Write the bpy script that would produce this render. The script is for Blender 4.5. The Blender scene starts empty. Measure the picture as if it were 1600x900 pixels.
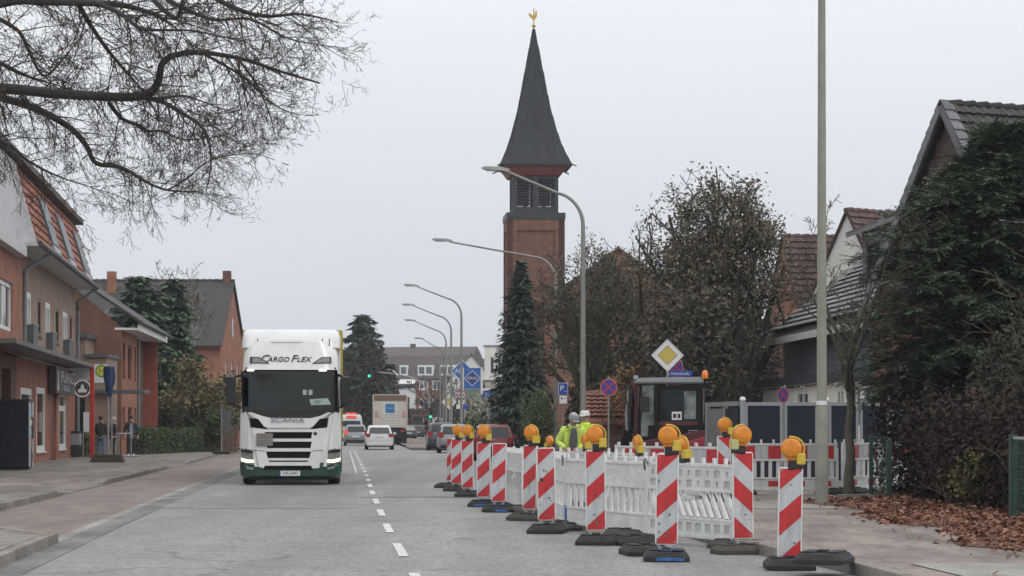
import bpy, bmesh, math, random
import numpy as np
from mathutils import Vector, Matrix
random.seed(7)
S = bpy.context.scene
C = S.collection
R = math.radians
F = 3600.0          # focal length in photograph pixels (1600 wide)
EYE = 1.48          # eye height of the camera
# ------------------------------------------------------------------ camera
cam_d = bpy.data.cameras.new('camera')
cam = bpy.data.objects.new('camera', cam_d)
C.objects.link(cam)
cam_d.sensor_width = 36
cam_d.lens = 36 * F / 1600
cam_d.shift_y = (664 - 450) / 1600
cam_d.clip_start = 0.5
cam_d.clip_end = 4000
cam.location = (0, 0, EYE)
cam.rotation_euler = (R(90), 0, 0)
S.camera = cam
# ------------------------------------------------------------------ world: overcast sky
world = bpy.data.worlds.new('World')
S.world = world
world.use_nodes = True
wt = world.node_tree
for n in list(wt.nodes):
    wt.nodes.remove(n)
def wn(t, **k):
    n = wt.nodes.new(t)
    for a, b in k.items():
        setattr(n, a, b)
    return n
SUN_EL, SUN_ROT = R(48), R(140)
sky = wn('ShaderNodeTexSky', sky_type='NISHITA')
sky.sun_disc = False
sky.sun_elevation = SUN_EL
sky.sun_rotation = SUN_ROT
sky.dust_density = 5
hs = wn('ShaderNodeHueSaturation')
hs.inputs['Saturation'].default_value = 0.25
wt.links.new(sky.outputs[0], hs.inputs['Color'])
tc = wn('ShaderNodeTexCoord')
sx = wn('ShaderNodeSeparateXYZ')
wt.links.new(tc.outputs['Generated'], sx.inputs[0])
ramp = wn('ShaderNodeValToRGB')
cr = ramp.color_ramp
cr.elements[0].position = 0.0
cr.elements[0].color = (0.585, 0.612, 0.655, 1)
cr.elements[1].position = 1.0
cr.elements[1].color = (1.0, 1.0, 1.0, 1)
e = cr.elements.new(0.09); e.color = (0.612, 0.638, 0.680, 1)
e = cr.elements.new(0.19); e.color = (0.725, 0.748, 0.785, 1)
e = cr.elements.new(0.45); e.color = (0.92, 0.93, 0.94, 1)
wt.links.new(sx.outputs['Z'], ramp.inputs[0])
cl = wn('ShaderNodeVectorMath', operation='SCALE')       # cloud layer brightness (background strength is 0.1)
cl.inputs['Scale'].default_value = 12.7
cn = wn('ShaderNodeTexNoise'); cn.inputs['Scale'].default_value = 2.2; cn.inputs['Detail'].default_value = 5
cm = wn('ShaderNodeMapping'); cm.inputs['Scale'].default_value = (1, 1, 3.5)
wt.links.new(tc.outputs['Generated'], cm.inputs[0]); wt.links.new(cm.outputs[0], cn.inputs['Vector'])
cq = wn('ShaderNodeMapRange'); cq.inputs['From Min'].default_value = 0.3; cq.inputs['From Max'].default_value = 0.7
cq.inputs['To Min'].default_value = 0.965; cq.inputs['To Max'].default_value = 1.035
wt.links.new(cn.outputs['Fac'], cq.inputs['Value'])
cv = wn('ShaderNodeVectorMath', operation='SCALE')
wt.links.new(ramp.outputs[0], cv.inputs[0]); wt.links.new(cq.outputs[0], cv.inputs['Scale'])
wt.links.new(cv.outputs[0], cl.inputs[0])
mixw = wn('ShaderNodeMix', data_type='RGBA')
mixw.inputs[0].default_value = 0.95
wt.links.new(hs.outputs[0], mixw.inputs[6])
wt.links.new(cl.outputs[0], mixw.inputs[7])
bg = wn('ShaderNodeBackground')
bg.inputs['Strength'].default_value = 0.1
wt.links.new(mixw.outputs[2], bg.inputs['Color'])
wo = wn('ShaderNodeOutputWorld')
wt.links.new(bg.outputs[0], wo.inputs[0])
# ------------------------------------------------------------------ sun (soft, behind cloud)
sl = bpy.data.lights.new('sun', 'SUN')
sl.energy = 0.8
sl.angle = R(25)
sl.color = (1, 0.96, 0.9)
so = bpy.data.objects.new('sun', sl)
C.objects.link(so)
so.rotation_euler = (R(90) - SUN_EL, 0, R(180) - SUN_ROT)
S.view_settings.view_transform = 'Standard'
S.view_settings.look = 'None'
S.view_settings.gamma = 1
S.view_settings.exposure = 0.0
S.view_settings.use_curve_mapping = False
# ------------------------------------------------------------------ materials
def srgb(r, g, b):
    f = lambda c: (c / 255 / 12.92) if c / 255 <= 0.04045 else ((c / 255 + 0.055) / 1.055) ** 2.4
    return (f(r), f(g), f(b))
MC = {}
def mat(name, col, rough=0.6, metal=0.0, var=0.12, scale=3.0, bump=0.0, bscale=60.0, spec=0.5, rnd=0.0, emit=0.0, hue=None, orand=0.0, fine=0.0, trans=0.0, coat=0.0, stretch=None):
    """plain surface: base colour with soft noise wear, optional per-island variation, optional relief"""
    if name in MC:
        return MC[name]
    m = bpy.data.materials.new(name)
    m.use_nodes = True
    t = m.node_tree
    b = t.nodes['Principled BSDF']
    b.inputs['Roughness'].default_value = rough
    b.inputs['Metallic'].default_value = metal
    b.inputs['Specular IOR Level'].default_value = spec
    if coat:
        b.inputs['Coat Weight'].default_value = coat
    if trans:
        b.inputs['Transmission Weight'].default_value = trans
    N = t.nodes.new
    L = t.links.new
    tcn = N('ShaderNodeTexCoord')
    no = N('ShaderNodeTexNoise')
    no.inputs['Scale'].default_value = scale
    no.inputs['Detail'].default_value = 6
    no.inputs['Roughness'].default_value = 0.62
    if stretch:
        mpn = N('ShaderNodeMapping'); mpn.inputs['Scale'].default_value = stretch
        L(tcn.outputs['Object'], mpn.inputs['Vector']); L(mpn.outputs[0], no.inputs['Vector'])
    else:
        L(tcn.outputs['Object'], no.inputs['Vector'])
    mr = N('ShaderNodeMapRange')
    mr.inputs['From Min'].default_value = 0.3
    mr.inputs['From Max'].default_value = 0.7
    mr.inputs['To Min'].default_value = 1 - var
    mr.inputs['To Max'].default_value = 1 + var
    L(no.outputs['Fac'], mr.inputs['Value'])
    val = mr.outputs[0]
    def mul(a, bsock):
        q = N('ShaderNodeMath'); q.operation = 'MULTIPLY'
        L(a, q.inputs[0]); L(bsock, q.inputs[1])
        return q.outputs[0]
    if fine:
        n2 = N('ShaderNodeTexNoise'); n2.inputs['Scale'].default_value = bscale; n2.inputs['Detail'].default_value = 2
        L(tcn.outputs['Object'], n2.inputs['Vector'])
        m2 = N('ShaderNodeMapRange'); m2.inputs['From Min'].default_value = 0.3; m2.inputs['From Max'].default_value = 0.7
        m2.inputs['To Min'].default_value = 1 - fine; m2.inputs['To Max'].default_value = 1 + fine
        L(n2.outputs['Fac'], m2.inputs['Value'])
        val = mul(val, m2.outputs[0])
    base = None
    if rnd or orand:
        if rnd:
            g = N('ShaderNodeNewGeometry'); src = g.outputs['Random Per Island']; amt = rnd
        else:
            g = N('ShaderNodeObjectInfo'); src = g.outputs['Random']; amt = orand
        m3 = N('ShaderNodeMapRange'); m3.inputs['To Min'].default_value = 1 - amt; m3.inputs['To Max'].default_value = 1 + amt
        L(src, m3.inputs['Value'])
        val = mul(val, m3.outputs[0])
        if hue:
            mx = N('ShaderNodeMix'); mx.data_type = 'RGBA'
            mx.inputs[6].default_value = (*col, 1); mx.inputs[7].default_value = (*hue, 1)
            w = N('ShaderNodeTexWhiteNoise'); w.noise_dimensions = '1D'
            L(src, w.inputs['W']); L(w.outputs['Value'], mx.inputs[0])
            base = mx.outputs[2]
    sc = N('ShaderNodeVectorMath'); sc.operation = 'SCALE'
    if base:
        L(base, sc.inputs[0])
    else:
        sc.inputs[0].default_value = col
    L(val, sc.inputs['Scale'])
    L(sc.outputs[0], b.inputs['Base Color'])
    if emit:
        b.inputs['Emission Color'].default_value = (*col, 1)
        b.inputs['Emission Strength'].default_value = emit
    if bump:
        n4 = N('ShaderNodeTexNoise'); n4.inputs['Scale'].default_value = bscale; n4.inputs['Detail'].default_value = 4
        L(tcn.outputs['Object'], n4.inputs['Vector'])
        bp = N('ShaderNodeBump'); bp.inputs['Strength'].default_value = bump; bp.inputs['Distance'].default_value = 0.02
        L(n4.outputs['Fac'], bp.inputs['Height']); L(bp.outputs[0], b.inputs['Normal'])
    MC[name] = m
    return m

def brickmat(name, c1, c2, mortar, bw=0.25, bh=0.075, rough=0.85, off=0.5, ms=0.012, bump=0.5, var=0.22):
    """coursed masonry for far walls; u = x+y so it runs along either wall direction"""
    if name in MC:
        return MC[name]
    m = bpy.data.materials.new(name); m.use_nodes = True
    t = m.node_tree; N = t.nodes.new; L = t.links.new
    b = t.nodes['Principled BSDF']; b.inputs['Roughness'].default_value = rough
    b.inputs['Specular IOR Level'].default_value = 0.25
    tcn = N('ShaderNodeTexCoord'); sp = N('ShaderNodeSeparateXYZ'); L(tcn.outputs['Object'], sp.inputs[0])
    ad = N('ShaderNodeMath'); L(sp.outputs['X'], ad.inputs[0]); L(sp.outputs['Y'], ad.inputs[1])
    cb = N('ShaderNodeCombineXYZ'); L(ad.outputs[0], cb.inputs['X']); L(sp.outputs['Z'], cb.inputs['Y'])
    br = N('ShaderNodeTexBrick'); L(cb.outputs[0], br.inputs['Vector'])
    br.offset = off
    br.inputs['Scale'].default_value = 1.0
    br.inputs['Brick Width'].default_value = bw; br.inputs['Row Height'].default_value = bh
    br.inputs['Mortar Size'].default_value = ms; br.inputs['Mortar Smooth'].default_value = 0.3
    br.inputs['Color1'].default_value = (*c1, 1); br.inputs['Color2'].default_value = (*c2, 1)
    br.inputs['Mortar'].default_value = (*mortar, 1)
    no = N('ShaderNodeTexNoise'); no.inputs['Scale'].default_value = 1.3; no.inputs['Detail'].default_value = 7
    L(tcn.outputs['Object'], no.inputs['Vector'])
    mr = N('ShaderNodeMapRange'); mr.inputs['From Min'].default_value = 0.3; mr.inputs['From Max'].default_value = 0.7
    mr.inputs['To Min'].default_value = 1 - var; mr.inputs['To Max'].default_value = 1 + var
    L(no.outputs['Fac'], mr.inputs['Value'])
    sc = N('ShaderNodeVectorMath'); sc.operation = 'SCALE'
    L(br.outputs['Color'], sc.inputs[0]); L(mr.outputs[0], sc.inputs['Scale']); L(sc.outputs[0], b.inputs['Base Color'])
    bp = N('ShaderNodeBump'); bp.inputs['Strength'].default_value = bump; bp.inputs['Distance'].default_value = 0.01; bp.invert = True
    L(br.outputs['Fac'], bp.inputs['Height']); L(bp.outputs[0], b.inputs['Normal'])
    MC[name] = m
    return m

def groundmat(name, col, col2, fine=0.25, rough=0.75, patch=0.25, crack=0.0, spec=0.4, fscale=90, joints=None, tracks=0.0):
    """road and pavement surfaces: aggregate grain, worn patches, hairline cracks"""
    if name in MC:
        return MC[name]
    m = bpy.data.materials.new(name); m.use_nodes = True
    t = m.node_tree; N = t.nodes.new; L = t.links.new
    b = t.nodes['Principled BSDF']; b.inputs['Roughness'].default_value = rough
    b.inputs['Specular IOR Level'].default_value = spec
    tcn = N('ShaderNodeTexCoord')
    mp = N('ShaderNodeMapping'); mp.inputs['Scale'].default_value = (1, 0.35, 1)
    L(tcn.outputs['Object'], mp.inputs['Vector'])
    n1 = N('ShaderNodeTexNoise'); n1.inputs['Scale'].default_value = 0.35; n1.inputs['Detail'].default_value = 8; n1.inputs['Roughness'].default_value = 0.65
    L(mp.outputs[0], n1.inputs['Vector'])
    m1 = N('ShaderNodeMapRange'); m1.inputs['From Min'].default_value = 0.35; m1.inputs['From Max'].default_value = 0.65
    L(n1.outputs['Fac'], m1.inputs['Value'])
    mx = N('ShaderNodeMix'); mx.data_type = 'RGBA'
    mx.inputs[6].default_value = (*col, 1); mx.inputs[7].default_value = (*col2, 1)
    L(m1.outputs[0], mx.inputs[0])
    mpf = N('ShaderNodeMapping'); mpf.inputs['Scale'].default_value = (1, 0.22, 1)
    L(tcn.outputs['Object'], mpf.inputs['Vector'])
    n2 = N('ShaderNodeTexNoise'); n2.inputs['Scale'].default_value = fscale * 0.22; n2.inputs['Detail'].default_value = 5; n2.inputs['Roughness'].default_value = 0.8
    L(mpf.outputs[0], n2.inputs['Vector'])
    m2 = N('ShaderNodeMapRange'); m2.inputs['From Min'].default_value = 0.32; m2.inputs['From Max'].default_value = 0.68
    m2.inputs['To Min'].default_value = 1 - fine; m2.inputs['To Max'].default_value = 1 + fine
    L(n2.outputs['Fac'], m2.inputs['Value'])
    n3 = N('ShaderNodeTexNoise'); n3.inputs['Scale'].default_value = 1.7; n3.inputs['Detail'].default_value = 6
    L(mp.outputs[0], n3.inputs['Vector'])
    m3 = N('ShaderNodeMapRange'); m3.inputs['From Min'].default_value = 0.35; m3.inputs['From Max'].default_value = 0.65
    m3.inputs['To Min'].default_value = 1 - patch; m3.inputs['To Max'].default_value = 1 + patch * 0.6
    L(n3.outputs['Fac'], m3.inputs['Value'])
    q = N('ShaderNodeMath'); q.operation = 'MULTIPLY'; L(m2.outputs[0], q.inputs[0]); L(m3.outputs[0], q.inputs[1])
    val = q.outputs[0]
    if crack:
        vo = N('ShaderNodeTexVoronoi'); vo.feature = 'DISTANCE_TO_EDGE'; vo.inputs['Scale'].default_value = 0.16
        nd = N('ShaderNodeTexNoise'); nd.inputs['Scale'].default_value = 0.8; nd.inputs['Detail'].default_value = 6
        L(tcn.outputs['Object'], nd.inputs['Vector'])
        va = N('ShaderNodeVectorMath'); va.operation = 'MULTIPLY_ADD'
        va.inputs[1].default_value = (2.2, 2.2, 0)
        L(nd.outputs['Color'], va.inputs[0]); L(tcn.outputs['Object'], va.inputs[2]); L(va.outputs[0], vo.inputs['Vector'])
        mc = N('ShaderNodeMapRange'); mc.inputs['From Min'].default_value = 0.0; mc.inputs['From Max'].default_value = 0.006
        mc.inputs['To Min'].default_value = 1 - crack; mc.inputs['To Max'].default_value = 1.0
        L(vo.outputs['Distance'], mc.inputs['Value'])
        q2 = N('ShaderNodeMath'); q2.operation = 'MULTIPLY'; L(val, q2.inputs[0]); L(mc.outputs[0], q2.inputs[1])
        val = q2.outputs[0]
    if tracks:   # lengthwise wear: paler wheel paths and darker oil line, following the lane
        mt = N('ShaderNodeMapping'); mt.inputs['Rotation'].default_value = (0, 0, R(-4.3)); mt.inputs['Scale'].default_value = (1.1, 0.02, 1)
        L(tcn.outputs['Object'], mt.inputs['Vector'])
        nt = N('ShaderNodeTexNoise'); nt.inputs['Scale'].default_value = 1.0; nt.inputs['Detail'].default_value = 3; L(mt.outputs[0], nt.inputs['Vector'])
        mm = N('ShaderNodeMapRange'); mm.inputs['From Min'].default_value = 0.35; mm.inputs['From Max'].default_value = 0.65
        mm.inputs['To Min'].default_value = 1 - tracks; mm.inputs['To Max'].default_value = 1 + tracks
        L(nt.outputs['Fac'], mm.inputs['Value'])
        qt = N('ShaderNodeMath'); qt.operation = 'MULTIPLY'; L(val, qt.inputs[0]); L(mm.outputs[0], qt.inputs[1]); val = qt.outputs[0]
    if joints:
        br = N('ShaderNodeTexBrick'); br.inputs['Scale'].default_value = 1.0
        br.inputs['Brick Width'].default_value = joints[0]; br.inputs['Row Height'].default_value = joints[1]
        br.inputs['Mortar Size'].default_value = 0.014; br.inputs['Mortar Smooth'].default_value = 0.4
        br.inputs['Color1'].default_value = (1.04, 1.04, 1.04, 1); br.inputs['Color2'].default_value = (0.96, 0.96, 0.96, 1); br.inputs['Mortar'].default_value = (0.72, 0.72, 0.72, 1)
        mj = N('ShaderNodeMapping'); mj.inputs['Rotation'].default_value = (0, 0, R(4.3)); L(tcn.outputs['Object'], mj.inputs['Vector'])
        L(mj.outputs[0], br.inputs['Vector'])
        q3 = N('ShaderNodeMath'); q3.operation = 'MULTIPLY'; L(val, q3.inputs[0]); L(br.outputs['Color'], q3.inputs[1])
        val = q3.outputs[0]
    sc = N('ShaderNodeVectorMath'); sc.operation = 'SCALE'
    L(mx.outputs[2], sc.inputs[0]); L(val, sc.inputs['Scale']); L(sc.outputs[0], b.inputs['Base Color'])
    bp = N('ShaderNodeBump'); bp.inputs['Strength'].default_value = 0.35; bp.inputs['Distance'].default_value = 0.01
    L(n2.outputs['Fac'], bp.inputs['Height']); L(bp.outputs[0], b.inputs['Normal'])
    MC[name] = m
    return m
# ------------------------------------------------------------------ mesh building
class MB:
    def __init__(s):
        s.v = []; s.f = []
    def poly(s, pts):
        n = len(s.v); s.v += [tuple(p) for p in pts]; s.f.append(tuple(range(n, n + len(pts)))); return s
    def quad(s, a, b, c, d):
        return s.poly((a, b, c, d))
    def box(s, x0, x1, y0, y1, z0, z1):
        n = len(s.v)
        s.v += [(x0, y0, z0), (x1, y0, z0), (x1, y1, z0), (x0, y1, z0), (x0, y0, z1), (x1, y0, z1), (x1, y1, z1), (x0, y1, z1)]
        for q in ((0, 3, 2, 1), (4, 5, 6, 7), (0, 1, 5, 4), (1, 2, 6, 5), (2, 3, 7, 6), (3, 0, 4, 7)):
            s.f.append(tuple(n + i for i in q))
        return s
    def bar(s, p, q, w, h, up=(0, 0, 1)):
        """rectangular bar from p to q, w across, h along up"""
        p = Vector(p); q = Vector(q); d = (q - p).normalized(); u = Vector(up)
        a = d.cross(u)
        if a.length < 1e-4:
            a = d.cross(Vector((0, 1, 0)))
        a.normalize(); u = a.cross(d)
        n = len(s.v)
        for c in (p, q):
            for i, j in ((-1, -1), (1, -1), (1, 1), (-1, 1)):
                s.v.append(tuple(c + a * (i * w / 2) + u * (j * h / 2)))
        for k in ((3, 2, 1, 0), (4, 5, 6, 7), (0, 1, 5, 4), (1, 2, 6, 5), (2, 3, 7, 6), (3, 0, 4, 7)):
            s.f.append(tuple(n + i for i in k))
        return s
    def prism(s, poly, a, b, plane='xz'):
        """extrude a 2D polygon; plane xz -> along y, xy -> along z, yz -> along x"""
        n = len(s.v); k = len(poly)
        def P(u, v, w):
            return (u, w, v) if plane == 'xz' else ((u, v, w) if plane == 'xy' else (w, u, v))
        s.v += [P(u, v, a) for u, v in poly] + [P(u, v, b) for u, v in poly]
        s.f.append(tuple(n + i for i in range(k))); s.f.append(tuple(n + k + i for i in reversed(range(k))))
        for i in range(k):
            j = (i + 1) % k
            s.f.append((n + j, n + i, n + k + i, n + k + j))
        return s
    def tube(s, pts, r, n=8, cap=True):
        pts = [Vector(p) for p in pts]
        if not hasattr(r, '__len__'):
            r = [r] * len(pts)
        base = len(s.v); a0 = None
        for i, p in enumerate(pts):
            d = (pts[min(i + 1, len(pts) - 1)] - pts[max(i - 1, 0)]).normalized()
            if a0 is None:
                a0 = d.orthogonal().normalized()
            a0 = (a0 - d * a0.dot(d))
            a0 = a0.normalized() if a0.length > 1e-6 else d.orthogonal().normalized()
            b0 = d.cross(a0)
            for k in range(n):
                t = 2 * math.pi * k / n
                s.v.append(tuple(p + (a0 * math.cos(t) + b0 * math.sin(t)) * r[i]))
        for i in range(len(pts) - 1):
            for k in range(n):
                k2 = (k + 1) % n
                s.f.append((base + i * n + k, base + i * n + k2, base + (i + 1) * n + k2, base + (i + 1) * n + k))
        if cap:
            s.f.append(tuple(base + k for k in reversed(range(n))))
            s.f.append(tuple(base + (len(pts) - 1) * n + k for k in range(n)))
        return s
    def lathe(s, prof, c=(0, 0, 0), n=16, axis='z'):
        """profile of (radius, height) turned about an axis"""
        base = len(s.v); cx, cy, cz = c
        for r, h in prof:
            for k in range(n):
                t = 2 * math.pi * k / n
                u, w = r * math.cos(t), r * math.sin(t)
                s.v.append((cx + u, cy + w, cz + h) if axis == 'z' else ((cx + u, cy + h, cz + w) if axis == 'y' else (cx + h, cy + u, cz + w)))
        for i in range(len(prof) - 1):
            for k in range(n):
                k2 = (k + 1) % n
                s.f.append((base + i * n + k, base + i * n + k2, base + (i + 1) * n + k2, base + (i + 1) * n + k))
        s.f.append(tuple(base + k for k in reversed(range(n))))
        s.f.append(tuple(base + (len(prof) - 1) * n + k for k in range(n)))
        return s
    def sphere(s, c, r, n=12, m=8, sc=(1, 1, 1)):
        prof = [(max(1e-3, math.sin(math.pi * i / m)), -math.cos(math.pi * i / m)) for i in range(m + 1)]
        b = len(s.v); s.lathe(prof, (0, 0, 0), n)
        s.v[b:] = [(c[0] + x * r * sc[0], c[1] + y * r * sc[1], c[2] + z * r * sc[2]) for x, y, z in s.v[b:]]
        return s
    def loft(s, secs, cap=True):
        base = len(s.v); n = len(secs[0])
        for q in secs:
            s.v += [tuple(p) for p in q]
        for i in range(len(secs) - 1):
            for k in range(n):
                k2 = (k + 1) % n
                s.f.append((base + i * n + k, base + i * n + k2, base + (i + 1) * n + k2, base + (i + 1) * n + k))
        if cap:
            s.f.append(tuple(base + k for k in reversed(range(n))))
            s.f.append(tuple(base + (len(secs) - 1) * n + k for k in range(n)))
        return s
    def xf(s, M):
        s.v = [tuple(M @ Vector(p)) for p in s.v]; return s
    def add(s, o):
        n = len(s.v); s.v += o.v; s.f += [tuple(i + n for i in f) for f in o.f]; return s
    def mesh(s, name, m=None, smooth=False, bevel=0.0):
        me = bpy.data.meshes.new(name)
        me.from_pydata(s.v, [], s.f)
        bm = bmesh.new(); bm.from_mesh(me)
        bmesh.ops.recalc_face_normals(bm, faces=bm.faces)
        if bevel:
            ed = [e for e in bm.edges if len(e.link_faces) == 2 and e.calc_face_angle(0) > 0.5]
            bmesh.ops.bevel(bm, geom=ed, offset=bevel, segments=2, profile=0.6, affect='EDGES', clamp_overlap=True)
        bm.to_mesh(me); bm.free()
        if smooth:
            me.polygons.foreach_set('use_smooth', [True] * len(me.polygons))
            try:
                me.set_sharp_from_angle(angle=R(38))
            except Exception:
                pass
        if m:
            me.materials.append(m)
        me.update()
        return me

def link(name, me, parent=None, loc=None, rotz=None):
    o = bpy.data.objects.new(name, me); C.objects.link(o)
    if parent:
        o.parent = parent
    if loc is not None:
        o.location = loc
    if rotz is not None:
        o.rotation_euler = (0, 0, rotz)
    return o
def part(name, mb, m, parent, smooth=False, bevel=0.0, label=None, loc=None, rotz=None):
    o = link(name, mb.mesh(name, m, smooth, bevel), parent, loc, rotz)
    if label:
        o['label'] = label
    return o
def tag(o, label=None, cat=None, group=None, kind=None):
    if label: o['label'] = label
    if cat: o['category'] = cat
    if group: o['group'] = group
    if kind: o['kind'] = kind
    return o
def thing(name, label, cat, loc=(0, 0, 0), rotz=0.0, group=None):
    o = bpy.data.objects.new(name, None); C.objects.link(o)
    o.empty_display_size = 0.2
    o.location = loc; o.rotation_euler = (0, 0, rotz)
    return tag(o, label, cat, group)
def struct(name, mb, m, parent=None, smooth=False, bevel=0.0):
    o = part(name, mb, m, parent, smooth, bevel)
    if not parent:
        o['kind'] = 'structure'
    return o
def copy_tree(o, parent=None):
    c = o.copy(); C.objects.link(c)
    if parent:
        c.parent = parent
    for ch in list(o.children):
        copy_tree(ch, c)
    return c
def fastmesh(name, V, faces_per, m, smooth=False):
    """V: (N,k,3) array of separate k-gons"""
    V = np.asarray(V, dtype=np.float32); n, k, _ = V.shape
    me = bpy.data.meshes.new(name)
    me.vertices.add(n * k); me.vertices.foreach_set('co', V.reshape(-1))
    me.loops.add(n * k); me.loops.foreach_set('vertex_index', np.arange(n * k, dtype=np.int32))
    me.polygons.add(n)
    me.polygons.foreach_set('loop_start', np.arange(0, n * k, k, dtype=np.int32))
    me.polygons.foreach_set('loop_total', np.full(n, k, dtype=np.int32))
    me.update(calc_edges=True)
    me.validate()
    if m:
        me.materials.append(m)
    return me
_font_cache = {}
def text(name, s, size, m, parent, loc, rot=(R(90), 0, 0), align='CENTER', shear=0.0, ext=0.004, sx=1.0, sz=1.0):
    cu = bpy.data.curves.new(name, 'FONT')
    cu.body = s; cu.size = size; cu.align_x = align; cu.align_y = 'CENTER'; cu.shear = shear; cu.extrude = ext
    cu.resolution_u = 3
    t = bpy.data.objects.new(name, cu); C.objects.link(t)
    dg = bpy.context.evaluated_depsgraph_get()
    me = bpy.data.meshes.new_from_object(t.evaluated_get(dg))
    bpy.data.objects.remove(t); bpy.data.curves.remove(cu)
    me.materials.clear(); me.materials.append(m)
    o = link(name, me, parent)
    o.location = loc; o.rotation_euler = rot; o.scale = (sx, sz, 1)
    return o
def PX(px, s):
    """ground position of photo column px at scale s (pixels per metre)"""
    return ((px - 800) / s, F / s)
def ZY(py, s):
    return EYE - (py - 664) / s
# openings in a wall: wall lies in the local xz plane, outside is -y
def wall_mb(x0, x1, z0, z1, ops, depth=0.15, thick=0.3):
    mb = MB()
    xs = sorted({x0, x1, *[o[0] for o in ops], *[o[1] for o in ops]})
    zs = sorted({z0, z1, *[o[2] for o in ops], *[o[3] for o in ops]})
    for i in range(len(xs) - 1):
        for j in range(len(zs) - 1):
            cx, cz = (xs[i] + xs[i + 1]) / 2, (zs[j] + zs[j + 1]) / 2
            if any(o[0] < cx < o[1] and o[2] < cz < o[3] for o in ops):
                continue
            mb.quad((xs[i], 0, zs[j]), (xs[i + 1], 0, zs[j]), (xs[i + 1], 0, zs[j + 1]), (xs[i], 0, zs[j + 1]))
    for a, b, c, d in ops:
        mb.quad((a, 0, c), (a, depth, c), (a, depth, d), (a, 0, d))
        mb.quad((b, 0, c), (b, 0, d), (b, depth, d), (b, depth, c))
        mb.quad((a, 0, c), (b, 0, c), (b, depth, c), (a, depth, c))
        mb.quad((a, 0, d), (a, depth, d), (b, depth, d), (b, 0, d))
    mb.quad((x0, thick, z0), (x0, thick, z1), (x1, thick, z1), (x1, thick, z0))
    mb.quad((x0, 0, z0), (x0, 0, z1), (x0, thick, z1), (x0, thick, z0))
    mb.quad((x1, 0, z0), (x1, thick, z0), (x1, thick, z1), (x1, 0, z1))
    mb.quad((x0, 0, z1), (x1, 0, z1), (x1, thick, z1), (x0, thick, z1))
    return mb
def window(parent, x0, x1, z0, z1, fm, gm, depth=0.1, loc=(0, 0, 0), rotz=0.0, mull=1, trans=0, fw=0.06, sill=None):
    """frame mesh (part) with a pane (sub-part) set into an opening"""
    mb = MB(); y0, y1 = depth - 0.03, depth + 0.04
    mb.box(x0, x0 + fw, y0, y1, z0, z1); mb.box(x1 - fw, x1, y0, y1, z0, z1)
    mb.box(x0 + fw, x1 - fw, y0, y1, z0, z0 + fw); mb.box(x0 + fw, x1 - fw, y0, y1, z1 - fw, z1)
    for k in range(1, mull + 1):
        xm = x0 + (x1 - x0) * k / (mull + 1)
        mb.box(xm - fw / 2, xm + fw / 2, y0 + 0.005, y1, z0 + fw, z1 - fw)
    for k in range(1, trans + 1):
        zm = z1 - (z1 - z0) * 0.3 * k
        mb.box(x0 + fw, x1 - fw, y0 + 0.008, y1, zm - fw / 2, zm + fw / 2)
    w = part('window', mb, fm, parent, loc=loc, rotz=rotz)
    pn = MB().box(x0 + fw * 0.5, x1 - fw * 0.5, depth + 0.012, depth + 0.035, z0 + fw * 0.5, z1 - fw * 0.5)
    part('pane', pn, gm, w)
    if sill:
        part('sill', MB().box(x0 - 0.06, x1 + 0.06, -0.06, depth - 0.035, z0 - 0.05, z0 - 0.003), sill, w)
    return w
# common materials
WHITE = mat('white_paint', (0.72, 0.73, 0.73), 0.4, var=0.05)
PLWHITE = mat('worn_white_plastic', (0.64, 0.65, 0.65), 0.5, var=0.15, scale=5, fine=0.08, bscale=45)
GLASS = mat('dark_glass', (0.02, 0.025, 0.03), 0.06, var=0.3, scale=1.2, spec=0.6)
GLASSG = mat('grey_glass', (0.09, 0.12, 0.14), 0.08, var=0.5, scale=1.5, spec=0.6)
RUBBER = mat('recycled_rubber', (0.022, 0.023, 0.025), 0.8, var=0.3, scale=14, bump=0.4, bscale=90, fine=0.3)
RUBBROWN = mat('dusty_rubber', (0.06, 0.055, 0.048), 0.85, var=0.3, scale=12, bump=0.4, bscale=90, fine=0.3)
BLACK = mat('black_plastic', (0.015, 0.015, 0.017), 0.45, var=0.2)
STEEL = mat('galvanised_steel', (0.30, 0.31, 0.31), 0.5, 0.55, var=0.18, scale=6)
CONC = mat('weathered_concrete_post', (0.27, 0.27, 0.225), 0.85, var=0.16, scale=2.0, bump=0.15, bscale=70, fine=0.12)
# ================================================================== setting: ground, road, kerbs
CLP = [(-40, 4.1), (0, 0.85), (23, -0.985), (33, -1.78), (50, -3.03), (66, -4.15), (137, -9.4), (200, -14.0), (420, -30.5)]
def lerp(tab, x):
    for (a, b), (c, d) in zip(tab, tab[1:]):
        if x <= c:
            return b + (d - b) * (x - a) / (c - a)
    return tab[-1][1]
def Xc(d): return lerp(CLP, d)
def Xl(d): return Xc(d) - 4.25
RK = [(-40, 4.35), (23.5, 4.35), (28, 3.9), (60, 3.9), (62, 5.9), (132, 5.9), (136, 3.4), (420, 3.4)]
def Xr(d): return Xc(d) + lerp(RK, d)
BAY = [(-40, 0), (28.4, 0), (34, 2.28), (90, 2.28), (140, 2.6), (150, 0.2), (420, 0.2)]
def Xk(d): return Xl(d) - lerp(BAY, d)
M_ASPH = groundmat('grey_asphalt', (0.190, 0.191, 0.187), (0.232, 0.231, 0.225), fine=0.36, rough=0.62, patch=0.10, crack=0.45, fscale=60, tracks=.11)
M_ASPH2 = groundmat('darker_asphalt', (0.162, 0.163, 0.161), (0.20, 0.199, 0.195), fine=0.3, rough=0.6, patch=0.14, crack=0.4, fscale=60, tracks=.10)
M_BAY = groundmat('reddish_asphalt', (0.172, 0.140, 0.124), (0.222, 0.184, 0.164), fine=0.25, rough=0.75, patch=0.22, crack=0.2, fscale=60)
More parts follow.
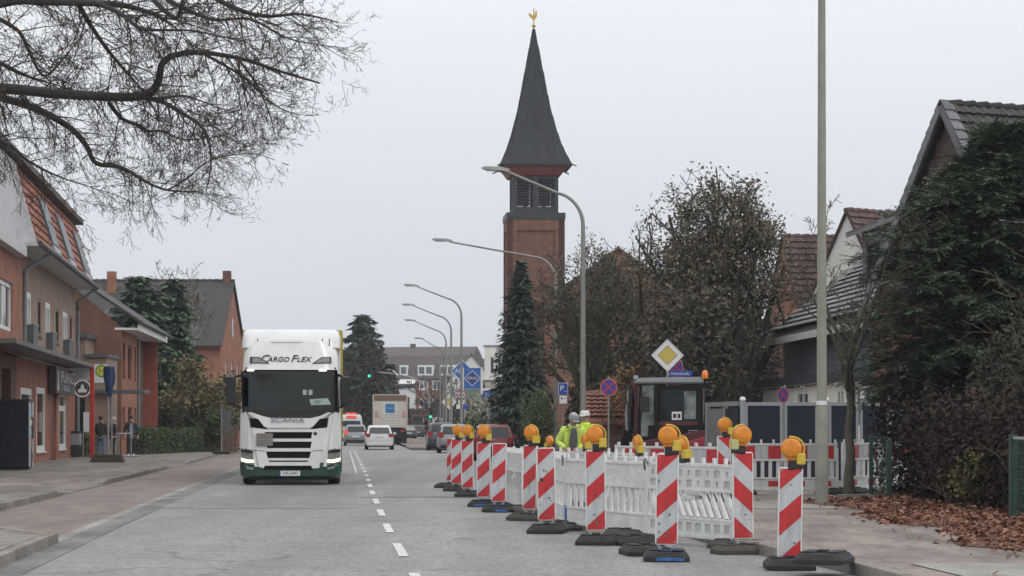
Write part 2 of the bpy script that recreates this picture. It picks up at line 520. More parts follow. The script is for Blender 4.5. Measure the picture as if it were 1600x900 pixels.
M_PAVE = groundmat('grey_pavement', (0.155, 0.136, 0.124), (0.23, 0.205, 0.188), fine=0.2, rough=0.8, patch=0.35, crack=0.3, fscale=50, joints=(0.5, 0.5))
M_PAVER = groundmat('brown_pavement', (0.16, 0.132, 0.115), (0.24, 0.205, 0.185), fine=0.2, rough=0.8, patch=0.35, crack=0.3, fscale=50, joints=(1.0, 0.8))
M_GROUND = groundmat('garden_ground', (0.10, 0.095, 0.07), (0.08, 0.10, 0.05), fine=0.3, rough=0.95, patch=0.3)
M_KERB = mat('kerb_granite', (0.20, 0.185, 0.17), 0.85, var=0.22, scale=3, bump=0.3, bscale=40, orand=0.18, fine=0.2)
M_GUT = groundmat('gutter_concrete', (0.22, 0.215, 0.205), (0.30, 0.29, 0.275), fine=0.22, rough=0.8, patch=0.3)
M_GUTD = groundmat('gutter_asphalt', (0.135, 0.135, 0.132), (0.18, 0.18, 0.176), fine=0.25, rough=0.7, patch=0.35)
M_LINE = mat('worn_road_paint', (0.56, 0.56, 0.54), 0.6, var=0.3, scale=5, fine=0.3, bscale=40)
g = MB(); g.quad((-700, -60, -0.006), (700, -60, -0.006), (700, 1400, -0.006), (-700, 1400, -0.006))
struct('ground', g, M_GROUND)
def strip(name, m, fa, fb, d0, d1, z, step=2.0, parent=None, za=None):
    mb = MB(); n = max(1, int((d1 - d0) / step)); prev = None
    for i in range(n + 1):
        d = d0 + (d1 - d0) * i / n
        k = len(mb.v); mb.v += [(fa(d), d, za(d) if za else z), (fb(d), d, z)]
        if prev is not None:
            mb.f.append((prev, prev + 1, k + 1, k))
        prev = k
    return struct(name, mb, m, parent)
road = strip('road', M_ASPH, Xl, Xr, -40, 420, 0.0)
strip('road_patch', M_ASPH2, lambda d: Xl(d) + 0.35, lambda d: Xc(d) - 0.35, 40.6, 56, 0.004, parent=road)
strip('road_patch', M_ASPH2, lambda d: Xc(d) + 0.25, lambda d: Xr(d) - 0.2, 47.3, 100, 0.004, parent=road)
strip('side_street', M_ASPH2, lambda d: Xr(d) + 0.0, lambda d: 60, 128, 134, -0.002)
seam = MB()
for k in range(40):
    a = Xc(47) - 0.3 + k * 0.11; b = a + 0.11
    ya = 47 + 0.15 * math.sin(a * 2.1) + 0.05 * math.sin(a * 9); yb = 47 + 0.15 * math.sin(b * 2.1) + 0.05 * math.sin(b * 9)
    seam.quad((a, ya - .09, .009), (b, yb - .09, .009), (b, yb + .09, .009), (a, ya + .09, .009))
struct('tar_seam', seam, mat('tar', (0.07, 0.07, 0.068), 0.5, var=0.2), road)
# centre dashes: each its own painted mark
for k in range(-1, 20):
    d0 = 20.1 + 5.75 * k
    mb = MB(); prev = None
    for i in range(5):
        d = d0 + 2.85 * i / 4
        n = len(mb.v); mb.v += [(Xc(d) - 0.055, d, 0.0085), (Xc(d) + 0.055, d, 0.0085)]
        if prev is not None: mb.f.append((prev, prev + 1, n + 1, n))
        prev = n
    struct('lane_dash', mb, M_LINE, road)
strip('lane_line', M_LINE, lambda d: Xc(d) - 0.30, lambda d: Xc(d) - 0.25, 70, 128, 0.0085, parent=road)
bay = strip('parking_bay', M_BAY, Xk, lambda d: Xl(d) - 0.16, 28.4, 150, 0.002)
strip('gutter_edge', M_GUT, lambda d: Xl(d) - 0.16, lambda d: Xl(d) + 0.0, 28.4, 150, 0.006)
strip('gutter', M_GUTD, lambda d: Xl(d) + 0.0, lambda d: Xl(d) + 0.38, 8, 90, 0.005)
# left pavement with a dropped kerb
KH = [(-40, .125), (47.5, .125), (48.8, .03), (56.5, .03), (57.6, .125), (76, .125), (78, .03), (86, .03), (88, .1), (420, .1)]
def kh(d): return lerp(KH, d)
def pave_left():
    mb = MB(); prev = None
    ds = sorted(set([-20 + 2 * i for i in range(40)] + [28.4, 30, 32, 34, 47.5, 48.8, 56.5, 57.6] + [62 + 4 * i for i in range(90)]))
    for d in ds:
        x = Xk(d) - 0.13; n = len(mb.v)
        mb.v += [(x, d, kh(d) - 0.006), (x - 1.1, d, .12), (x - 14, d, .12), (-60, d, .12)]
        if prev is not None:
            for j in range(3): mb.f.append((prev + j, prev + j + 1, n + j + 1, n + j))
        prev = n
    return struct('pavement', mb, M_PAVE)
pl = pave_left()
def pave_right():
    mb = MB(); prev = None
    for i in range(111):
        d = -20 + 4 * i
        x = Xr(d) + 0.13; n = len(mb.v)
        mb.v += [(x, d, .114), (x + 3.2, d, .12), (x + 14, d, .12)]
        if prev is not None:
            for j in range(2): mb.f.append((prev + j, prev + j + 1, n + j + 1, n + j))
        prev = n
    return struct('pavement', mb, M_PAVER)
pr = pave_right()
# concrete slabs let into the right pavement (the paler squares by the fence)
M_SLAB = groundmat('pale_slab', (0.22, 0.215, 0.205), (0.28, 0.275, 0.26), fine=0.2, rough=0.8, patch=0.25)
strip('slab_strip', M_SLAB, lambda d: Xr(d) + 1.0, lambda d: Xr(d) + 3.6, 37.5, 41, 0.124, parent=pr)
strip('slab_strip', M_SLAB, lambda d: Xr(d) + 0.5, lambda d: Xr(d) + 4.6, 15, 22.6, 0.124, parent=pr)
# kerb stones
kerbL = tag(bpy.data.objects.new('kerb', None), kind='structure'); C.objects.link(kerbL)
stone = MB().box(-0.065, 0.065, 0.006, 0.994, -0.2, 0.0).mesh('kerb_stone', M_KERB, bevel=0.012)
def kerbline(parent, fx, d0, d1, zf, jx=0.006, L=1.0):
    d = d0
    while d < d1:
        o = link('kerb_stone', stone, parent)
        x0, x1 = fx(d), fx(d + L)
        ln = math.hypot(L, x1 - x0)
        o.location = (x0 + random.uniform(-jx, jx), d, zf(d + L / 2) + random.uniform(-.005, .005))
        dz = zf(d + L) - zf(d)
        o.rotation_euler = (math.atan2(dz, L) if abs(dz) < .2 else 0, random.uniform(-.012, .012), math.atan2(L, x1 - x0) - R(90))
        o.scale = (1, ln, 1)
        d += L
kerbline(kerbL, lambda d: Xl(d) - 0.065, 8, 28.4, kh)
kerbline(kerbL, lambda d: Xk(d) - 0.065, 28.4, 112, kh)
kerbR = tag(bpy.data.objects.new('kerb', None), kind='structure'); C.objects.link(kerbR)
kerbline(kerbR, lambda d: Xr(d) + 0.065, 8, 58, lambda d: 0.12)
kerbline(kerbR, lambda d: Xr(d) + 0.065, 62, 150, lambda d: 0.12, L=2.0)
# paving slabs of the near pavement, each laid a little unevenly
slab = MB().box(0.006, 0.494, 0.006, 0.494, -0.05, 0.0).mesh('paving_slab', mat('slab_concrete', (0.22, 0.20, 0.185), 0.85, var=0.2, scale=3, bump=0.3, bscale=50, orand=0.22, fine=0.18), bevel=0.008)
for i in range(26):
    for j in range(7):
        d = 17 + i * 0.5
        x = Xl(d) - 0.14 - 0.5 * (j + 1)
        if d > 28 and x > Xk(d + 0.5) - 0.66: continue
        o = link('paving_slab', slab, pl); o.location = (x, d, .128 + random.uniform(-.004, .007))
        o.rotation_euler = (random.uniform(-.008, .008), random.uniform(-.008, .008), R(4.4))
# fallen leaves along the hedge
def leaves_heap():
    rnd = np.random.default_rng(3); V = []
    n = 0
    while n < 9500:
        d = rnd.uniform(15, 41.5)
        inner = 5.3 + 0.25 * math.sin(d * 0.9) + 0.15 * math.sin(d * 2.3 + 1)
        outer = 7.6
        u = rnd.random() ** 0.8
        x = inner + (outer - inner) * u - abs(rnd.normal(0, 0.12)) * (rnd.random() < .14) * 3
        z = .128 + 0.05 * min(1, max(0, (x - inner) * 0.9)) * rnd.uniform(0.2, 1) + 0.05 * rnd.random() * (x > inner + .2)
        L = rnd.uniform(.035, .105); W = L * rnd.uniform(.45, .75)
        a = rnd.uniform(0, 6.28); p = rnd.normal(0, .35); r = rnd.normal(0, .45); cu = rnd.uniform(.2, .6)
        M = Matrix.Rotation(a, 3, 'Z') @ Matrix.Rotation(p, 3, 'X') @ Matrix.Rotation(r, 3, 'Y')
        pts = [(-W * .35, -L * .4, cu * W * .4), (0, -L * .62, 0), (0, L * .6, cu * L * .2), (-W * .6, L * .1, cu * W), ]
        q2 = [(0, -L * .62, 0), (W * .35, -L * .4, cu * W * .4), (W * .6, L * .1, cu * W), (0, L * .6, cu * L * .2)]
        for q in (pts, q2):
            V.append([tuple(M @ Vector(c) + Vector((x, d, z + L * .12))) for c in q])
        n += 1
    m = mat('dry_leaf', (0.165, 0.072, 0.050), 0.8, var=0.1, rnd=0.65, hue=(0.26, 0.145, 0.10), spec=0.25)
    o = link('fallen_leaves', fastmesh('fallen_leaves', V, 4, m))
    tag(o, 'drift of rust brown fallen leaves along the foot of the hedge', 'leaves', kind='stuff')
    b = MB()   # the compacted layer of leaf litter under the loose ones
    for i in range(53):
        d = 15 + i * 0.5; i0 = 5.35 + 0.25 * math.sin(d * 0.9) + 0.15 * math.sin(d * 2.3 + 1)
        n = len(b.v); b.v += [(i0 + .08, d, .126), (i0 + .45, d, .142 + random.uniform(0, .02)), (i0 + 1.2, d, .15 + random.uniform(-.01, .02)), (8.6, d, .14)]
        if i:
            for j in range(3): b.f.append((n - 4 + j, n - 3 + j, n + 1 + j, n + j))
    lb = part('leaf_litter', b, mat('litter', (0.125, 0.056, 0.038), 0.9, var=0.4, scale=9, bump=0.8, bscale=30, fine=0.5), None)
    tag(lb, 'matted layer of dark leaf litter below the loose leaves', 'leaf litter', kind='stuff')
leaves_heap()
# ================================================================== church
M_BRR = brickmat('church_brick', (0.20, 0.082, 0.055), (0.155, 0.06, 0.043), (0.15, 0.105, 0.085))
M_BRR2 = brickmat('nave_brick', (0.24, 0.10, 0.068), (0.20, 0.082, 0.056), (0.18, 0.13, 0.10))
M_COPPER = mat('spire_lead', (0.024, 0.027, 0.030), 0.65, 0.0, var=0.4, scale=1.6, stretch=(1, 1, .12), spec=.3)
M_LOUV = mat('louvre_slate', (0.026, 0.029, 0.034), 0.6, var=0.2)
M_GOLD = mat('gilded_metal', (0.55, 0.36, 0.08), 0.35, 0.8, var=0.1)
def church_tower():
    s = 18.4; x, d = PX(834, s)
    t = thing('church_tower', 'tall brick church tower with a pointed dark spire and golden weathercock', 'tower', (x, d, 0), R(4))
    z0, zb, ze, zt = 0.0, 19.3, 23.0, 35.1
    h = 2.42
    # brick shaft with a recessed panel in each face
    mb = MB()
    for k in range(4):
        M = Matrix.Rotation(k * math.pi / 2, 4, 'Z') @ Matrix.Translation((0, -h, 0))
        w = wall_mb(-h, h, 0, zb - .55, [(-1.6, 1.6, 1.2, zb - 1.5)], 0.14, 0.5)
        pnl = MB().quad((-1.6, .14, 1.2), (1.6, .14, 1.2), (1.6, .14, zb - 1.5), (-1.6, .14, zb - 1.5))
        mb.add(w.xf(M)); mb.add(pnl.xf(M))
    part('shaft', mb, M_BRR, t)
    part('cornice', MB().box(-h - .06, h + .06, -h - .06, h + .06, zb - .55, zb), mat('cornice_metal', (0.028, 0.031, 0.036), 0.5, 0.1), t)
    # belfry: four corner piers, a middle mullion on each face and louvres between
    b = 1.92
    for sx in (-1, 1):
        for sy in (-1, 1):
            part('corner_pier', MB().box(sx * b - .32 * (sx > 0), sx * b + .32 * (sx < 0), sy * b - .32 * (sy > 0), sy * b + .32 * (sy < 0), zb, ze - .55), M_LOUV, t)
    for k in range(4):
        a = k * math.pi / 2
        o = part('mullion', MB().box(-.2, .2, -b + .03, -b + .3, zb, ze - .55), M_LOUV, t, rotz=a)
        part('belfry_sill', MB().box(-b + .33, b - .33, -b + .05, -b + .3, zb + .0, zb + .55), M_LOUV, t, rotz=a)
        for sx in (-1, 1):
            part('louvre_frame', MB().box(sx * .22 if sx > 0 else -b + .33, b - .33 if sx > 0 else -.22, -b + .05, -b + .28, ze - .8, ze - .55), M_LOUV, t, rotz=a)
            for j in range(9):
                z = zb + .7 + j * .235
                sl = MB()
                x0, x1 = (.25, b - .36) if sx > 0 else (-b + .36, -.25)
                sl.poly([(x0, -b + .06, z), (x1, -b + .06, z), (x1, -b + .24, z + .17), (x0, -b + .24, z + .17)])
                sl.poly([(x0, -b + .06, z + .02), (x1, -b + .06, z + .02), (x1, -b + .24, z + .19), (x0, -b + .24, z + .19)])
                part('louvre', sl, M_LOUV, t, rotz=a)
    part('bell_frame', MB().box(-.25, .25, -.25, .25, zb, ze - .5).box(-.9, -.6, -.2, .2, zb, ze - .6).box(.7, 1.0, -.2, .2, zb, zb + 1.4), M_LOUV, t)
    # red timber cornice under the spire
    def sq(r, z): return [(-r, -r, z), (r, -r, z), (r, r, z), (-r, r, z)]
    part('timber_cornice', MB().loft([sq(2.02, ze - .55), sq(2.15, ze - .5), sq(2.55, ze + .1), sq(2.62, ze + .12), sq(2.62, ze + .3)]), mat('red_timber', (0.20, 0.055, 0.045), 0.6, var=0.15), t)
    prof = [(2.98, ze + .3), (2.95, ze + .42), (2.6, ze + 1.1), (2.22, ze + 2.0), (1.86, ze + 3.1), (1.55, ze + 4.3), (1.28, ze + 5.4), (.66, ze + 8.9), (.09, zt)]
    part('spire', MB().loft([sq(r, z) for r, z in prof]), M_COPPER, t)
    seams = MB()
    for k in range(4):
        Rk = Matrix.Rotation(k * math.pi / 2, 4, 'Z'); q = MB()
        for u in [i / 7 for i in range(-7, 8)]:
            for (r, z), (r2, z2) in zip(prof[1:], prof[2:]):
                x = u * 2.6
                if abs(x) > r + .02: break
                if abs(x) > r2:
                    f = (r - abs(x)) / (r - r2); r2_, z2_ = r + (r2 - r) * f, z + (z2 - z) * f
                else: r2_, z2_ = r2, z2
                q.bar((x, -r - .01, z), (x, -r2_ - .01, z2_), .035, .05, (0, -1, .3))
        seams.add(q.xf(Rk))
    part('standing_seams', seams, M_COPPER, t)
    gut = MB()
    for k in range(4):
        q = MB().bar((-3.0, -3.0, ze + .31), (3.0, -3.0, ze + .31), .12, .1)
        q.bar((2.95, -2.95, ze + .3), (3.3, -3.3, ze + .15), .09, .09)
        gut.add(q.xf(Matrix.Rotation(k * math.pi / 2, 4, 'Z')))
    part('eaves_gutter', gut, M_LOUV, t)
    wc = part('weathercock_pole', MB().tube([(0, 0, zt - .1), (0, 0, zt + 1.75)], .045, 6).sphere((0, 0, zt + .28), .17, 10, 6), M_GOLD, t, smooth=True)
    cock = [(-.34, 1.12), (-.28, 1.0), (-.12, .88), (-.04, .72), (.06, .72), (.1, .86), (.22, .98), (.26, 1.18), (.22, 1.36), (.29, 1.42), (.23, 1.48), (.2, 1.58), (.12, 1.5), (.1, 1.34), (.02, 1.18), (-.1, 1.14), (-.22, 1.3), (-.36, 1.34), (-.42, 1.24)]
    part('cockerel', MB().prism([(a * 1.1, zt + b_) for a, b_ in cock], -.03, .03), M_GOLD, wc)
church_tower()
def gable_house(name, label, cat, loc, rotz, L, hw, eave, ridge, wallm, roofm, over=0.35, verge=0.3, wins=(), base=0.0, gable_wins=(), far_gable=True, fm=None, trim=None):
    """ridge along local x from 0..L, half width hw in y; front eave at y=-hw"""
    t = thing(name, label, cat, loc, rotz)
    fm = fm or WHITE
    ow = [(a, b, c, d) for a, b, c, d, *_ in wins]
    part('front_wall', wall_mb(0, L, base, eave, ow, .14, .3), wallm, t, loc=(0, -hw, 0))
    for w in wins:
        window(t, *w[:4], fm, GLASSG, loc=(0, -hw, 0), mull=w[4] if len(w) > 4 else 1, sill=None)
    part('back_wall', wall_mb(0, L, base, eave, [], .14, .3), wallm, t, loc=(L, hw, 0), rotz=math.pi)
    k = (ridge - eave) / hw
    for side in (0, 1):
        if side and not far_gable: continue
        mb = wall_mb(0, 2 * hw, base, eave, [(a, b, c, d) for a, b, c, d, *_ in gable_wins] if not side else [], .14, .3)
        mb.prism([(0, eave), (2 * hw, eave), (hw, ridge - .02)], 0, .3)
        o = part('gable_wall', mb, wallm, t, loc=(0.005, hw - .004, 0) if not side else (L - .005, -hw + .004, 0), rotz=-math.pi / 2 if not side else math.pi / 2)
        if not side:
            for w in gable_wins:
                window(t, *w[:4], fm, GLASSG, loc=(0, hw, 0), rotz=-math.pi / 2, mull=w[4] if len(w) > 4 else 1)
    mb = MB()
    for sy in (-1, 1):
        yo = sy * (hw + over); zo = eave - over * k
        mb.prism([(sy * 0.0, ridge), (yo, zo), (yo, zo + .12), (0, ridge + .14)], -verge, L + verge, 'yz')
    r = part('roof', mb, roofm, t)
    rt = MB()
    n = max(2, int((L + 2 * verge) / .42))
    for i in range(n):
        x0 = -verge + (L + 2 * verge) * i / n; x1 = -verge + (L + 2 * verge) * (i + 1) / n
        rt.tube([(x0, 0, ridge + .1), (x1 - .01, 0, ridge + .13)], [.11, .13], 8)
    part('ridge_tiles', rt, roofm, r)
    return t, k
def courses(parent, L, hw, eave, ridge, m, over=.35, verge=.3, row=.34, tile=.30, side=-1, limit=290, name='roof_tile', x0=None, x1=None, amp=.035, h0=.155):
    """overlapping interlocking tiles on one roof slope: rows near the ridge tile by tile"""
    slope = math.atan2(ridge - eave, hw); Ls = math.hypot(hw + over, (ridge - eave) * (hw + over) / hw)
    me = MB()
    prof = [(-.5, 0), (-.3, amp * .25), (-.1, amp), (.12, amp), (.3, amp * .25), (.5, 0)]
    for i in range(5):
        a, b = prof[i], prof[i + 1]
        me.quad((a[0] * tile, 0, a[1]), (b[0] * tile, 0, b[1]), (b[0] * tile, -row * 1.1, b[1] + .075), (a[0] * tile, -row * 1.1, a[1] + .075))
        me.quad((a[0] * tile, -row * 1.1, a[1] + .075), (b[0] * tile, -row * 1.1, b[1] + .075), (b[0] * tile, -row * 1.09, b[1] + .05), (a[0] * tile, -row * 1.09, a[1] + .05))
    mesh = me.mesh(name, m)
    x0 = -verge if x0 is None else x0; x1 = L + verge if x1 is None else x1
    nr = int(Ls / row); nx = int((x1 - x0) / tile); cnt = 0
    rest = MB()
    ca, sa = math.cos(slope), math.sin(slope)
    for j in range(nr):
        for i in range(nx):
            s0 = j * row + .02
            y = side * s0 * ca; z = ridge + h0 - s0 * sa
            x = x0 + tile * (i + .5)
            M = Matrix.Translation((x, y, z)) @ Matrix.Rotation(slope, 4, 'X') if side < 0 else Matrix.Translation((x, y, z)) @ Matrix.Rotation(math.pi, 4, 'Z') @ Matrix.Rotation(slope, 4, 'X')
            if cnt < limit:
                o = link(name, mesh, parent); o.matrix_local = M @ Matrix.Rotation(random.uniform(-.008, .008), 4, 'Z'); cnt += 1
            else:
                q = MB(); q.v = list(me.v); q.f = list(me.f); rest.add(q.xf(M))
    if rest.v:
        o = part('roof_tile_rows', rest, m, parent); o['kind'] = 'stuff'
# nave behind the trees
M_ROOFB = mat('brown_roof', (0.11, 0.075, 0.052), 0.8, var=0.25, scale=2)
t, k = gable_house('church_nave', 'brick church nave with a brown gable behind the bare trees', 'church', (8.6, 186, 0), R(90), 30, 5.9, 11.6, 15.7, M_BRR2, M_ROOFB, over=.3)
# ================================================================== houses on the right
M_TDARK = mat('dark_concrete_tile', (0.040, 0.037, 0.039), 0.7, var=0.25, scale=2.5, orand=0.22, rnd=0.2, bump=0.2, bscale=30)
M_TRED = mat('red_brown_tile', (0.082, 0.042, 0.036), 0.75, var=0.4, scale=1.6, rnd=0.28, hue=(0.075, 0.045, 0.045))
M_TORANGE = mat('orange_tile', (0.27, 0.088, 0.048), 0.75, var=0.35, scale=1.6, rnd=0.3, hue=(0.20, 0.07, 0.042))
M_TGREY = mat('grey_tile', (0.15, 0.153, 0.158), 0.6, var=0.25, scale=2, rnd=0.25)
M_SLATE = mat('slate_cladding', (0.125, 0.140, 0.168), 0.55, var=0.25, scale=3, rnd=0.2, orand=0.16)
M_WRENDER = mat('pale_render', (0.70, 0.69, 0.655), 0.85, var=0.1, scale=1.2)
M_BRO = brickmat('orange_brick', (0.33, 0.122, 0.078), (0.245, 0.084, 0.055), (0.31, 0.20, 0.155), ms=.013)
M_BRB = brickmat('brown_brick', (0.34, 0.225, 0.175), (0.27, 0.17, 0.13), (0.33, 0.28, 0.24))
M_BRD = brickmat('dark_red_brick', (0.175, 0.07, 0.055), (0.135, 0.055, 0.045), (0.15, 0.12, 0.11))
M_WOOD = mat('dark_boards', (0.075, 0.058, 0.05), 0.7, var=0.25, scale=4)
M_SLATEV = mat('verge_slate', (0.125, 0.13, 0.14), 0.55, var=0.25, orand=.38)
def house_tile():
    a = R(25); s = 60; x, d = PX(1487, s)
    t, k = gable_house('brick_house', 'tall house with dark tiled roof and slate edged gable behind the evergreen', 'house', (x, d, 0), a, 9, 3.6, 4.6, 9.72, M_BRD, mat('roof_underlay', (0.02, 0.019, 0.018), 0.8), over=.4, verge=.12)
    roof = [c for c in t.children if c.name.startswith('roof')][0]
    courses(roof, 9, 3.6, 4.6, 9.72, M_TDARK, over=.4, verge=.12, limit=290, x1=5.2)
    # barge boards and the slates lapped along the verge
    sl = math.atan2(9.72 - 4.6, 3.6)
    vs = MB().box(-.24, .10, -.37, 0, 0, .02).mesh('verge_slate', M_SLATEV)
    for side in (-1, 1):
        for j in range(16):
            s0 = j * .34
            M = Matrix.Translation((-.14, side * s0 * math.cos(sl), 9.72 + .205 - s0 * math.sin(sl))) @ (Matrix.Rotation(sl - .10, 4, 'X') if side < 0 else Matrix.Rotation(math.pi, 4, 'Z') @ Matrix.Translation((.14, 0, 0)) @ Matrix.Rotation(sl - .10, 4, 'X'))
            o = link('verge_slate', vs, roof); o.matrix_local = M
        mb = MB().bar((-.36, side * .02, 9.72 + .02), (-.36, side * 4.0, 9.72 + .02 - 4.0 * math.tan(sl)), .06, .2, (0, side, 1))
        part('barge_board', mb, M_SLATEV, t)
    for j in range(9):
        z = 5.0 + j * .5; hwid = max(.1, (9.72 - z) / math.tan(sl) - .25)
        part('gable_board', MB().box(-.05, .0, -hwid, hwid, z, z + .47), M_WOOD, t)
house_tile()
def shingle_rows(parent, x0, x1, z0, z1, m, row=.22, w=.3, loc=(0, 0, 0), rotz=0, limit=280, name='slate'):
    me = MB().quad((-w * .49, -.02, 0), (w * .49, -.02, 0), (w * .49, -.003, row * 1.1), (-w * .49, -.003, row * 1.1))
    me.quad((-w * .49, -.02, 0), (-w * .49, -.002, 0), (w * .49, -.002, 0), (w * .49, -.02, 0))
    mesh = me.mesh(name, m)
    B = Matrix.Translation(loc) @ Matrix.Rotation(rotz, 4, 'Z'); n = 0; rest = MB()
    for j in range(int((z1 - z0) / row)):
        for i in range(int((x1 - x0) / w)):
            M = B @ Matrix.Translation((x0 + w * (i + .5 + .5 * (j % 2) * .98), 0, z0 + j * row))
            if n < limit:
                o = link(name, mesh, parent); o.matrix_local = M; n += 1
            else:
                q = MB(); q.v = list(me.v); q.f = list(me.f); rest.add(q.xf(M))
    if rest.v:
        o = part('slate_rows', rest, m, parent); o['kind'] = 'stuff'
def slate_house():
    # street front faces the road; local x runs from far to near
    ax, ad, bx, bd = 9.0, 85.0, 10.55, 62.0
    L = math.hypot(bx - ax, bd - ad); rot = math.atan2(bd - ad, bx - ax)
    t = thing('slate_clad_house', 'grey house with slate hung upper wall, tiled roof and white ground floor extension', 'house', (ax, ad, 0), rot)
    # low white extension (outside is -y = towards the road)
    wins = [(7.9, 9.9, 1.3, 2.66), (14.3, 15.4, 1.3, 2.66), (16.4, 17.7, 1.3, 2.66)]
    ops = [*wins, (18.2, 21.3, 0.15, 2.5)]
    part('extension_wall', wall_mb(1.5, L, .0, 2.72, ops, .12, .3), M_WRENDER, t)
    for w in wins:
        window(t, *w, WHITE, GLASSG, depth=.04, mull=1, fw=.16)
    window(t, 18.2, 21.3, .15, 2.5, mat('grey_frame', (0.10, 0.105, 0.11), .5), GLASSG, mull=1)
    part('extension_roof', MB().box(-1.8, L + .4, -.22, 1.6, 2.92, 3.08), mat('flat_roof', (0.10, 0.105, 0.11), .7), t)
    part('fascia', MB().box(-1.8, L + .4, -.27, -.225, 2.80, 3.1), mat('dark_fascia', (0.03, 0.037, 0.052), .45), t)
    part('soffit', MB().box(-1.8, L + .4, -.223, -.003, 2.80, 2.83), M_WRENDER, t)
    part('carport_post', MB().box(-1.6, -1.45, -.5, -.35, .1, 2.74), M_WOOD, t)
    # slate hung upper storey
    part('upper_wall', wall_mb(0, L - 3.2, 3.08, 4.75, [], .1, .3), M_SLATE, t, loc=(0, 1.1, 0))
    shingle_rows(t, .05, L - 3.5, 3.12, 4.7, M_SLATE, loc=(0, 1.08, 0), row=.26, w=.36)
    part('corner_board', MB().box(-.08, .06, 1.0, 1.2, 3.09, 4.7), M_WRENDER, t)
    # main roof sloping towards the road
    eave, ridge, run = 5.15, 8.55, 4.3
    rf = MB().prism([(.35, eave - .62), (.35, eave - .53), (1.1 + run, ridge + .06), (1.1 + run, ridge - .03)], -.35, L - .2, 'yz')
    rf.prism([(1.1 + run, ridge), (1.1 + run, ridge + .14), (1.1 + 2 * run, eave - .1), (1.1 + 2 * run, eave - .24)], -.35, L - .2, 'yz')
    r = part('roof', rf, mat('roof_underlay', (0.02, 0.019, 0.018), 0.8), t)
    # tiles over the street slope
    me = MB(); tw, rw = .33, .36
    pr_ = [(-.5, 0), (-.25, .01), (0, .03), (.25, .01), (.5, 0)]
    for i in range(4):
        a, b = pr_[i], pr_[i + 1]
        me.quad((a[0] * tw, 0, a[1]), (b[0] * tw, 0, b[1]), (b[0] * tw, -rw * 1.1, b[1] + .085), (a[0] * tw, -rw * 1.1, a[1] + .085))
        me.quad((a[0] * tw, -rw * 1.1, a[1] + .085), (b[0] * tw, -rw * 1.1, b[1] + .085), (b[0] * tw, -rw * 1.09, b[1] + .06), (a[0] * tw, -rw * 1.09, a[1] + .06))
    mesh = me.mesh('roof_tile', M_TGREY); sl = math.atan2(ridge - eave, run); n = 0; rest = MB()
    Ls = math.hypot(run + .75, (run + .75) * math.tan(sl))
    for j in range(int(Ls / rw)):
        for i in range(int((L - .1) / tw)):
            s0 = j * rw
            M = Matrix.Translation((-.3 + tw * (i + .5), 1.1 + run - s0 * math.cos(sl), ridge + .15 - s0 * math.sin(sl))) @ Matrix.Rotation(sl, 4, 'X')
            if j * rw > Ls - 2.2 and n < 290:
                o = link('roof_tile', mesh, r); o.matrix_local = M; n += 1
            else:
                q = MB(); q.v = list(me.v); q.f = list(me.f); rest.add(q.xf(M))
    part('roof_tile_rows', rest, M_TGREY, r)['kind'] = 'stuff'
    part('eaves_board', MB().box(-.4, L - .1, .30, .345, eave - .78, eave - .54), mat('white_fascia', (0.5, 0.5, 0.48), .5, var=.15), t)
    # near gable end
    part('gable_wall', MB().prism([(1.15, .1), (1.1 + 2 * run - .2, .1), (1.1 + 2 * run - .2, eave - .3), (1.1 + run, ridge - .02), (1.15, eave - .05)], L - 3.2, L - 2.9, 'yz'), M_BRO, t)
    # dormer
    dx0, dx1 = 10.0, 13.9
    dm = wall_mb(dx0, dx1, 5.2, 7.75, [(dx0 + .7, dx0 + 2.5, 6.2, 7.3)], .08, .25)
    part('dormer_front', dm, M_SLATE, t, loc=(0, 1.75, 0))
    window(t, dx0 + .7, dx0 + 2.5, 6.2, 7.3, mat('dark_frame', (0.02, 0.022, 0.026), .5), GLASS, depth=.05, loc=(0, 1.75, 0), mull=0)
    for xx in (dx0, dx1 - .2):
        part('dormer_cheek', MB().box(xx + .004, xx + .196, 2.01, 5.4, 5.2, 7.74), M_SLATE, t)
    dr = MB().prism([(1.3, 7.6), (1.3, 7.72), (6.2, 9.75), (6.2, 9.63)], dx0 - .4, dx1 + .4, 'yz')
    drp = part('dormer_roof', dr, M_TGREY, t)
    for j in range(12):
        y0 = 1.3 + j * .41; z0 = 7.72 + j * .41 * (2.03 / 4.9)
        part('tile_course', MB().prism([(y0, z0 + .005), (y0 - .02, z0 + .06), (y0 + .45, z0 + .18), (y0 + .45, z0 + .172)], dx0 - .4, dx1 + .4, 'yz'), M_TGREY, drp)
    part('downpipe', MB().tube([(L - 3.1, .98, 4.4), (L - 3.1, .98, 3.1)], .05, 6), STEEL, t)
    # brick neighbour stub beside the extension
    part('end_pier', MB().box(L + .002, L + .5, -.2, .5, 0, 3.3), M_WRENDER, t)
slate_house()
bw = thing('brick_annexe', 'orange brick annexe with dark door glimpsed beside the slate house', 'annexe', (10.5, 58.5, 0), 0)
part('wall', wall_mb(0, 4, 0, 3.3, [(.5, 1.2, .1, 2.4)], .1, .3), M_BRO, bw)
part('door', MB().box(.5, 1.2, .09, .14, .1, 2.4), mat('oxblood_door', (0.11, 0.025, 0.02), .5), bw)
part('roof', MB().box(-.2, 4.2, -.3, 3, 3.31, 3.45), M_TDARK, bw)
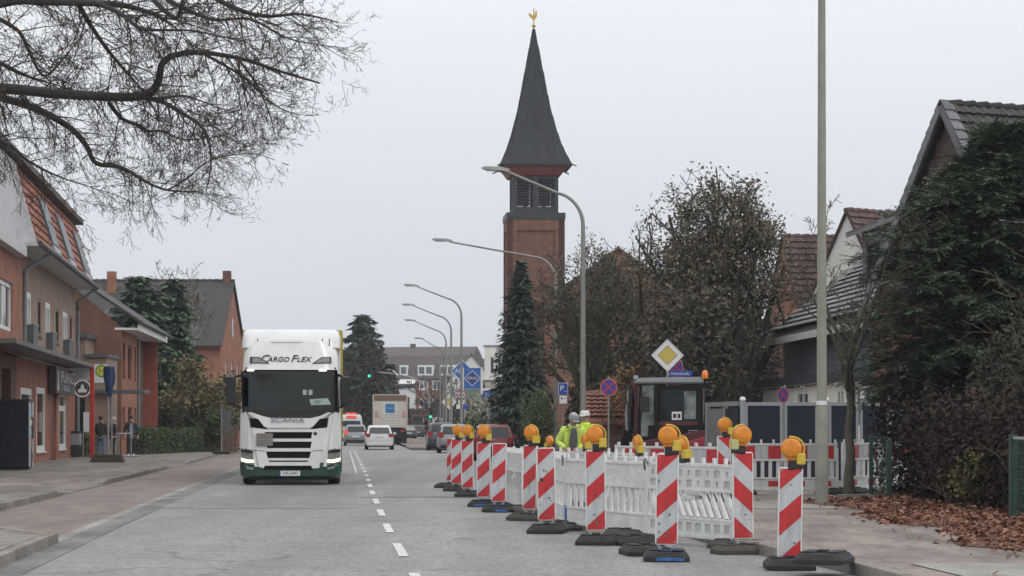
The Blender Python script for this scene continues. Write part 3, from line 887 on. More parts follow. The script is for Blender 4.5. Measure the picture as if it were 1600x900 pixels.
# two houses with red-brown roofs further along
s = 36; x, d = PX(1224, s)
t, k = gable_house('red_roofed_house', 'house with a plain red brown tiled roof and orange gable edge', 'house', (x, d, 0), R(9), 4.0, 3.6, 5.0, 9.55, M_BRO, M_TRED, over=.3, verge=.1)
courses([c for c in t.children if c.name.startswith('roof')][0], 4.0, 3.6, 5.0, 9.55, M_TRED, over=.3, verge=.1, limit=0, row=.36, tile=.32)
s = 38; x, d = PX(1324, s)
t, k = gable_house('white_gabled_house', 'narrow white gabled house with steep red tiled roof', 'house', (x, d, 0), R(38), 8.0, 3.4, 4.6, 10.2, M_WRENDER, M_TRED, over=.1, verge=.12)
courses([c for c in t.children if c.name.startswith('roof')][0], 8.0, 3.4, 4.6, 10.2, M_TRED, over=.1, verge=.12, limit=0, row=.36, tile=.32)
s = 43; x, d = PX(912, s)
t, k = gable_house('small_brick_outbuilding', 'small brick outbuilding with a pinkish tiled roof behind the workers', 'outbuilding', (x + .2, d, 0), R(0), 1.3, 1.3, 1.62, 2.5, M_BRD, mat('faded_red_tile', (0.24, 0.10, 0.075), .8, var=.3, rnd=.3, hue=(0.18, 0.085, 0.065)), over=.2, verge=.15)
courses([c for c in t.children if c.name.startswith('roof')][0], 1.3, 1.3, 1.62, 2.5, MC['faded_red_tile'], over=.2, verge=.15, limit=120, row=.26, tile=.22)
# ================================================================== grey panel gate
M_ALU = mat('silver_grey_aluminium', (0.30, 0.32, 0.345), 0.4, 0.3, var=0.08)
M_PANEL = mat('slate_blue_panel', (0.014, 0.019, 0.031), 0.55, var=0.12, spec=.25)
def gate():
    s = 70; d = F / s; x0 = (1160 - 800) / s; x1 = (1394 - 800) / s
    t = thing('panel_gate', 'silver framed gate and fence of dark slate blue panels', 'gate', (x0, d, .12), 0)
    L = x1 - x0; H = ZY(627, s) - .12
    xs = [0, .86, 1.74, 2.62, L - .05]
    for i, xx in enumerate((0, 1.86, L - .03)):
        part('post', MB().box(xx - .05, xx + .06, -.06, .06, -.1, H + .02), M_ALU, t)
        part('post_cap', MB().lathe([(.065, 0), (.07, .03), (.05, .07), (.01, .08)], (xx + .005, 0, H + .022), 10), WHITE, t, smooth=True)
    spans = [(.065, .885), (.945, 1.8), (1.93, 2.58), (2.63, L - .085)]
    for a, b in spans:
        part('panel', MB().box(a + .05, b - .05, -.015, .015, .12, H - .1), M_PANEL, t)
        part('panel_frame', MB().box(a, a + .05, -.035, .035, .05, H - .02).box(b - .05, b, -.035, .035, .05, H - .02).box(a + .05, b - .05, -.033, .033, H - .1, H - .02).box(a + .05, b - .05, -.033, .033, .05, .12), M_ALU, t)
    # return leaf standing open on the left
    g = thing('panel_gate', 'narrow open return leaf of the grey panel gate', 'gate', (x0 - .04, d - .05, .12), 0)
    for px, dd in ((1105, 3.0), (1133, 1.4)):
        p = ((px - 800) / F) * (d + dd) - x0 + .04
        part('post', MB().box(p - .05, p + .05, dd - .05, dd + .05, -.1, H), M_ALU, g)
    pa = ((1105 - 800) / F) * (d + 3.0) - x0 + .04; pb = ((1133 - 800) / F) * (d + 1.4) - x0 + .04
    part('panel', MB().bar((pa, 3.0, H / 2), (pb, 1.4, H / 2), .03, H - .3), mat('pale_panel', (0.17, 0.165, 0.16), .6), g)
    part('panel', MB().bar((pb, 1.4, H / 2), (-.04, .1, H / 2), .03, H - .3), M_PANEL, g)
    part('rail', MB().bar((pa, 3.0, H - .05), (-.04, .1, H - .05), .07, .1).bar((pa, 3.0, .1), (-.04, .1, .1), .07, .1), M_ALU, g)
gate()
# ================================================================== shop building on the left
def shop_building():
    d0 = 58.0
    Xf = lambda d: -17.3 - .104 * (d - 84.5)
    rot = math.atan2(.9946, -.1034)
    t = thing('shop_building', 'brick shop and flats with an orange mansard roof and a flat canopy', 'building', (Xf(d0), d0, 0), rot)
    lx = lambda d: (d - d0) * 1.0054
    pd = lambda px: 8.51 / ((800 - px) / F - .104)
    u = lambda px: lx(pd(px))
    Lx = u(118)
    brown = mat('brown_frame', (0.09, 0.045, 0.03), .5)
    # ground floor
    shop = [(u(32), u(49), .6, 2.75), (u(57), u(70), .5, 2.85), (u(92), u(102.5), .5, 2.85)]
    door = (u(2), u(17), .12, 3.3)
    pil = (u(78), u(88), .12, 2.85)
    part('ground_floor_wall', wall_mb(u(26), Lx, .0, 3.75, [*shop, pil], .18, .35), M_BRO, t)
    for w in shop:
        window(t, *w, WHITE, GLASS, depth=.03, mull=0, trans=1 if w is shop[2] else 0, fw=.22, sill=WHITE)
    part('shop_door', MB().box(pil[0] + .01, pil[1] - .01, .1, .16, .13, 2.84), mat('red_brown_door', (0.16, 0.04, 0.025), .5), t)
    part('entrance_wall', wall_mb(0, u(26) - .01, .0, 3.75, [door], .5, .7), M_BRD, t)
    part('entrance_door', MB().box(door[0], door[1], .45, .5, .13, 3.29), GLASS, t)
    part('poster', MB().box(u(94.5), u(96.5), .105, .115, 1.4, 2.0), mat('poster', (0.75, 0.68, 0.5), .6), t)
    # upper floor
    bays = [(40, 48, 59, 64), (71, 78, 87, 92), (98, 105, 109, 112.5)]
    ops = []
    for a, b, c, e_ in bays:
        ops += [(u(a), u(b), 4.05, 6.1), (u(c), u(e_), 4.7, 6.1)]
    part('upper_wall', wall_mb(u(27), Lx, 4.0, 7.35, ops, .2, .35), M_BRB, t)
    for a, b, c, e_ in bays:
        window(t, u(a), u(b), 4.05, 6.1, WHITE, GLASS, depth=.03, mull=1, fw=.22)
        window(t, u(c), u(e_), 4.7, 6.1, brown, GLASS, depth=.04, mull=0, fw=.15, sill=M_BRD)
        bl = part('balcony', MB().box(u(a) + .1, u(b) + .1, -.26, -.22, 4.1, 4.95).box(u(a) + .1, u(a) + .14, -.22, -.004, 4.1, 4.95).box(u(b) + .06, u(b) + .1, -.22, -.004, 4.1, 4.95), mat('balcony_panel', (0.075, 0.085, 0.095), .5, var=.15), t)
        part('rail', MB().box(u(a) + .08, u(b) + .12, -.28, -.2, 4.953, 5.0), STEEL, bl)
    part('left_wall', wall_mb(0, u(27) - .02, 3.75, 7.0, [(u(-14), u(11), 4.45, 6.0)], .15, .6), M_BRO, t, loc=(0, -.18, 0))
    window(t, u(-14), u(11), 4.45, 6.0, WHITE, GLASS, depth=.1, loc=(0, -.18, 0), mull=1, fw=.14)
    # white rendered storey and cheek beside the mansard
    xm = lx(75.2)
    part('render_wall', MB().box(0, xm - .02, -.16, .4, 7.01, 10.0), mat('grey_white_render', (0.52, 0.53, 0.55), .85, var=.14), t)
    part('cornice', MB().box(-.1, xm - .04, -.5, -.17, 6.96, 7.3), mat('grey_white_render', (0, 0, 0)), t)
    cheek = MB().prism([(-.82, 7.42), (-.05, 10.2), (1.2, 10.2), (1.2, 7.42)], xm - .015, xm + .12, 'yz')
    part('mansard_cheek', cheek, mat('grey_white_render', (0, 0, 0)), t)
    # mansard
    msl = [(xm + .12, Lx - .5)]
    mp = MB().prism([(-.8, 7.45), (.0, 10.1), (.6, 10.1), (.6, 7.45)], xm + .122, Lx - .3, 'yz')
    mo = part('mansard', mp, M_TORANGE, t)
    ang = math.atan2(10.1 - 7.45, .8); ln = math.hypot(.8, 2.65)
    def onslope(s_, off): # point on slope at distance s_ from eave, offset outward
        return (-.8 + s_ * math.cos(ang) - off * math.sin(ang), 7.45 + s_ * math.sin(ang) + off * math.cos(ang))
    for j in range(8):
        s_ = j * ln / 8
        a_ = onslope(s_, .07); b_ = onslope(s_ + ln / 8 + .01, .02); c_ = onslope(s_ + ln / 8 + .01, .005); e_ = onslope(s_, .005)
        part('tile_course', MB().prism([a_, b_, c_, e_], xm + .125, Lx - .3, 'yz'), M_TORANGE, mo)
    rw = [22.9, 29.4, 36.8]
    for x_ in rw:
        x2 = x_ + 2.7
        p0, p1, p2, p3 = onslope(.32, .12), onslope(2.1, .12), onslope(2.1, .0), onslope(.32, 0)
        w = part('roof_window', MB().prism([p0, p1, p2, p3], x_, x2, 'yz'), mat('zinc', (0.10, 0.115, 0.13), .6, .0, spec=.2), mo)
        q0, q1, q2, q3 = onslope(.42, .135), onslope(2.0, .135), onslope(2.0, .121), onslope(.42, .121)
        part('pane', MB().prism([q0, q1, q2, q3], x_ + .12, x2 - .12, 'yz'), mat('sky_glass', (0.05, 0.065, 0.085), .3, spec=.15), w)
        r0, r1, r2, r3 = onslope(.1, .13), onslope(.32, .13), onslope(.32, .03), onslope(.1, .03)
        part('apron', MB().prism([r0, r1, r2, r3], x_, x2, 'yz'), mat('lead_apron', (0.3, 0.31, 0.33), .5), w)
    part('roof_edge', MB().box(-.3, Lx - .1, -.35, .7, 10.11, 10.32), mat('roof_edge', (0.075, 0.062, 0.055), .7), t)
    part('roof', MB().box(0, Lx - .3, .71, 9, 10.0, 10.25), M_TDARK, t)
    part('soffit', MB().box(xm, Lx + .1, -.85, -.003, 7.34, 7.42), mat('grey_white_render', (0, 0, 0)), t)
    part('gutter', MB().tube([(xm, -.92, 7.42), (Lx + .15, -.92, 7.42)], .09, 8), mat('dark_zinc', (0.055, 0.06, 0.065), .5, .2), t)
    ZN = mat('dark_zinc', (0, 0, 0))
    part('downpipe', MB().tube([(u(55) - 3.4, -.9, 7.4), (u(33), -.12, 6.7), (u(33), -.12, 4.1)], .07, 8), mat('blue_grey_pipe', (0.16, 0.18, 0.2), .5), t)
    part('downpipe', MB().tube([(Lx - .3, -.9, 7.35), (Lx - 1.0, -.14, 6.7), (Lx - .35, -.14, 6.4), (Lx - .35, -.14, .15)], .07, 8), mat('blue_grey_pipe', (0, 0, 0)), t)
    part('canopy', MB().box(lx(66), u(105), -1.15, -.004, 3.83, 3.97), mat('canopy_edge', (0.11, 0.105, 0.105), .6, var=.2), t)
    part('end_wall', MB().box(Lx - .3, Lx - .004, .36, 9, 0, 10.0), M_BRB, t)
    part('side_wall', MB().box(0.0, .3, .72, 9, 0, 10.0), M_BRB, t)
    # shop sign box
    sg = thing('shop_sign', 'black box sign with white lettering above the shop windows', 'sign', t.matrix_basis @ Vector((u(90), -.2, 3.2)), rot)
    hw_ = (u(108) - u(78)) / 2
    part('box', MB().box(-hw_, hw_, -.12, .12, -.5, .5), mat('sign_black', (0.025, 0.025, 0.03), .4), sg)
    part('end_panel', MB().box(-hw_ - .05, -hw_ - .003, -.14, .14, -.52, .52), mat('sign_brown', (0.07, 0.04, 0.035), .5), sg)
    WL = mat('white_letter', (0.75, 0.76, 0.78), .5, var=.05)
    part('figure', MB().prism([(-hw_ + .5, -.4), (-hw_ + 1.0, -.4), (-hw_ + .95, .0), (-hw_ + 1.1, .25), (-hw_ + .85, .42), (-hw_ + .6, .3), (-hw_ + .7, .0)], -.145, -.125), WL, sg)
    text('lettering', 'PLANET', .62, WL, sg, (1.2, -.127, .14), sx=3.0)
    text('lettering', 'KIOSK', .34, mat('pale_blue_letter', (0.45, 0.55, 0.7), .5), sg, (.4, -.127, -.28), sx=3.0)
    # round projecting sign
    s = 37; x, d = PX(129, s)
    rs = thing('round_sign', 'round black projecting sign with white rim and cup figure', 'sign', (x, d, ZY(607, s)), 0)
    part('disc', MB().lathe([(.34, -.05), (.36, -.03), (.36, .03), (.34, .05)], n=32, axis='y'), mat('sign_black', (0, 0, 0)), rs)
    for nm, r0, r1, mm in (('rim', .31, .37, WL), ('ring', .225, .24, mat('tan_print', (0.4, 0.25, 0.18), .6))):
        mb = MB()
        for k in range(32):
            a, b = 2 * math.pi * k / 32, 2 * math.pi * (k + 1) / 32
            mb.quad((r0 * math.cos(a), -.062, r0 * math.sin(a)), (r1 * math.cos(a), -.062, r1 * math.sin(a)), (r1 * math.cos(b), -.062, r1 * math.sin(b)), (r0 * math.cos(b), -.062, r0 * math.sin(b)))
        part(nm, mb, mm, rs)
    part('cup_figure', MB().prism([(-.17, -.17), (.17, -.17), (.19, -.05), (.08, 0), (.06, .16), (-.05, .17), (-.08, 0), (-.19, -.05)], -.064, -.056), mat('pale_blue_print', (0.6, 0.68, 0.75), .6), rs)
    part('bracket', MB().box(-1.2, -.37, -.03, .03, -.25, -.18).box(-1.2, -.37, -.03, .03, .18, .25), STEEL, rs)
    bl_ = thing('wall_lamp', 'yellowish round lamp on the corner of the shop sign', 'lamp', (x - .45, d - .4, ZY(587, s)), 0)
    part('globe', MB().sphere((0, 0, 0), .09, 10, 8), mat('lamp_globe', (0.7, 0.55, 0.35), .3), bl_, smooth=True)
    part('arm', MB().tube([(0, 0, -.07), (-.3, .1, -.35)], .025, 6), STEEL, bl_)
shop_building()
# vending machine on the pavement
def vending():
    t = thing('vending_machine', 'dark navy vending machine with a lit glass front on the pavement', 'vending machine', (-14.6, 69.6, .12), R(95.9))
    navy = mat('navy_case', (0.010, 0.014, 0.026), .5, var=.1, spec=.25)
    part('case', MB().box(0, .95, 0, 1.3, 0.06, 2.08), navy, t, bevel=.02)
    part('plinth', MB().box(.03, .92, .03, 1.27, 0, .055), BLACK, t)
    part('top_trim', MB().box(-.02, .97, -.03, 1.31, 2.082, 2.14), BLACK, t)
    part('door_glass', MB().box(.06, .70, -.03, -.003, .62, 2.0), mat('vending_glass', (0.22, 0.32, 0.36), .1, var=.6, scale=6), t)
    part('door_trim', MB().box(.0, .055, -.05, -.003, .1, 2.06).box(.89, .95, -.05, -.003, .1, 2.06), mat('bright_trim', (0.6, 0.62, 0.64), .35, .3), t)
    part('control_panel', MB().box(.72, .87, -.06, -.003, .95, 1.6), BLACK, t)
    part('flap', MB().box(.08, .68, -.05, -.003, .25, .5), BLACK, t)
    for j in range(4):
        part('drink_row', MB().box(.1, .66, -.036, -.031, .75 + j * .3, .9 + j * .3), mat('drink_print_%s' % ('red', 'green', 'cream', 'blue')[j], ((.4, .06, .05), (.06, .3, .12), (.6, .55, .45), (.08, .2, .5))[j], .5), t)
vending()
# ================================================================== second brick building on the left
def flats():
    xa, da, xb, db = -17.6, 104.0, -18.55, 118.0
    L = math.hypot(xb - xa, db - da); rot = math.atan2(db - da, xb - xa)
    t = thing('brick_flats', 'two storey orange and brown brick flats with deep white eaves', 'building', (xa, da, 0), rot)
    def u(px):
        k = (px - 800) / F; sl = (xb - xa) / (db - da)
        d = (xa - sl * da) / (k - sl); return (d - da) * L / (db - da)
    brown = mat('brown_frame', (0, 0, 0))
    ops = [(u(191.5), u(196), 3.55, 5.2), (u(200), u(206), 3.55, 5.2), (u(210), u(213), 3.55, 5.2)]
    opg = [(u(191.5), u(196), .8, 2.3), (u(200), u(206), .8, 2.3), (u(210), u(213), .8, 2.3)]
    part('front_wall', wall_mb(0, u(214), 0, 5.75, ops + opg, .2, .3), M_BRO, t)
    for w in ops + opg:
        window(t, *w, brown, GLASS, depth=.13, mull=0, fw=.1)
    part('recess_wall', MB().box(u(214), u(235), .35, .6, 0, 5.75), M_BRD, t)
    part('bay_wall', MB().box(u(235), L + .6, -.35, .6, 0, 5.75), mat('red_bay_brick', (0.27, 0.075, 0.05), .85, var=.15), t)
    for z in (1.0, 3.6):
        part('bay_window', MB().box(u(237.5), u(241), -.37, -.351, z, z + 1.7), GLASS, t)
    part('downpipe', MB().tube([(u(215), -.06, 5.6), (u(215), -.06, .1)], .06, 6), mat('blue_grey_pipe', (0, 0, 0)), t)
    part('soffit', MB().box(-.3, u(238), -.72, .3, 5.76, 5.86), WHITE, t)
    part('fascia', MB().box(-.3, u(238), -.77, -.725, 5.74, 6.05), WHITE, t)
    part('gutter', MB().tube([(-.4, -.9, 6.1), (L + .8, -.9, 6.06)], .08, 8), mat('dark_zinc', (0, 0, 0)), t)
    # gable end towards the viewer and pitched roof
    W = 9.0
    e_ = MB(); e_.prism([(0.004, 0), (W, 0), (W, 5.9), (W / 2, 9.6), (0.004, 5.9)], -.28, -.002, 'yz')
    part('end_wall', e_, mat('flank_brick', (0.17, 0.085, 0.06), .85, var=.18, scale=2, fine=.15, bscale=14), t)
    rf = MB().prism([(-.86, 6.05), (-.86, 6.19), (W / 2, 9.78), (W / 2, 9.64)], -.55, L + .8, 'yz').prism([(W / 2, 9.64), (W / 2, 9.78), (W + .9, 6.07), (W + .9, 5.93)], -.55, L + .8, 'yz')
    part('roof', rf, M_TDARK, t)
    # flat roofed entrance block in front of the gable end
    p = thing('entrance_block', 'beige flat roofed entrance block beside the brick flats', 'building', (-18.9, 101.4, 0), 0)
    part('tall_block', MB().box(-1.6, .1, 0, 2.4, .0, 5.3), mat('beige_brick', (0.26, 0.19, 0.145), .85, var=.12, fine=.15, bscale=15), p)
    part('roof_cap', MB().box(-1.75, .22, -.12, 2.5, 5.31, 5.5), mat('zinc', (0, 0, 0)), p)
    part('low_block', MB().box(.4, 1.35, -1.6, 1.0, .0, 4.4), mat('beige_brick', (0, 0, 0)), p)
    part('roof_cap', MB().box(.32, 1.43, -1.7, 1.1, 4.41, 4.55), mat('zinc', (0, 0, 0)), p)
    part('dark_window', MB().box(-1.55, -.9, -.03, -.003, 3.2, 5.0), GLASS, p)
    part('window_band', MB().box(-1.5, .09, -.04, -.003, .9, 2.6), GLASSG, p)
    part('porch_roof', MB().box(.7, 3.0, -1.9, -.2, 2.85, 3.0), mat('zinc', (0, 0, 0)), p)
flats()
# house with a big dark roof behind the conifer
t, k = gable_house('dark_roofed_house', 'long house with a big dark tiled roof and orange brick gable beyond the conifer', 'house', (-18.2, 150, 0), R(180), 10.5, 6.2, 6.6, 10.75, M_BRO, M_TDARK, over=.4, verge=.15,
    gable_wins=[(2.6, 3.5, 4.2, 5.6, 0), (5.4, 6.6, 4.2, 5.6, 0), (8.6, 9.6, 4.2, 5.6, 0), (2.6, 3.6, 1.2, 2.8, 0), (6.6, 7.8, 1.2, 2.8, 0)])
ch = MB().box(7.4, 7.95, .8, 1.3, 9.8, 11.4)
part('chimney', ch, M_BRO, t)
part('chimney', MB().box(.1, .6, -.3, .3, 10.6, 11.5), M_BRD, t)
part('gable_window', MB().box(-10.51, -10.49, -.4, .4, 7.2, 8.4).xf(Matrix.Translation((10.498, 0, 0))), GLASS, t)
part('skylight', MB().box(-.35, .35, -.02, .02, -.4, .4).xf(Matrix.Translation((9.8, 2.2, 9.5)) @ Matrix.Rotation(R(56), 4, 'X')), GLASSG, t)
# ================================================================== far end of the street
def far_block():
    s = 9.6; x, d = PX(600, s)
    M_BF = brickmat('far_brick', (0.34, 0.14, 0.095), (0.27, 0.11, 0.08), (0.24, 0.18, 0.15))
    t = thing('apartment_block', 'long brick apartment block with grey mansard roof and white windows at the street end', 'building', (x, d, 0), R(-9))
    L = 14.0
    wx = [.9, 5.8, 8.0, 10.2, 12.2]
    wins = [(a, a + 1.5, z, z + 1.5) for z in (1.2, 4.3, 7.2) for a in wx if not (a < 1 and z < 4)]
    part('front_wall', wall_mb(-8, L, 0, 9.0, wins, .15, .4), M_BF, t)
    for w in wins: window(t, *w, WHITE, GLASSG, mull=1, fw=.16, sill=WHITE)
    rf = MB().prism([(-.3, 9.0), (2.2, 12.8), (7, 14.4), (11.8, 12.8), (14.3, 9.0)], -8.2, L + .2, 'yz')
    r = part('roof', rf, mat('far_roof', (0.10, 0.085, 0.085), .8, var=.2), t)
    for a in (-.4, 2.6, 5.6, 9.2, 11.8):
        dm = part('dormer', MB().box(a, a + (2.6 if a > 5 else 1.3), -.05, 2.5, 9.5, 11.2), WHITE, r)
        for k in range(2 if a > 5 else 1):
            part('pane', MB().box(a + .2 + k * 1.2, a + 1.1 + k * 1.2, -.08, -.053, 9.8, 10.9), GLASSG, dm)
    part('chimney', MB().box(3, 3.8, 6.5, 7.3, 13.5, 14.9), mat('far_roof', (0, 0, 0)), r)
    b = part('balcony_tower', MB().box(2.6, 5.3, -1.2, -.003, 0, 7.4), mat('pale_balcony', (0.6, 0.62, 0.63), .8, var=.1), t)
    part('window', MB().box(3.4, 4.5, -1.24, -1.203, 4.0, 6.0), GLASS, b)
    part('window', MB().box(2.8, 5.1, -1.24, -1.203, .6, 2.6), GLASSG, b)
    part('awning', MB().prism([(-1.7, 8.1), (-.05, 8.9), (-.05, 9.0), (-1.7, 8.2)], 2.7, 5.4, 'yz'), WHITE, b)
    part('loggia', MB().box(2.8, 5.1, -.9, -.1, 7.42, 8.6), GLASS, b)
    # right wing going up with three gables
    w2 = thing('terraced_house', 'grey roofed terrace behind the lamp posts at the street end', 'building', (x + 13.9, d + 8, 0), R(-4))
    part('front_wall', wall_mb(0, 9, 0, 8, [(1, 2.2, 4.5, 6), (3.4, 4.6, 4.5, 6), (6, 7.2, 4.5, 6)], .15, .4), M_BF, w2)
    part('roof', MB().prism([(-.4, 8.0), (4, 12.6), (8.4, 8.0)], -.3, 9.3, 'yz'), mat('far_roof', (0, 0, 0)), w2)
    for a in (1, 3.4, 6): window(w2, a, a + 1.2, 4.5, 6, WHITE, GLASSG, mull=1, fw=.14)
far_block()
s = 12; x, d = PX(736, s)
t, k = gable_house('white_gable_house', 'white gabled house with grey roof behind the blue fuel signs', 'house', (x, d, 0), R(90), 9, 3.4, 6.6, 10.6, M_WRENDER, mat('far_roof', (0, 0, 0)), over=.7, verge=.2)
s = 13; x, d = PX(757, s)
t = thing('white_flat_roofed_block', 'cream flat roofed block with slit windows beside the spruce', 'building', (x, d, 0), 0)
part('upper_block', wall_mb(0, 5, 6.9, ZY(541, s), [(.75, 1.1, 7.7, 9.6), (1.6, 1.95, 7.7, 9.6)], .15, 4), M_WRENDER, t)
for a in (.75, 1.6): part('pane', MB().box(a, a + .35, .1, .14, 7.7, 9.6), GLASS, t)
part('roof_cap', MB().box(-.15, 5.1, -.12, 4.1, ZY(541, s) + .002, ZY(541, s) + .15), M_ALU, t)
part('parapet', MB().box(-.9, 6, -.5, 4, 6.3, 6.88), mat('brown_fascia', (0.16, 0.12, 0.10), .7), t)
part('grey_panel', MB().box(.1, 5, -.56, -.503, 5.3, 6.6), mat('pale_beige', (0.4, 0.37, 0.33), .7), t)
part('lower_block', MB().box(-.4, 6, -.3, 4, 0, 6.29), mat('dark_grey_cladding', (0.085, 0.09, 0.095), .6), t)
s = 15; x, d = PX(751, s)
t = thing('petrol_station_canopy', 'blue edged petrol station canopy with white top rim', 'canopy', (x, d, 0), 0)
part('canopy_edge', MB().box(0, 5, 0, 6, ZY(622, s), ZY(610, s)), mat('fuel_blue', (0.02, 0.075, 0.30), .4), t)
part('canopy_rim', MB().box(-.05, 5.05, -.05, 6.05, ZY(610, s) + .002, ZY(607, s)), WHITE, t)
for a in (.6, 4.2): part('column', MB().box(a, a + .3, 2.5, 2.8, 0, ZY(622, s)), WHITE, t)
part('kiosk', MB().box(.1, 5, 6.2, 8, 0, 3.6), mat('kiosk_wall', (0.38, 0.38, 0.36), .6, var=.3), t)
# ================================================================== vegetation
rg = random.Random(11)
def rvec(r=rg):
    while True:
        v = Vector((r.uniform(-1, 1), r.uniform(-1, 1), r.uniform(-1, 1)))
        if 0.05 < v.length < 1: return v.normalized()
def seg_mesh(name, segs, m, n=3):
    """many tapering twig segments (p, q, r0, r1) as open n-sided tubes"""
    if not segs: return bpy.data.meshes.new(name)
    A = np.array([s[0] for s in segs], dtype=np.float32); B = np.array([s[1] for s in segs], dtype=np.float32)
    r0 = np.array([s[2] for s in segs], dtype=np.float32); r1 = np.array([s[3] for s in segs], dtype=np.float32)
    d = B - A; d /= np.maximum(np.linalg.norm(d, axis=1, keepdims=True), 1e-6)
    h = np.where(np.abs(d[:, 2:3]) < 0.9, np.array([[0, 0, 1.]]), np.array([[1., 0, 0]]))
    a = np.cross(d, h); a /= np.linalg.norm(a, axis=1, keepdims=True); b = np.cross(d, a)
    N = len(segs); V = np.zeros((N, 2 * n, 3), dtype=np.float32)
    for k in range(n):
        t = 2 * math.pi * k / n
        o = a * math.cos(t) + b * math.sin(t)
        V[:, k] = A + o * r0[:, None]; V[:, n + k] = B + o * r1[:, None]
    base = np.arange(N, dtype=np.int32)[:, None] * (2 * n)
    F_ = np.concatenate([base + np.array([[k, (k + 1) % n, n + (k + 1) % n, n + k]], dtype=np.int32) for k in range(n)], axis=1).reshape(-1)
    me = bpy.data.meshes.new(name)
    me.vertices.add(N * 2 * n); me.vertices.foreach_set('co', V.reshape(-1))
    nf = N * n
    me.loops.add(nf * 4); me.loops.foreach_set('vertex_index', F_)
    me.polygons.add(nf); me.polygons.foreach_set('loop_start', np.arange(0, nf * 4, 4, dtype=np.int32))
    me.polygons.foreach_set('loop_total', np.full(nf, 4, dtype=np.int32))
    me.update(calc_edges=True); me.materials.append(m)
    return me
def grow(out, tips, p, d, L, r, lvl, P, rd):
    """one branch and its side branches; P: per-level settings"""
    nseg = P['seg'][lvl]; step = L / nseg
    q = p
    for i in range(nseg):
        f = i / nseg
        d = (d + rvec(rd) * P['wig'][lvl] + Vector((0, 0, P['up'][lvl]))).normalized()
        e = q + d * step
        r0 = r * (1 - .8 * f); r1 = r * (1 - .8 * (i + 1) / nseg)
        out[min(lvl, len(out) - 1)].append((tuple(q), tuple(e), max(r0, P['rmin']), max(r1, P['rmin'])))
        if lvl < P['lv'] and f >= P['first'][lvl]:
            for _ in range(P['kids'][lvl]):
                if rd.random() < P['prob'][lvl]:
                    ax = d.cross(rvec(rd))
                    if ax.length < .05: continue
                    an = R(rd.uniform(*P['ang'][lvl]))
                    cd = (Matrix.Rotation(an, 3, ax.normalized()) @ d)
                    if P.get('flat'): cd.z *= P['flat']; cd.normalize()
                    grow(out, tips, q + d * step * rd.random(), cd, L * P['len'][lvl] * rd.uniform(.6, 1.15) * (1 - .35 * f), max(r0 * P['rad'][lvl], P['rmin']), lvl + 1, P, rd)
        q = e
    if lvl == P['lv']: tips.append((tuple(q), tuple(d)))
    elif lvl == P['lv'] - 1: tips.append((tuple(q), tuple(d)))
def leafquads(pts, size, rd, per=3, spread=.15, aspect=.5, droop=0.0, tilt=1.0):
    V = []
    for c in pts:
        c = Vector(c)
        for _ in range(per):
            o = c + rvec(rd) * spread * rd.random()
            n = rvec(rd); n.z = n.z * tilt; n.normalize()
            u = n.orthogonal().normalized()
            u = Matrix.Rotation(rd.uniform(0, 6.28), 3, n) @ u; u.z -= droop; u.normalize()
            w = n.cross(u); L = size * rd.uniform(.6, 1.3)
            a = u * L * .5; b = w * L * aspect * .5
            V.append([tuple(o - a), tuple(o + b), tuple(o + a), tuple(o - b)])
    return V
M_BARK = mat('dark_bark', (0.045, 0.040, 0.036), 0.9, var=0.3, scale=5, bump=0.5, bscale=30)
M_TWIG = mat('twig', (0.050, 0.043, 0.038), 0.9, var=0.2)
M_TWIGB = mat('brown_twig', (0.085, 0.068, 0.052), 0.9, var=0.25)
M_BARKG = mat('grey_bark', (0.085, 0.075, 0.06), 0.9, var=0.3, scale=5, bump=0.5, bscale=30)
M_NEEDLE = mat('yew_needles', (0.056, 0.098, 0.068), 0.6, var=0.4, scale=.8, rnd=0.6, hue=(0.090, 0.135, 0.078), spec=.3)
M_SPRUCE = mat('spruce_needles', (0.036, 0.064, 0.050), 0.6, var=0.3, scale=.6, rnd=0.45, hue=(0.055, 0.082, 0.062), spec=.3)
def limb(pts, r0, r1):
    """smooth a traced polyline into a gently irregular limb"""
    out = []
    P_ = [Vector(p) for p in pts]
    for i in range(len(P_) - 1):
        a = P_[max(i - 1, 0)]; b = P_[i]; c = P_[i + 1]; e = P_[min(i + 2, len(P_) - 1)]
        for k in range(4):
            t = k / 4
            out.append(.5 * ((2 * b) + (c - a) * t + (2 * a - 5 * b + 4 * c - e) * t * t + (3 * b - a - 3 * c + e) * t ** 3))
    out.append(P_[-1]); n = len(out)
    return out, [r0 + (r1 - r0) * i / (n - 1) for i in range(n)]
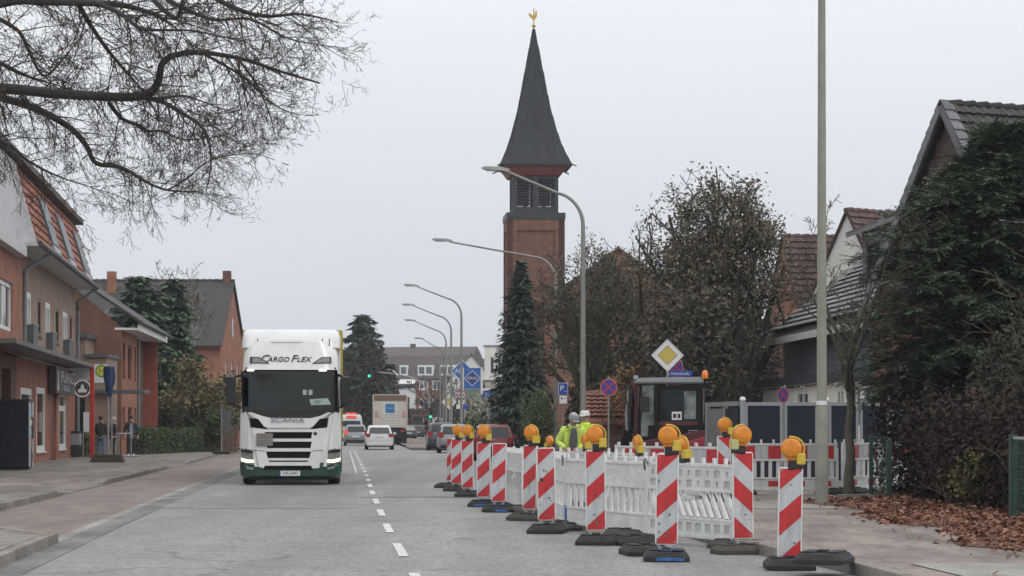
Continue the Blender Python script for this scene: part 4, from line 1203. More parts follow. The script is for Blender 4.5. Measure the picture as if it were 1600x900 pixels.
def big_beech():
    d0 = 45.0
    t = thing('beech_tree', 'big bare tree whose dark limbs and fine twigs reach over the street at upper left', 'tree', (-13.2, d0, .1), 0)
    o = Vector((-13.2, d0, .1))
    def pt(px, py, dd):
        d = d0 + dd; s = F / d
        return Vector(((px - 800) / s, d, ZY(py, s))) - o
    fork = Vector((0, 0, 6.2))
    part('trunk', MB().tube([(0, 0, -.1), (.02, 0, .4), (0, 0, 2.0), (.05, 0, 4.2), fork, (-.1, .2, 8.5), (-.3, .5, 11.5)], [.62, .46, .40, .37, .34, .2, .1], 14), M_BARK, t, smooth=True)
    L_ = [  # traced limbs: photo points with their own depth in metres from the trunk, start and end radius
        ([(0, 0, 6.4), (-130, 140, .0), (0, 138, -.6), (100, 147, -1), (215, 151, -1.6), (245, 132, -1.9), (256, 95, -2.2), (300, 82, -2.4), (370, 90, -2.9), (440, 112, -3.2), (500, 130, -3.4)], .13, .015),
        ([(215, 151, -1.6), (250, 158, -2.0), (290, 180, -2.6), (320, 205, -3.0), (330, 250, -3.3), (322, 300, -3.4)], .05, .010),
        ([(170, 160, -1.2), (190, 185, -.9), (215, 195, -.7), (232, 205, -.5), (255, 205, -.2), (285, 218, .2), (330, 215, .6)], .045, .010),
        ([(240, 155, -1.6), (262, 152, -1.2), (290, 150, -.8), (325, 162, -.5)], .04, .012),
        ([(0, 0, 6.0), (-120, 120, 1.0), (0, 152, 1.4), (60, 172, 1.6), (110, 200, 1.8), (135, 228, 1.9), (150, 255, 2.0), (190, 262, 2.2), (230, 285, 2.4), (262, 297, 2.6), (310, 300, 3.0)], .10, .012),
        ([(0, 0, 7.2), (-140, 60, -1.2), (0, 4, -2.0), (70, 2, -2.4), (130, 4, -2.6), (190, 8, -2.8), (240, 22, -3.2), (270, 40, -3.4)], .14, .02),
        ([(120, 2, -2.6), (142, 40, -2.0), (170, 80, -1.6), (200, 115, -1.4), (220, 138, -1.2)], .055, .015),
        ([(150, 4, -2.7), (190, 22, -3.2), (215, 42, -3.8), (245, 47, -4.2), (300, 48, -4.6), (360, 60, -5)], .05, .010),
        ([(0, 30, 0), (30, 50, .6), (45, 80, .8), (60, 110, 1.0), (75, 118, 1.2), (100, 90, 1.4), (125, 60, 1.5)], .045, .010),
        ([(-60, 60, 0), (0, 98, .4), (40, 118, .8), (72, 128, 1.0)], .06, .02),
        ([(0, 0, 6.6), (-100, 200, 3.0), (0, 220, 3.2), (45, 252, 3.4), (90, 275, 3.5), (140, 292, 3.6)], .06, .008),
        ([(240, 0, -3.6), (275, 28, -4.0), (290, -5, -4.3), (340, -20, -4.5)], .05, .015),
        ([(300, -30, -3), (350, 5, -3.4), (410, 25, -3.8), (470, 22, -4.1), (530, 35, -4.4)], .06, .008),
        ([(260, 0, 2), (330, 30, 2.4), (390, 30, 2.6), (450, 60, 2.8), (500, 70, 3)], .045, .008),
        ([(370, 90, -2.9), (400, 130, -3.0), (420, 175, -3.0), (432, 220, -2.8)], .025, .006),
        ([(320, 85, -2.4), (380, 120, -1.4), (430, 165, -.8), (470, 180, -.4)], .03, .006),
        ([(262, 297, 2.6), (290, 280, 2.2), (330, 250, 1.6), (390, 240, 1.2), (430, 250, 1)], .02, .006)]
    segs = [[], [], []]; tips = []; limbs = []
    P = dict(lv=3, seg=[1, 6, 5, 4], wig=[0, .20, .24, .26], up=[0, -.035, -.05, -.03], first=[0, .1, .1], kids=[1, 2, 2], prob=[1, .62, .56], ang=[(30, 60), (28, 60), (25, 60)], len=[1, .55, .55], rad=[.6, .62, .6], rmin=.0042)
    for pts, r0, r1 in L_:
        w = []
        for i, p in enumerate(pts):
            w.append(fork + Vector((0, 0, p[2] - 6.2)) if (i == 0 and p[0] == 0 and p[1] == 0) else pt(*p))
        sp, rr = limb(w, r0, r1)
        limbs.append((sp, rr))
        for i in range(2, len(sp) - 1):
            if (sp[i] + o).x < -11.6: continue
            d = (sp[i + 1] - sp[i]).normalized(); stp = (sp[i + 1] - sp[i]).length
            n = int(stp / .095 + rg.random())
            for _ in range(n):
                ax = d.cross(rvec())
                if ax.length < .1: continue
                cd = Matrix.Rotation(R(rg.uniform(35, 80)), 3, ax.normalized()) @ d
                cd.x += .12; cd.z -= .12; cd.normalize()
                grow(segs, tips, sp[i] + d * stp * rg.random(), cd, rg.uniform(.5, 1.55), max(.008, min(rr[i] * .45, .016)), 1, P, rg)
        dv = (sp[-1] - sp[-2]).normalized()
        for _ in range(3):
            grow(segs, tips, sp[-1], (dv + rvec() * .3).normalized(), rg.uniform(.7, 1.4), .012, 1, P, rg)
    for sp, rr in limbs:
        part('limb', MB().tube(sp, rr, 9), M_BARK, t, smooth=True)
    # upper boughs out of frame that carry the rest of the crown
    for k in range(7):
        a = rg.uniform(0, 6.28)
        e = Vector((math.cos(a) * 3.5, math.sin(a) * 3.5, 12 + rg.random() * 3))
        part('limb', MB().tube([fork, fork.lerp(e, .5) + rvec() * .4, e], [.16, .09, .03], 8), M_BARK, t, smooth=True)
        for i in range(14):
            grow(segs, tips, fork.lerp(e, rg.uniform(.4, 1)), (rvec() + Vector((0, 0, .3))).normalized(), rg.uniform(1, 2), .02, 2, P, rg)
    allsegs = segs[0] + segs[1] + segs[2]
    print('beech segs', len(allsegs))
    lim = [(4.2, -10.5), (4.75, -9.0), (5.0, -7.7), (5.5, -6.0), (6.0, -4.9), (6.65, -4.5), (7.5, -3.6), (8.5, -3.1), (9.5, -2.7), (20, -2.4)]
    def keep(p):
        x, z = p[0] + o.x, p[2] + o.z
        if z < 4.2: return False
        return x < lerp(lim, z) + .22 * math.sin(z * 9) + rg.uniform(-.5, .15)
    allsegs = [s for s in allsegs if keep(s[1]) and rg.random() < .86]
    big = [s for s in allsegs if s[2] > .009]; fine = [s for s in allsegs if s[2] <= .009]
    tag(link('twigs', seg_mesh('twigs', big + fine, M_TWIG, 3), t), kind='stuff')
    lv = leafquads([p for p, d in tips if rg.random() < .006 and keep(p) and p[0] + o.x < lerp(lim, p[2] + o.z) - .5], .09, rg, per=2, spread=.1)
    if lv: tag(link('leaves', fastmesh('leaves', lv, 4, mat('beech_leaf', (0.20, 0.075, 0.035), .8, rnd=.3)), t), kind='stuff')
big_beech()
def bare_tree(name, label, loc, h, r, seed, spread=1.0, trunk_h=.3, bark=None, twig=None, leaf=None, leafn=0, bound=None, leafsize=.1, nlimb=7, lv=4, dens=.5, up=.04, leafprob=.5, rmin=.012, aspect=.6, group=None, cat='tree', limbang=(25, 60), lspread=None):
    rd = random.Random(seed)
    t = thing(name, label, cat, loc, rd.uniform(0, 6), group)
    bark = bark or M_BARK; twig = twig or M_TWIG
    th = h * trunk_h
    tp = [Vector((0, 0, -.1))]; n = 6
    for i in range(1, n + 1):
        tp.append(Vector((rd.uniform(-.05, .05) * h * .12, rd.uniform(-.05, .05) * h * .12, th * i / n)))
    part('trunk', MB().tube(tp, [r * (1.35 if i == 0 else 1) * (1 - .35 * i / n) for i in range(n + 1)], 10), bark, t, smooth=True)
    segs = [[], [], [], [], []]; tips = []
    P = dict(lv=lv, seg=[7, 6, 5, 4, 3], wig=[.16, .2, .24, .28, .3], up=[up, up * .6, .0, -.01, -.02], first=[.2, .15, .1, .1], kids=[1, 1, 2, 2], prob=[.95, .95 * dens * 1.7, dens * 1.3, dens], ang=[(28, 60), (28, 62), (28, 65), (30, 65)], len=[.55, .55, .55, .5], rad=[.6, .6, .6, .6], rmin=rmin)
    top = tp[-1]
    for k in range(nlimb):
        a = 6.283 * (k + rd.random() * .6) / nlimb; tilt = R(rd.uniform(*limbang)) * spread
        if k == 0: tilt *= .25
        d = Vector((math.sin(tilt) * math.cos(a), math.sin(tilt) * math.sin(a), math.cos(tilt)))
        grow(segs, tips, top - Vector((0, 0, th * .25 * rd.random())), d, (h - th) * rd.uniform(.75, 1.05), r * .5, 0, P, rd)
    if bound:   # keep the crown inside an egg shaped outline: centre height, half width, half height
        zc, rx, rz = bound
        def ins(p, k=1.0):
            w = 1 + .16 * math.sin(math.atan2(p[1], p[0]) * 3 + p[2] * 1.3) + .08 * math.sin(p[2] * 4 + p[0] * 3)
            return (p[0] ** 2 + p[1] ** 2) / rx ** 2 + ((p[2] - zc) / rz) ** 2 < w * k or p[2] < zc * .4
        segs = [[s_ for s_ in q if ins(s_[1], 1 + .15 * rd.random())] for q in segs]
        tips = [q for q in tips if ins(q[0])]
    part_ = tag(link('limbs', seg_mesh('limbs', segs[0] + segs[1], bark, 6), t), kind='stuff')
    tag(link('crown', seg_mesh('crown', segs[2] + segs[3] + segs[4], twig, 3), t), kind='stuff')
    if leaf:
        pts = [p for p, d in tips if rd.random() < leafprob]
        tag(link('leaves', fastmesh('leaves', leafquads(pts, leafsize, rd, per=leafn, spread=lspread or leafsize * 3, aspect=aspect), 4, leaf), t), kind='stuff')
    print(name, sum(map(len, segs)), len(tips))
    return t
def conifer(name, label, loc, h, rad, seed, m=None, bark=None, tiers=40, base=.05, droop=.25, size=.3, dens=1.0, power=.9, group=None, wild=.25, per=3, cat='tree', rag=.0):
    """trunk with drooping whorled branches carrying flat sprays of needles"""
    rd = random.Random(seed); m = m or M_SPRUCE; bark = bark or M_BARK
    t = thing(name, label, cat, loc, rd.uniform(0, 6), group)
    part('trunk', MB().tube([(0, 0, -.1), (0, 0, h * .5), (0, 0, h * .985)], [h * .016 + .03, h * .01 + .02, .012], 8), bark, t, smooth=True)
    segs = []; V = []
    for i in range(tiers):
        f = (i + rd.random() * .6) / tiers
        z = h * (base + (1 - base) * f)
        R0 = rad * (1 - f) ** power + .04 * rad
        nb = max(4, int((5 + 7 * (1 - f)) * dens))
        a0 = rd.uniform(0, 6.28)
        for k in range(nb):
            a = a0 + 6.283 * (k + rd.uniform(-.3, .3)) / nb
            Lb = R0 * rd.uniform(1 - wild, 1 + wild * .6)
            if rag and rd.random() < rag: Lb *= rd.uniform(.4, .75)
            p = Vector((0, 0, z)); dr = Vector((math.cos(a), math.sin(a), rd.uniform(-.05, .22)))
            n = max(2, int(Lb / .35)); st = Lb / n
            for j in range(n):
                q = p + dr.normalized() * st; segs.append((tuple(p), tuple(q), .018 * (1 - .6 * j / n), .014 * (1 - .6 * j / n)))
                dr.z -= droop * st * .9; 
                side = Vector((-math.sin(a), math.cos(a), 0))
                wd = (1 - .55 * j / n) * min(.6, Lb * .35) + .1
                for _ in range(int(per * (1.4 if j >= n - 2 else 1) + rd.random())):
                    c = p.lerp(q, rd.random()) + side * rd.uniform(-wd, wd) + Vector((0, 0, rd.uniform(-.22, .06)))
                    L = size * rd.uniform(.6, 1.4)
                    u = (dr.normalized() + side * rd.uniform(-.9, .9) + Vector((0, 0, rd.uniform(-.7, .15)))).normalized()
                    w = u.cross(Vector((rd.uniform(-.6, .6), rd.uniform(-.6, .6), 1))).normalized() * L * .2
                    V.append([tuple(c - u * L * .4), tuple(c + w), tuple(c + u * L * .6), tuple(c - w)])
                p = q
    tag(link('branches', seg_mesh('branches', segs, bark, 3), t), kind='stuff')
    tag(link('crown', fastmesh('crown', V, 4, m), t), kind='stuff')
    print(name, len(V))
    return t
def shrub(name, label, loc, sx, sy, h, seed, m, size=.09, n=6000, cat='shrub', group=None, box=False, stems=18, bark=None, rotz=0.0, aspect=.6, shell=.35, lumps=5, stemh=1.0, rough=0.0):
    """leafy mass: lobed volume of leaves on branching stems"""
    rd = random.Random(seed)
    t = thing(name, label, cat, loc, rotz, group)
    segs = []; tips = []
    P = dict(lv=2, seg=[4, 4, 3], wig=[.2, .25, .3], up=[.06, .02, 0], first=[.1, .1], kids=[1, 1], prob=[.9, .8], ang=[(20, 55), (25, 60)], len=[.5, .5], rad=[.6, .6], rmin=.006)
    out = [segs]
    for k in range(stems):
        p = Vector((rd.uniform(-.7, .7) * sx, rd.uniform(-.7, .7) * sy, 0))
        grow(out, tips, p, Vector((rd.uniform(-.3, .3), rd.uniform(-.3, .3), 1)).normalized(), stemh * h * rd.uniform(.6, .95), .018, 0, P, rd)
    tag(link('stems', seg_mesh('stems', segs, bark or M_TWIGB, 3), t), kind='stuff')
    pts = []
    lob = [(rd.uniform(-.6, .6), rd.uniform(-.6, .6), rd.uniform(.35, .8), rd.uniform(.3, .5)) for _ in range(lumps)]
    while len(pts) < n:
        if box:
            x, y, z = rd.uniform(-1, 1), rd.uniform(-1, 1), rd.random()
            e = max(abs(x), abs(y), abs(z * 2 - 1) if z > .5 else 0)
            if e < 1 - shell and rd.random() > .1: continue
            j = .03 * math.sin(x * sx * 5) + .02 * math.sin(z * 9 + x * 3) + rough * (.4 * math.sin(y * sy * 1.7 + 1) + .35 * math.sin(y * sy * 4.1 + x * 2) + .3 * math.sin(x * sx * 3.3 + y * 5) + rd.gauss(0, .35) * (rd.random() < .4))
            pts.append((x * (sx + j * .5), y * (sy + j * .5) + rd.uniform(-.03, .03), z * (h + j * 2) + rd.uniform(-.02, .03)))
        else:
            l = rd.choice(lob); v = rvec(rd); rr = l[3] * (1 - shell * rd.random() ** 1.5)
            x, y, z = l[0] + v.x * rr, l[1] + v.y * rr, l[2] + v.z * rr * .9
            if z < 0.02: z = rd.random() * .4
            pts.append((x * sx, y * sy, z * h))
    tag(link('foliage', fastmesh('foliage', leafquads(pts, size, rd, per=1, spread=.03, aspect=aspect), 4, m), t), kind='stuff')
    return t
# --- right foreground: the big evergreen, hedge and shrubs
def yew():
    rd = random.Random(5)
    s = 84; x, d = PX(1510, s)
    t = thing('yew_tree', 'huge dark evergreen with drooping sprays overhanging the hedge', 'tree', (x, d, .1), 0)
    part('trunk', MB().tube([(0, 0, -.1), (.1, 0, 2), (0, .1, 4), (.1, 0, 6.0)], [.32, .26, .2, .08], 10), M_BARKG, t, smooth=True)
    segs = []; V = []
    # outline of the crown: height, reach to the left, reach to the right
    prof = [(1.3, 1.7, 1.9), (2.2, 2.05, 2.3), (3.3, 2.15, 2.6), (4.0, 2.1, 2.7), (4.6, 1.95, 2.6), (5.1, 1.65, 2.4), (5.6, 1.2, 2.2), (6.0, .6, 2.0), (6.4, -.1, 1.8), (7.0, -.8, 1.6)]
    for i in range(640):
        z = rd.uniform(1.5, 6.9); a = rd.uniform(0, 6.283)
        for (z0, l0, r0), (z1, l1, r1) in zip(prof, prof[1:]):
            if z0 <= z <= z1:
                f = (z - z0) / (z1 - z0); le, ri = l0 + (l1 - l0) * f, r0 + (r1 - r0) * f
        wv = .90 + .13 * math.sin(3 * a + 2.1 * z) + .09 * math.sin(5 * a - 3.3 * z + 1); le *= wv; ri *= wv; cx = (ri - le) / 2; rx = (ri + le) / 2; ca, sa = math.cos(a), math.sin(a)
        tip = Vector((cx + rx * ca, sa * rx * .85, z)) ; L = rd.uniform(.55, 1.16) ** .8
        p0 = Vector((cx * .5, 0, z - rd.uniform(.2, .8))); tip = p0.lerp(tip, L)
        n = 7; prev = p0; dirv = (tip - p0).normalized(); side = dirv.cross(Vector((0, 0, 1))).normalized()
        for j in range(1, n + 1):
            f = j / n; q = p0.lerp(tip, f) + Vector((0, 0, .28 * math.sin(f * 3.0) - .22 * f * f)) + rvec(rd) * .03
            segs.append((tuple(prev), tuple(q), .02 * (1 - f * .8) + .004, .018 * (1 - f * .8) + .004))
            if f > .35:
                for _ in range(7):
                    sd = rd.choice((-1, 1)); c0 = prev.lerp(q, rd.random())
                    ln = rd.uniform(.22, .55) * (1.15 - f * .5)
                    dv = (dirv * rd.uniform(.5, 1) + side * sd * rd.uniform(.3, 1) + Vector((0, 0, rd.uniform(-.75, .12)))).normalized()
                    e = c0 + dv * ln; segs.append((tuple(c0), tuple(e), .006, .003))
                    w = dv.cross(Vector((rd.uniform(-.4, .4), rd.uniform(-.4, .4), 1))).normalized()
                    m_ = int(ln / .07)
                    for k in range(m_ + 1):
                        c = c0 + dv * ln * (k + .5) / (m_ + 1)
                        for sgn in (-1, 1):
                            u = (dv * .75 + w * sgn * .8 + Vector((0, 0, rd.uniform(-.35, .1)))).normalized(); l2 = rd.uniform(.06, .12)
                            ww = u.cross(Vector((0, rd.uniform(-.5, .5), 1))).normalized() * .011 * rd.uniform(.9, 1.8)
                            V.append([tuple(c), tuple(c + u * l2 * .5 + ww), tuple(c + u * l2), tuple(c + u * l2 * .5 - ww)])
            prev = q
    tag(link('branches', seg_mesh('branches', segs, M_BARKG, 3), t), kind='stuff')
    tag(link('crown', fastmesh('crown', V, 4, M_NEEDLE), t), kind='stuff')
    print('yew', len(V))
yew()
M_BERB = mat('berberis_leaf', (0.042, 0.020, 0.019), .7, rnd=.6, hue=(0.024, 0.024, 0.019), spec=.25)
M_DKGREEN = mat('dark_hedge_leaf', (0.028, 0.040, 0.027), .7, rnd=.5, hue=(0.040, 0.040, 0.028), spec=.3)
M_YELLEAF = mat('yellow_green_leaf', (0.14, 0.125, 0.03), .7, rnd=.5, hue=(0.05, 0.06, 0.025))
M_HEDGE = mat('hedge_leaf', (0.05, 0.085, 0.032), .6, rnd=.45, hue=(0.055, 0.075, 0.028))
M_BUSHG = mat('grey_green_leaf', (0.15, 0.20, 0.085), .7, rnd=.35, hue=(0.125, 0.175, 0.09))
shrub('berberis_hedge', 'tall reddish brown hedge of small leaves behind the drift of leaves', (8.2, 38.0, .1), 1.2, 5.6, 1.75, 1, M_BERB, .10, 34000, cat='hedge', box=True, shell=.5, stems=70, rotz=R(2.5), bark=M_TWIG, stemh=.75, rough=.15)
shrub('berberis_hedge', 'red tinged upper growth rising from the hedge beside the slate house', (8.45, 42.0, .1), 1.0, 1.3, 2.9, 21, mat('red_tinged_leaf', (0.085, 0.030, 0.028), .7, rnd=.5, hue=(0.045, 0.028, 0.024), spec=.3), .13, 13000, cat='hedge', stems=30, bark=M_TWIG, stemh=.6)
shrub('evergreen_shrub', 'dark leafy shrub filling the garden behind the hedge', (9.6, 38.5, .1), 1.7, 3.2, 2.7, 2, M_DKGREEN, .09, 20000, cat='shrub', stems=30, stemh=.7, bark=M_TWIG)
shrub('mahonia', 'low yellow green shrub at the foot of the hedge', (7.0, 35.4, .12), .4, .45, .85, 3, M_YELLEAF, .08, 650, cat='shrub', stems=12, lumps=7)
shrub('variegated_shrub', 'leggy shrub with pale leaves in front of the dark hedge', (7.55, 33.6, .12), .42, .5, 1.25, 4, mat('pale_leaf', (0.15, 0.14, 0.13), .6, rnd=.5, hue=(0.06, 0.05, 0.05)), .07, 420, cat='shrub', stems=16, lumps=8)
shrub('privet', 'light green broad leaved bush poking out at the right edge', (8.2, 34.0, .12), .55, 1.0, 4.1, 6, mat('privet_leaf', (0.10, 0.13, 0.05), .6, rnd=.45, hue=(0.045, 0.065, 0.03)), .13, 700, cat='bush', stems=24, lumps=9, aspect=.35)
bare_tree('elder_bush', 'pale brown bare twigs arching out of the evergreen at the right edge', (8.6, 35.3, 1.8), 2.6, .04, 77, 1.2, .2, bark=M_TWIGB, twig=mat('straw_twig', (0.22, 0.16, 0.11), .9, var=.2), nlimb=3, lv=2, dens=.3, rmin=.005, cat='bush', limbang=(30, 75))
# --- young street tree beside the fence
bare_tree('street_tree', 'young bare street tree with twisted branches beside the lamp post', (PX(1328, 84)[0], PX(1328, 84)[1], .1), 5.3, .10, 31, 1.0, .47, bark=M_BARKG, twig=M_BARKG, nlimb=6, lv=3, dens=.62, up=.02, rmin=.006, limbang=(18, 62))
# --- middle distance
M_DRY = mat('dry_brown_leaf', (0.175, 0.140, 0.100), .8, rnd=.6, hue=(0.10, 0.10, 0.068), spec=.2)
bare_tree('copper_tree', 'broad tree with thin dull brown leaves behind the excavator', (PX(1112, 42)[0], 84, .1), 10.6, .34, bound=(5.5, 3.15, 5.0), seed=41, spread=1.0, trunk_h=.16, bark=M_BARK, twig=M_TWIG, leaf=M_DRY, leafn=17, leafsize=.135, nlimb=20, lv=3, dens=.70, up=.03, leafprob=1, limbang=(4, 54), lspread=.6)
bare_tree('gnarled_tree', 'grey barked bare tree with twisted limbs in front of the church', (PX(928, 40)[0], 90, .1), 8.0, .32, 52, 1.0, .26, bark=mat('mossy_bark', (0.075, 0.075, 0.055), .9, var=.3), twig=M_TWIGB, nlimb=11, lv=3, bound=(4.4, 2.5, 4.2), dens=.70, up=.045, leaf=mat('olive_dry_leaf', (0.085, 0.078, 0.050), .8, rnd=.5, hue=(0.06, 0.06, 0.045)), leafn=11, leafsize=.115, leafprob=.85, limbang=(12, 60), lspread=.5)
bare_tree('bare_tree', 'bare tree with thin upright branches right of the church tower', (PX(1002, 36)[0], 100, .1), 8.4, .26, 63, .9, .25, nlimb=9, lv=3, dens=.62, limbang=(10, 50), leaf=M_DRY, leafn=10, leafsize=.115, leafprob=.85, lspread=.5)
bare_tree('thicket_tree', 'dense dark tree mass between the copper tree and the slate house', (PX(1160, 40)[0], 92, .1), 6.0, .22, 74, 1.1, .16, nlimb=11, lv=3, dens=.66, leaf=mat('dark_brown_leaf', (0.042, 0.036, 0.028), .8, rnd=.4), leafn=6, leafsize=.17, leafprob=.9, limbang=(8, 46))
for i, (px, dd, hh, sx, lab) in enumerate([(1090, 80, 5.4, 2.3, 'dark understorey shrub right behind the excavator cab'), (1150, 88, 4.2, 1.6, 'dark understorey shrub behind the open gate leaf'), (1010, 86, 4.6, 2.2, 'dark brown thicket left of the excavator boom'), (1215, 98, 4.4, 2.4, 'dark shrub against the far end of the slate house'), (935, 90, 3.2, 1.6, 'brownish thicket between the round sign and the workers')]):
    shrub('thicket', lab, ((px - 800) / F * dd, dd, .05), sx, 1.6, hh, 80 + i, mat('thicket_leaf', (0.055, 0.048, 0.038), .8, rnd=.5, hue=(0.075, 0.064, 0.045)), .22, 5200, cat='thicket', stems=40, lumps=9, shell=.5)
shrub('yellow_shrub', 'autumn yellow leaved shrub in front of the dark thicket', ((972 - 800) / F * 84, 82, 1.2), .95, .8, 2.6, 9, mat('autumn_leaf', (0.33, 0.18, 0.05), .7, rnd=.4, hue=(0.18, 0.11, 0.045)), .12, 620, cat='shrub', stems=22, lumps=9)
conifer('spruce_tree', 'slim dark spruce standing in front of the church tower', (PX(814, 34.5)[0], F / 34.5, .05), 8.9, 1.78, 8, tiers=64, size=.34, droop=.45, per=5, power=.72, dens=1.15, wild=.3, base=.02)
shrub('rounded_bush', 'rounded grey green bush between the spruce and the parking sign', (PX(841, 38)[0], F / 38, .1), 1.05, 1.0, 2.75, 12, M_BUSHG, .11, 6500, cat='bush', stems=30, lumps=9)
shrub('dark_bush', 'low dark green bush under the fuel sign', (PX(748, 26)[0], F / 26, .1), 2.4, 1.2, 1.8, 13, M_HEDGE, .2, 2600, cat='bush', stems=20, lumps=9)
shrub('variegated_bush', 'pale cream flowering bush under the blue canopy', (PX(757, 22)[0], F / 22, .1), 1.5, 1.2, 3.3, 14, mat('cream_leaf', (0.42, 0.42, 0.33), .7, rnd=.5, hue=(0.12, 0.13, 0.08)), .24, 900, cat='bush', stems=20, lumps=9)
# --- left side
conifer('cypress_tree', 'tall dark conifer beside the brick flats', (PX(228, 27)[0], 131, .05), 9.9, 2.5, 15, m=M_NEEDLE, tiers=50, size=.5, droop=.1, per=7, power=.34, dens=1.2, wild=.35, base=.02, rag=.2)
conifer('cypress_tree', 'second dark conifer with a pointed top nearer the birch', (PX(268, 27)[0], 134, .05), 9.9, 2.1, 16, m=M_NEEDLE, tiers=50, size=.5, droop=.1, per=7, power=.4, dens=1.1, wild=.35, base=.02, rag=.2)
bare_tree('birch_tree', 'bare pale trunked birch in front of the dark roof', (PX(300, 26)[0], 138, .05), 10.6, .13, 91, .55, .5, bark=mat('birch_bark', (0.30, 0.28, 0.26), .8, var=.4, scale=3), twig=M_TWIGB, nlimb=7, lv=3, dens=.6, limbang=(15, 50))
bare_tree('magnolia_tree', 'small tree with fading yellow green leaves behind the hedge', (PX(305, 30)[0], 122, .1), 5.2, .13, 17, 1.05, .3, bark=M_BARKG, twig=M_TWIGB, leaf=mat('fading_leaf', (0.20, 0.16, 0.06), .7, rnd=.5, hue=(0.10, 0.09, 0.04)), leafn=2, leafsize=.24, nlimb=9, lv=3, dens=.6, leafprob=.75)
for i, (px, dd, hh, sx, lab) in enumerate([(285, 127, 3.3, 2.0, 'dark green shrub under the fading yellow tree'), (335, 127, 3.6, 1.5, 'dark shrub beside the orange gable wall'), (343, 118, 2.0, 1.0, 'bright green rounded shrub at the end of the hedge'), (250, 124, 3.0, 1.4, 'dark shrub in front of the conifers')]):
    shrub('garden_shrub', lab, ((px - 800) / F * dd, dd, .05), sx, 1.2, hh, 120 + i, M_HEDGE if i == 2 else M_DKGREEN, .2, 3600 if i != 2 else 2600, cat='shrub', stems=24, lumps=9, shell=.5)
ha = math.atan2(125 - 106, -15.5 + 17.2)
for i, (f0, f1, lab) in enumerate([(0, .40, 'clipped green hedge block nearest the walking man'), (.43, 1.0, 'longer clipped green hedge block ending near the truck')]):
    a0, a1 = Vector((-17.3, 106, 0)), Vector((-15.4, 125, 0))
    p, q = a0.lerp(a1, f0), a0.lerp(a1, f1); c = (p + q) / 2
    shrub('clipped_hedge', lab, (c.x, c.y, .1), (q - p).length / 2, .5, 1.2, 140 + i, M_HEDGE, .11, 6500 + 3500 * i, cat='hedge', box=True, stems=40, rotz=ha, shell=.3)
conifer('pine_tree', 'tall dark pine rising behind the truck at the bend', (PX(566, 15)[0], 240, 0), 13.0, 3.2, 18, m=M_SPRUCE, tiers=30, size=1.0, droop=.1, per=5, power=.5, dens=.9, wild=.5, base=.35, rag=.3)
for i, (px, dd, hh, sx, lab) in enumerate([(560, 238, 9.6, 3.4, 'dense dark tree mass left of the garbage truck'), (545, 262, 8.0, 3.2, 'lower dark tree behind the white van'), (590, 268, 7.2, 2.6, 'dark tree behind the garbage truck')]):
    shrub('dense_tree', lab, ((px - 800) / F * dd, dd, 0), sx, 2.5, hh, 150 + i, mat('far_dark_leaf', (0.038, 0.040, 0.032), .8, rnd=.4), .5, 5200, cat='tree', stems=40, lumps=12, shell=.6)
bare_tree('roadside_tree', 'bare grey tree behind the far lamp posts', ((690 - 800) / F * 290, 290, 0), 8.0, .25, 19, 1, .25, nlimb=8, lv=3, dens=.5, rmin=.03)
for i, (px, dd, hh, sx) in enumerate([(725, 270, 4.6, 4.0), (700, 300, 4.2, 4), (650, 330, 3.6, 3)]):
    shrub('street_shrub', ['dull green shrub belt under the diamond fuel sign', 'dull green shrubs behind the priority sign', 'dull green shrubs in front of the brick block'][i], ((px - 800) / F * dd, dd, 0), sx, 2, hh, 160 + i, mat('far_dull_leaf', (0.06, 0.06, 0.045), .8, rnd=.5, hue=(0.10, 0.075, 0.05)), .45, 2200, cat='shrub', stems=20, lumps=9, shell=.5)
# ================================================================== lamps, signs, beacons, fences
def street_lamp(px, s, tip_px, tip_y, label, bend_y=None, first=False):
    x, d = PX(px, s); H = ZY(tip_y, s); arm = (px - tip_px) / s
    t = thing('street_lamp', label, 'street lamp', (x, d, .1), 0, 'street lamps along the right side of the road')
    hb = H - .75
    pts = [(0, 0, 0), (0, 0, 1.0), (0, 0, 2.5), (0, 0, hb - .95)]; rs = [.095, .092, .085, .062]
    for k in range(1, 9):
        a = R(80) * k / 8
        pts.append((-.92 * (1 - math.cos(a)), 0, hb - .95 + .98 * math.sin(a))); rs.append(.060 - .002 * k)
    pts.append((-arm + .7, 0, H - .08 - .02)); rs.append(.034)
    part('pole', MB().tube(pts, rs, 12), CONC if first else STEEL_L, t, smooth=True)
    if first:
        part('sticker_band', MB().lathe([(.098, 0), (.098, .075)], (0, 0, 1.72), 14), WHITE, t)
        part('base_sleeve', MB().lathe([(.115, -.1), (.112, 1.68), (.1, 1.70)], (0, 0, 0), 14), mat('sleeve', (0.235, 0.235, 0.20), .85, var=.2, fine=.12), t, smooth=True)
    hd = part('lamp_head', MB().loft([[( -arm - .05, -.03, H - .02), (-arm - .05, .03, H - .02), (-arm - .05, .03, H + .02), (-arm - .05, -.03, H + .02)],
                                      [(-arm + .05, -.13, H - .045), (-arm + .05, .13, H - .045), (-arm + .05, .08, H + .05), (-arm + .05, -.08, H + .05)],
                                      [(-arm + .5, -.12, H - .07), (-arm + .5, .12, H - .07), (-arm + .5, .08, H + .04), (-arm + .5, -.08, H + .04)],
                                      [(-arm + .78, -.04, H - .12), (-arm + .78, .04, H - .12), (-arm + .78, .04, H - .02), (-arm + .78, -.04, H - .02)]]), STEEL_L, t, smooth=True)
    part('diffuser', MB().box(-arm + .08, -arm + .48, -.09, .09, H - .085, H - .06), mat('lamp_glass', (0.5, 0.5, 0.48), .3), hd)
    part('access_door', MB().box(-.04, .04, -.105, -.08, .55, .95), STEEL, t)
STEEL_L = mat('pale_lamp_steel', (0.24, 0.245, 0.235), .55, .35, var=.15, scale=2)
street_lamp(1284, 91, 1000, -190, 'nearest lamp post, thick and pale, rising out of the picture beside the young tree', first=True)
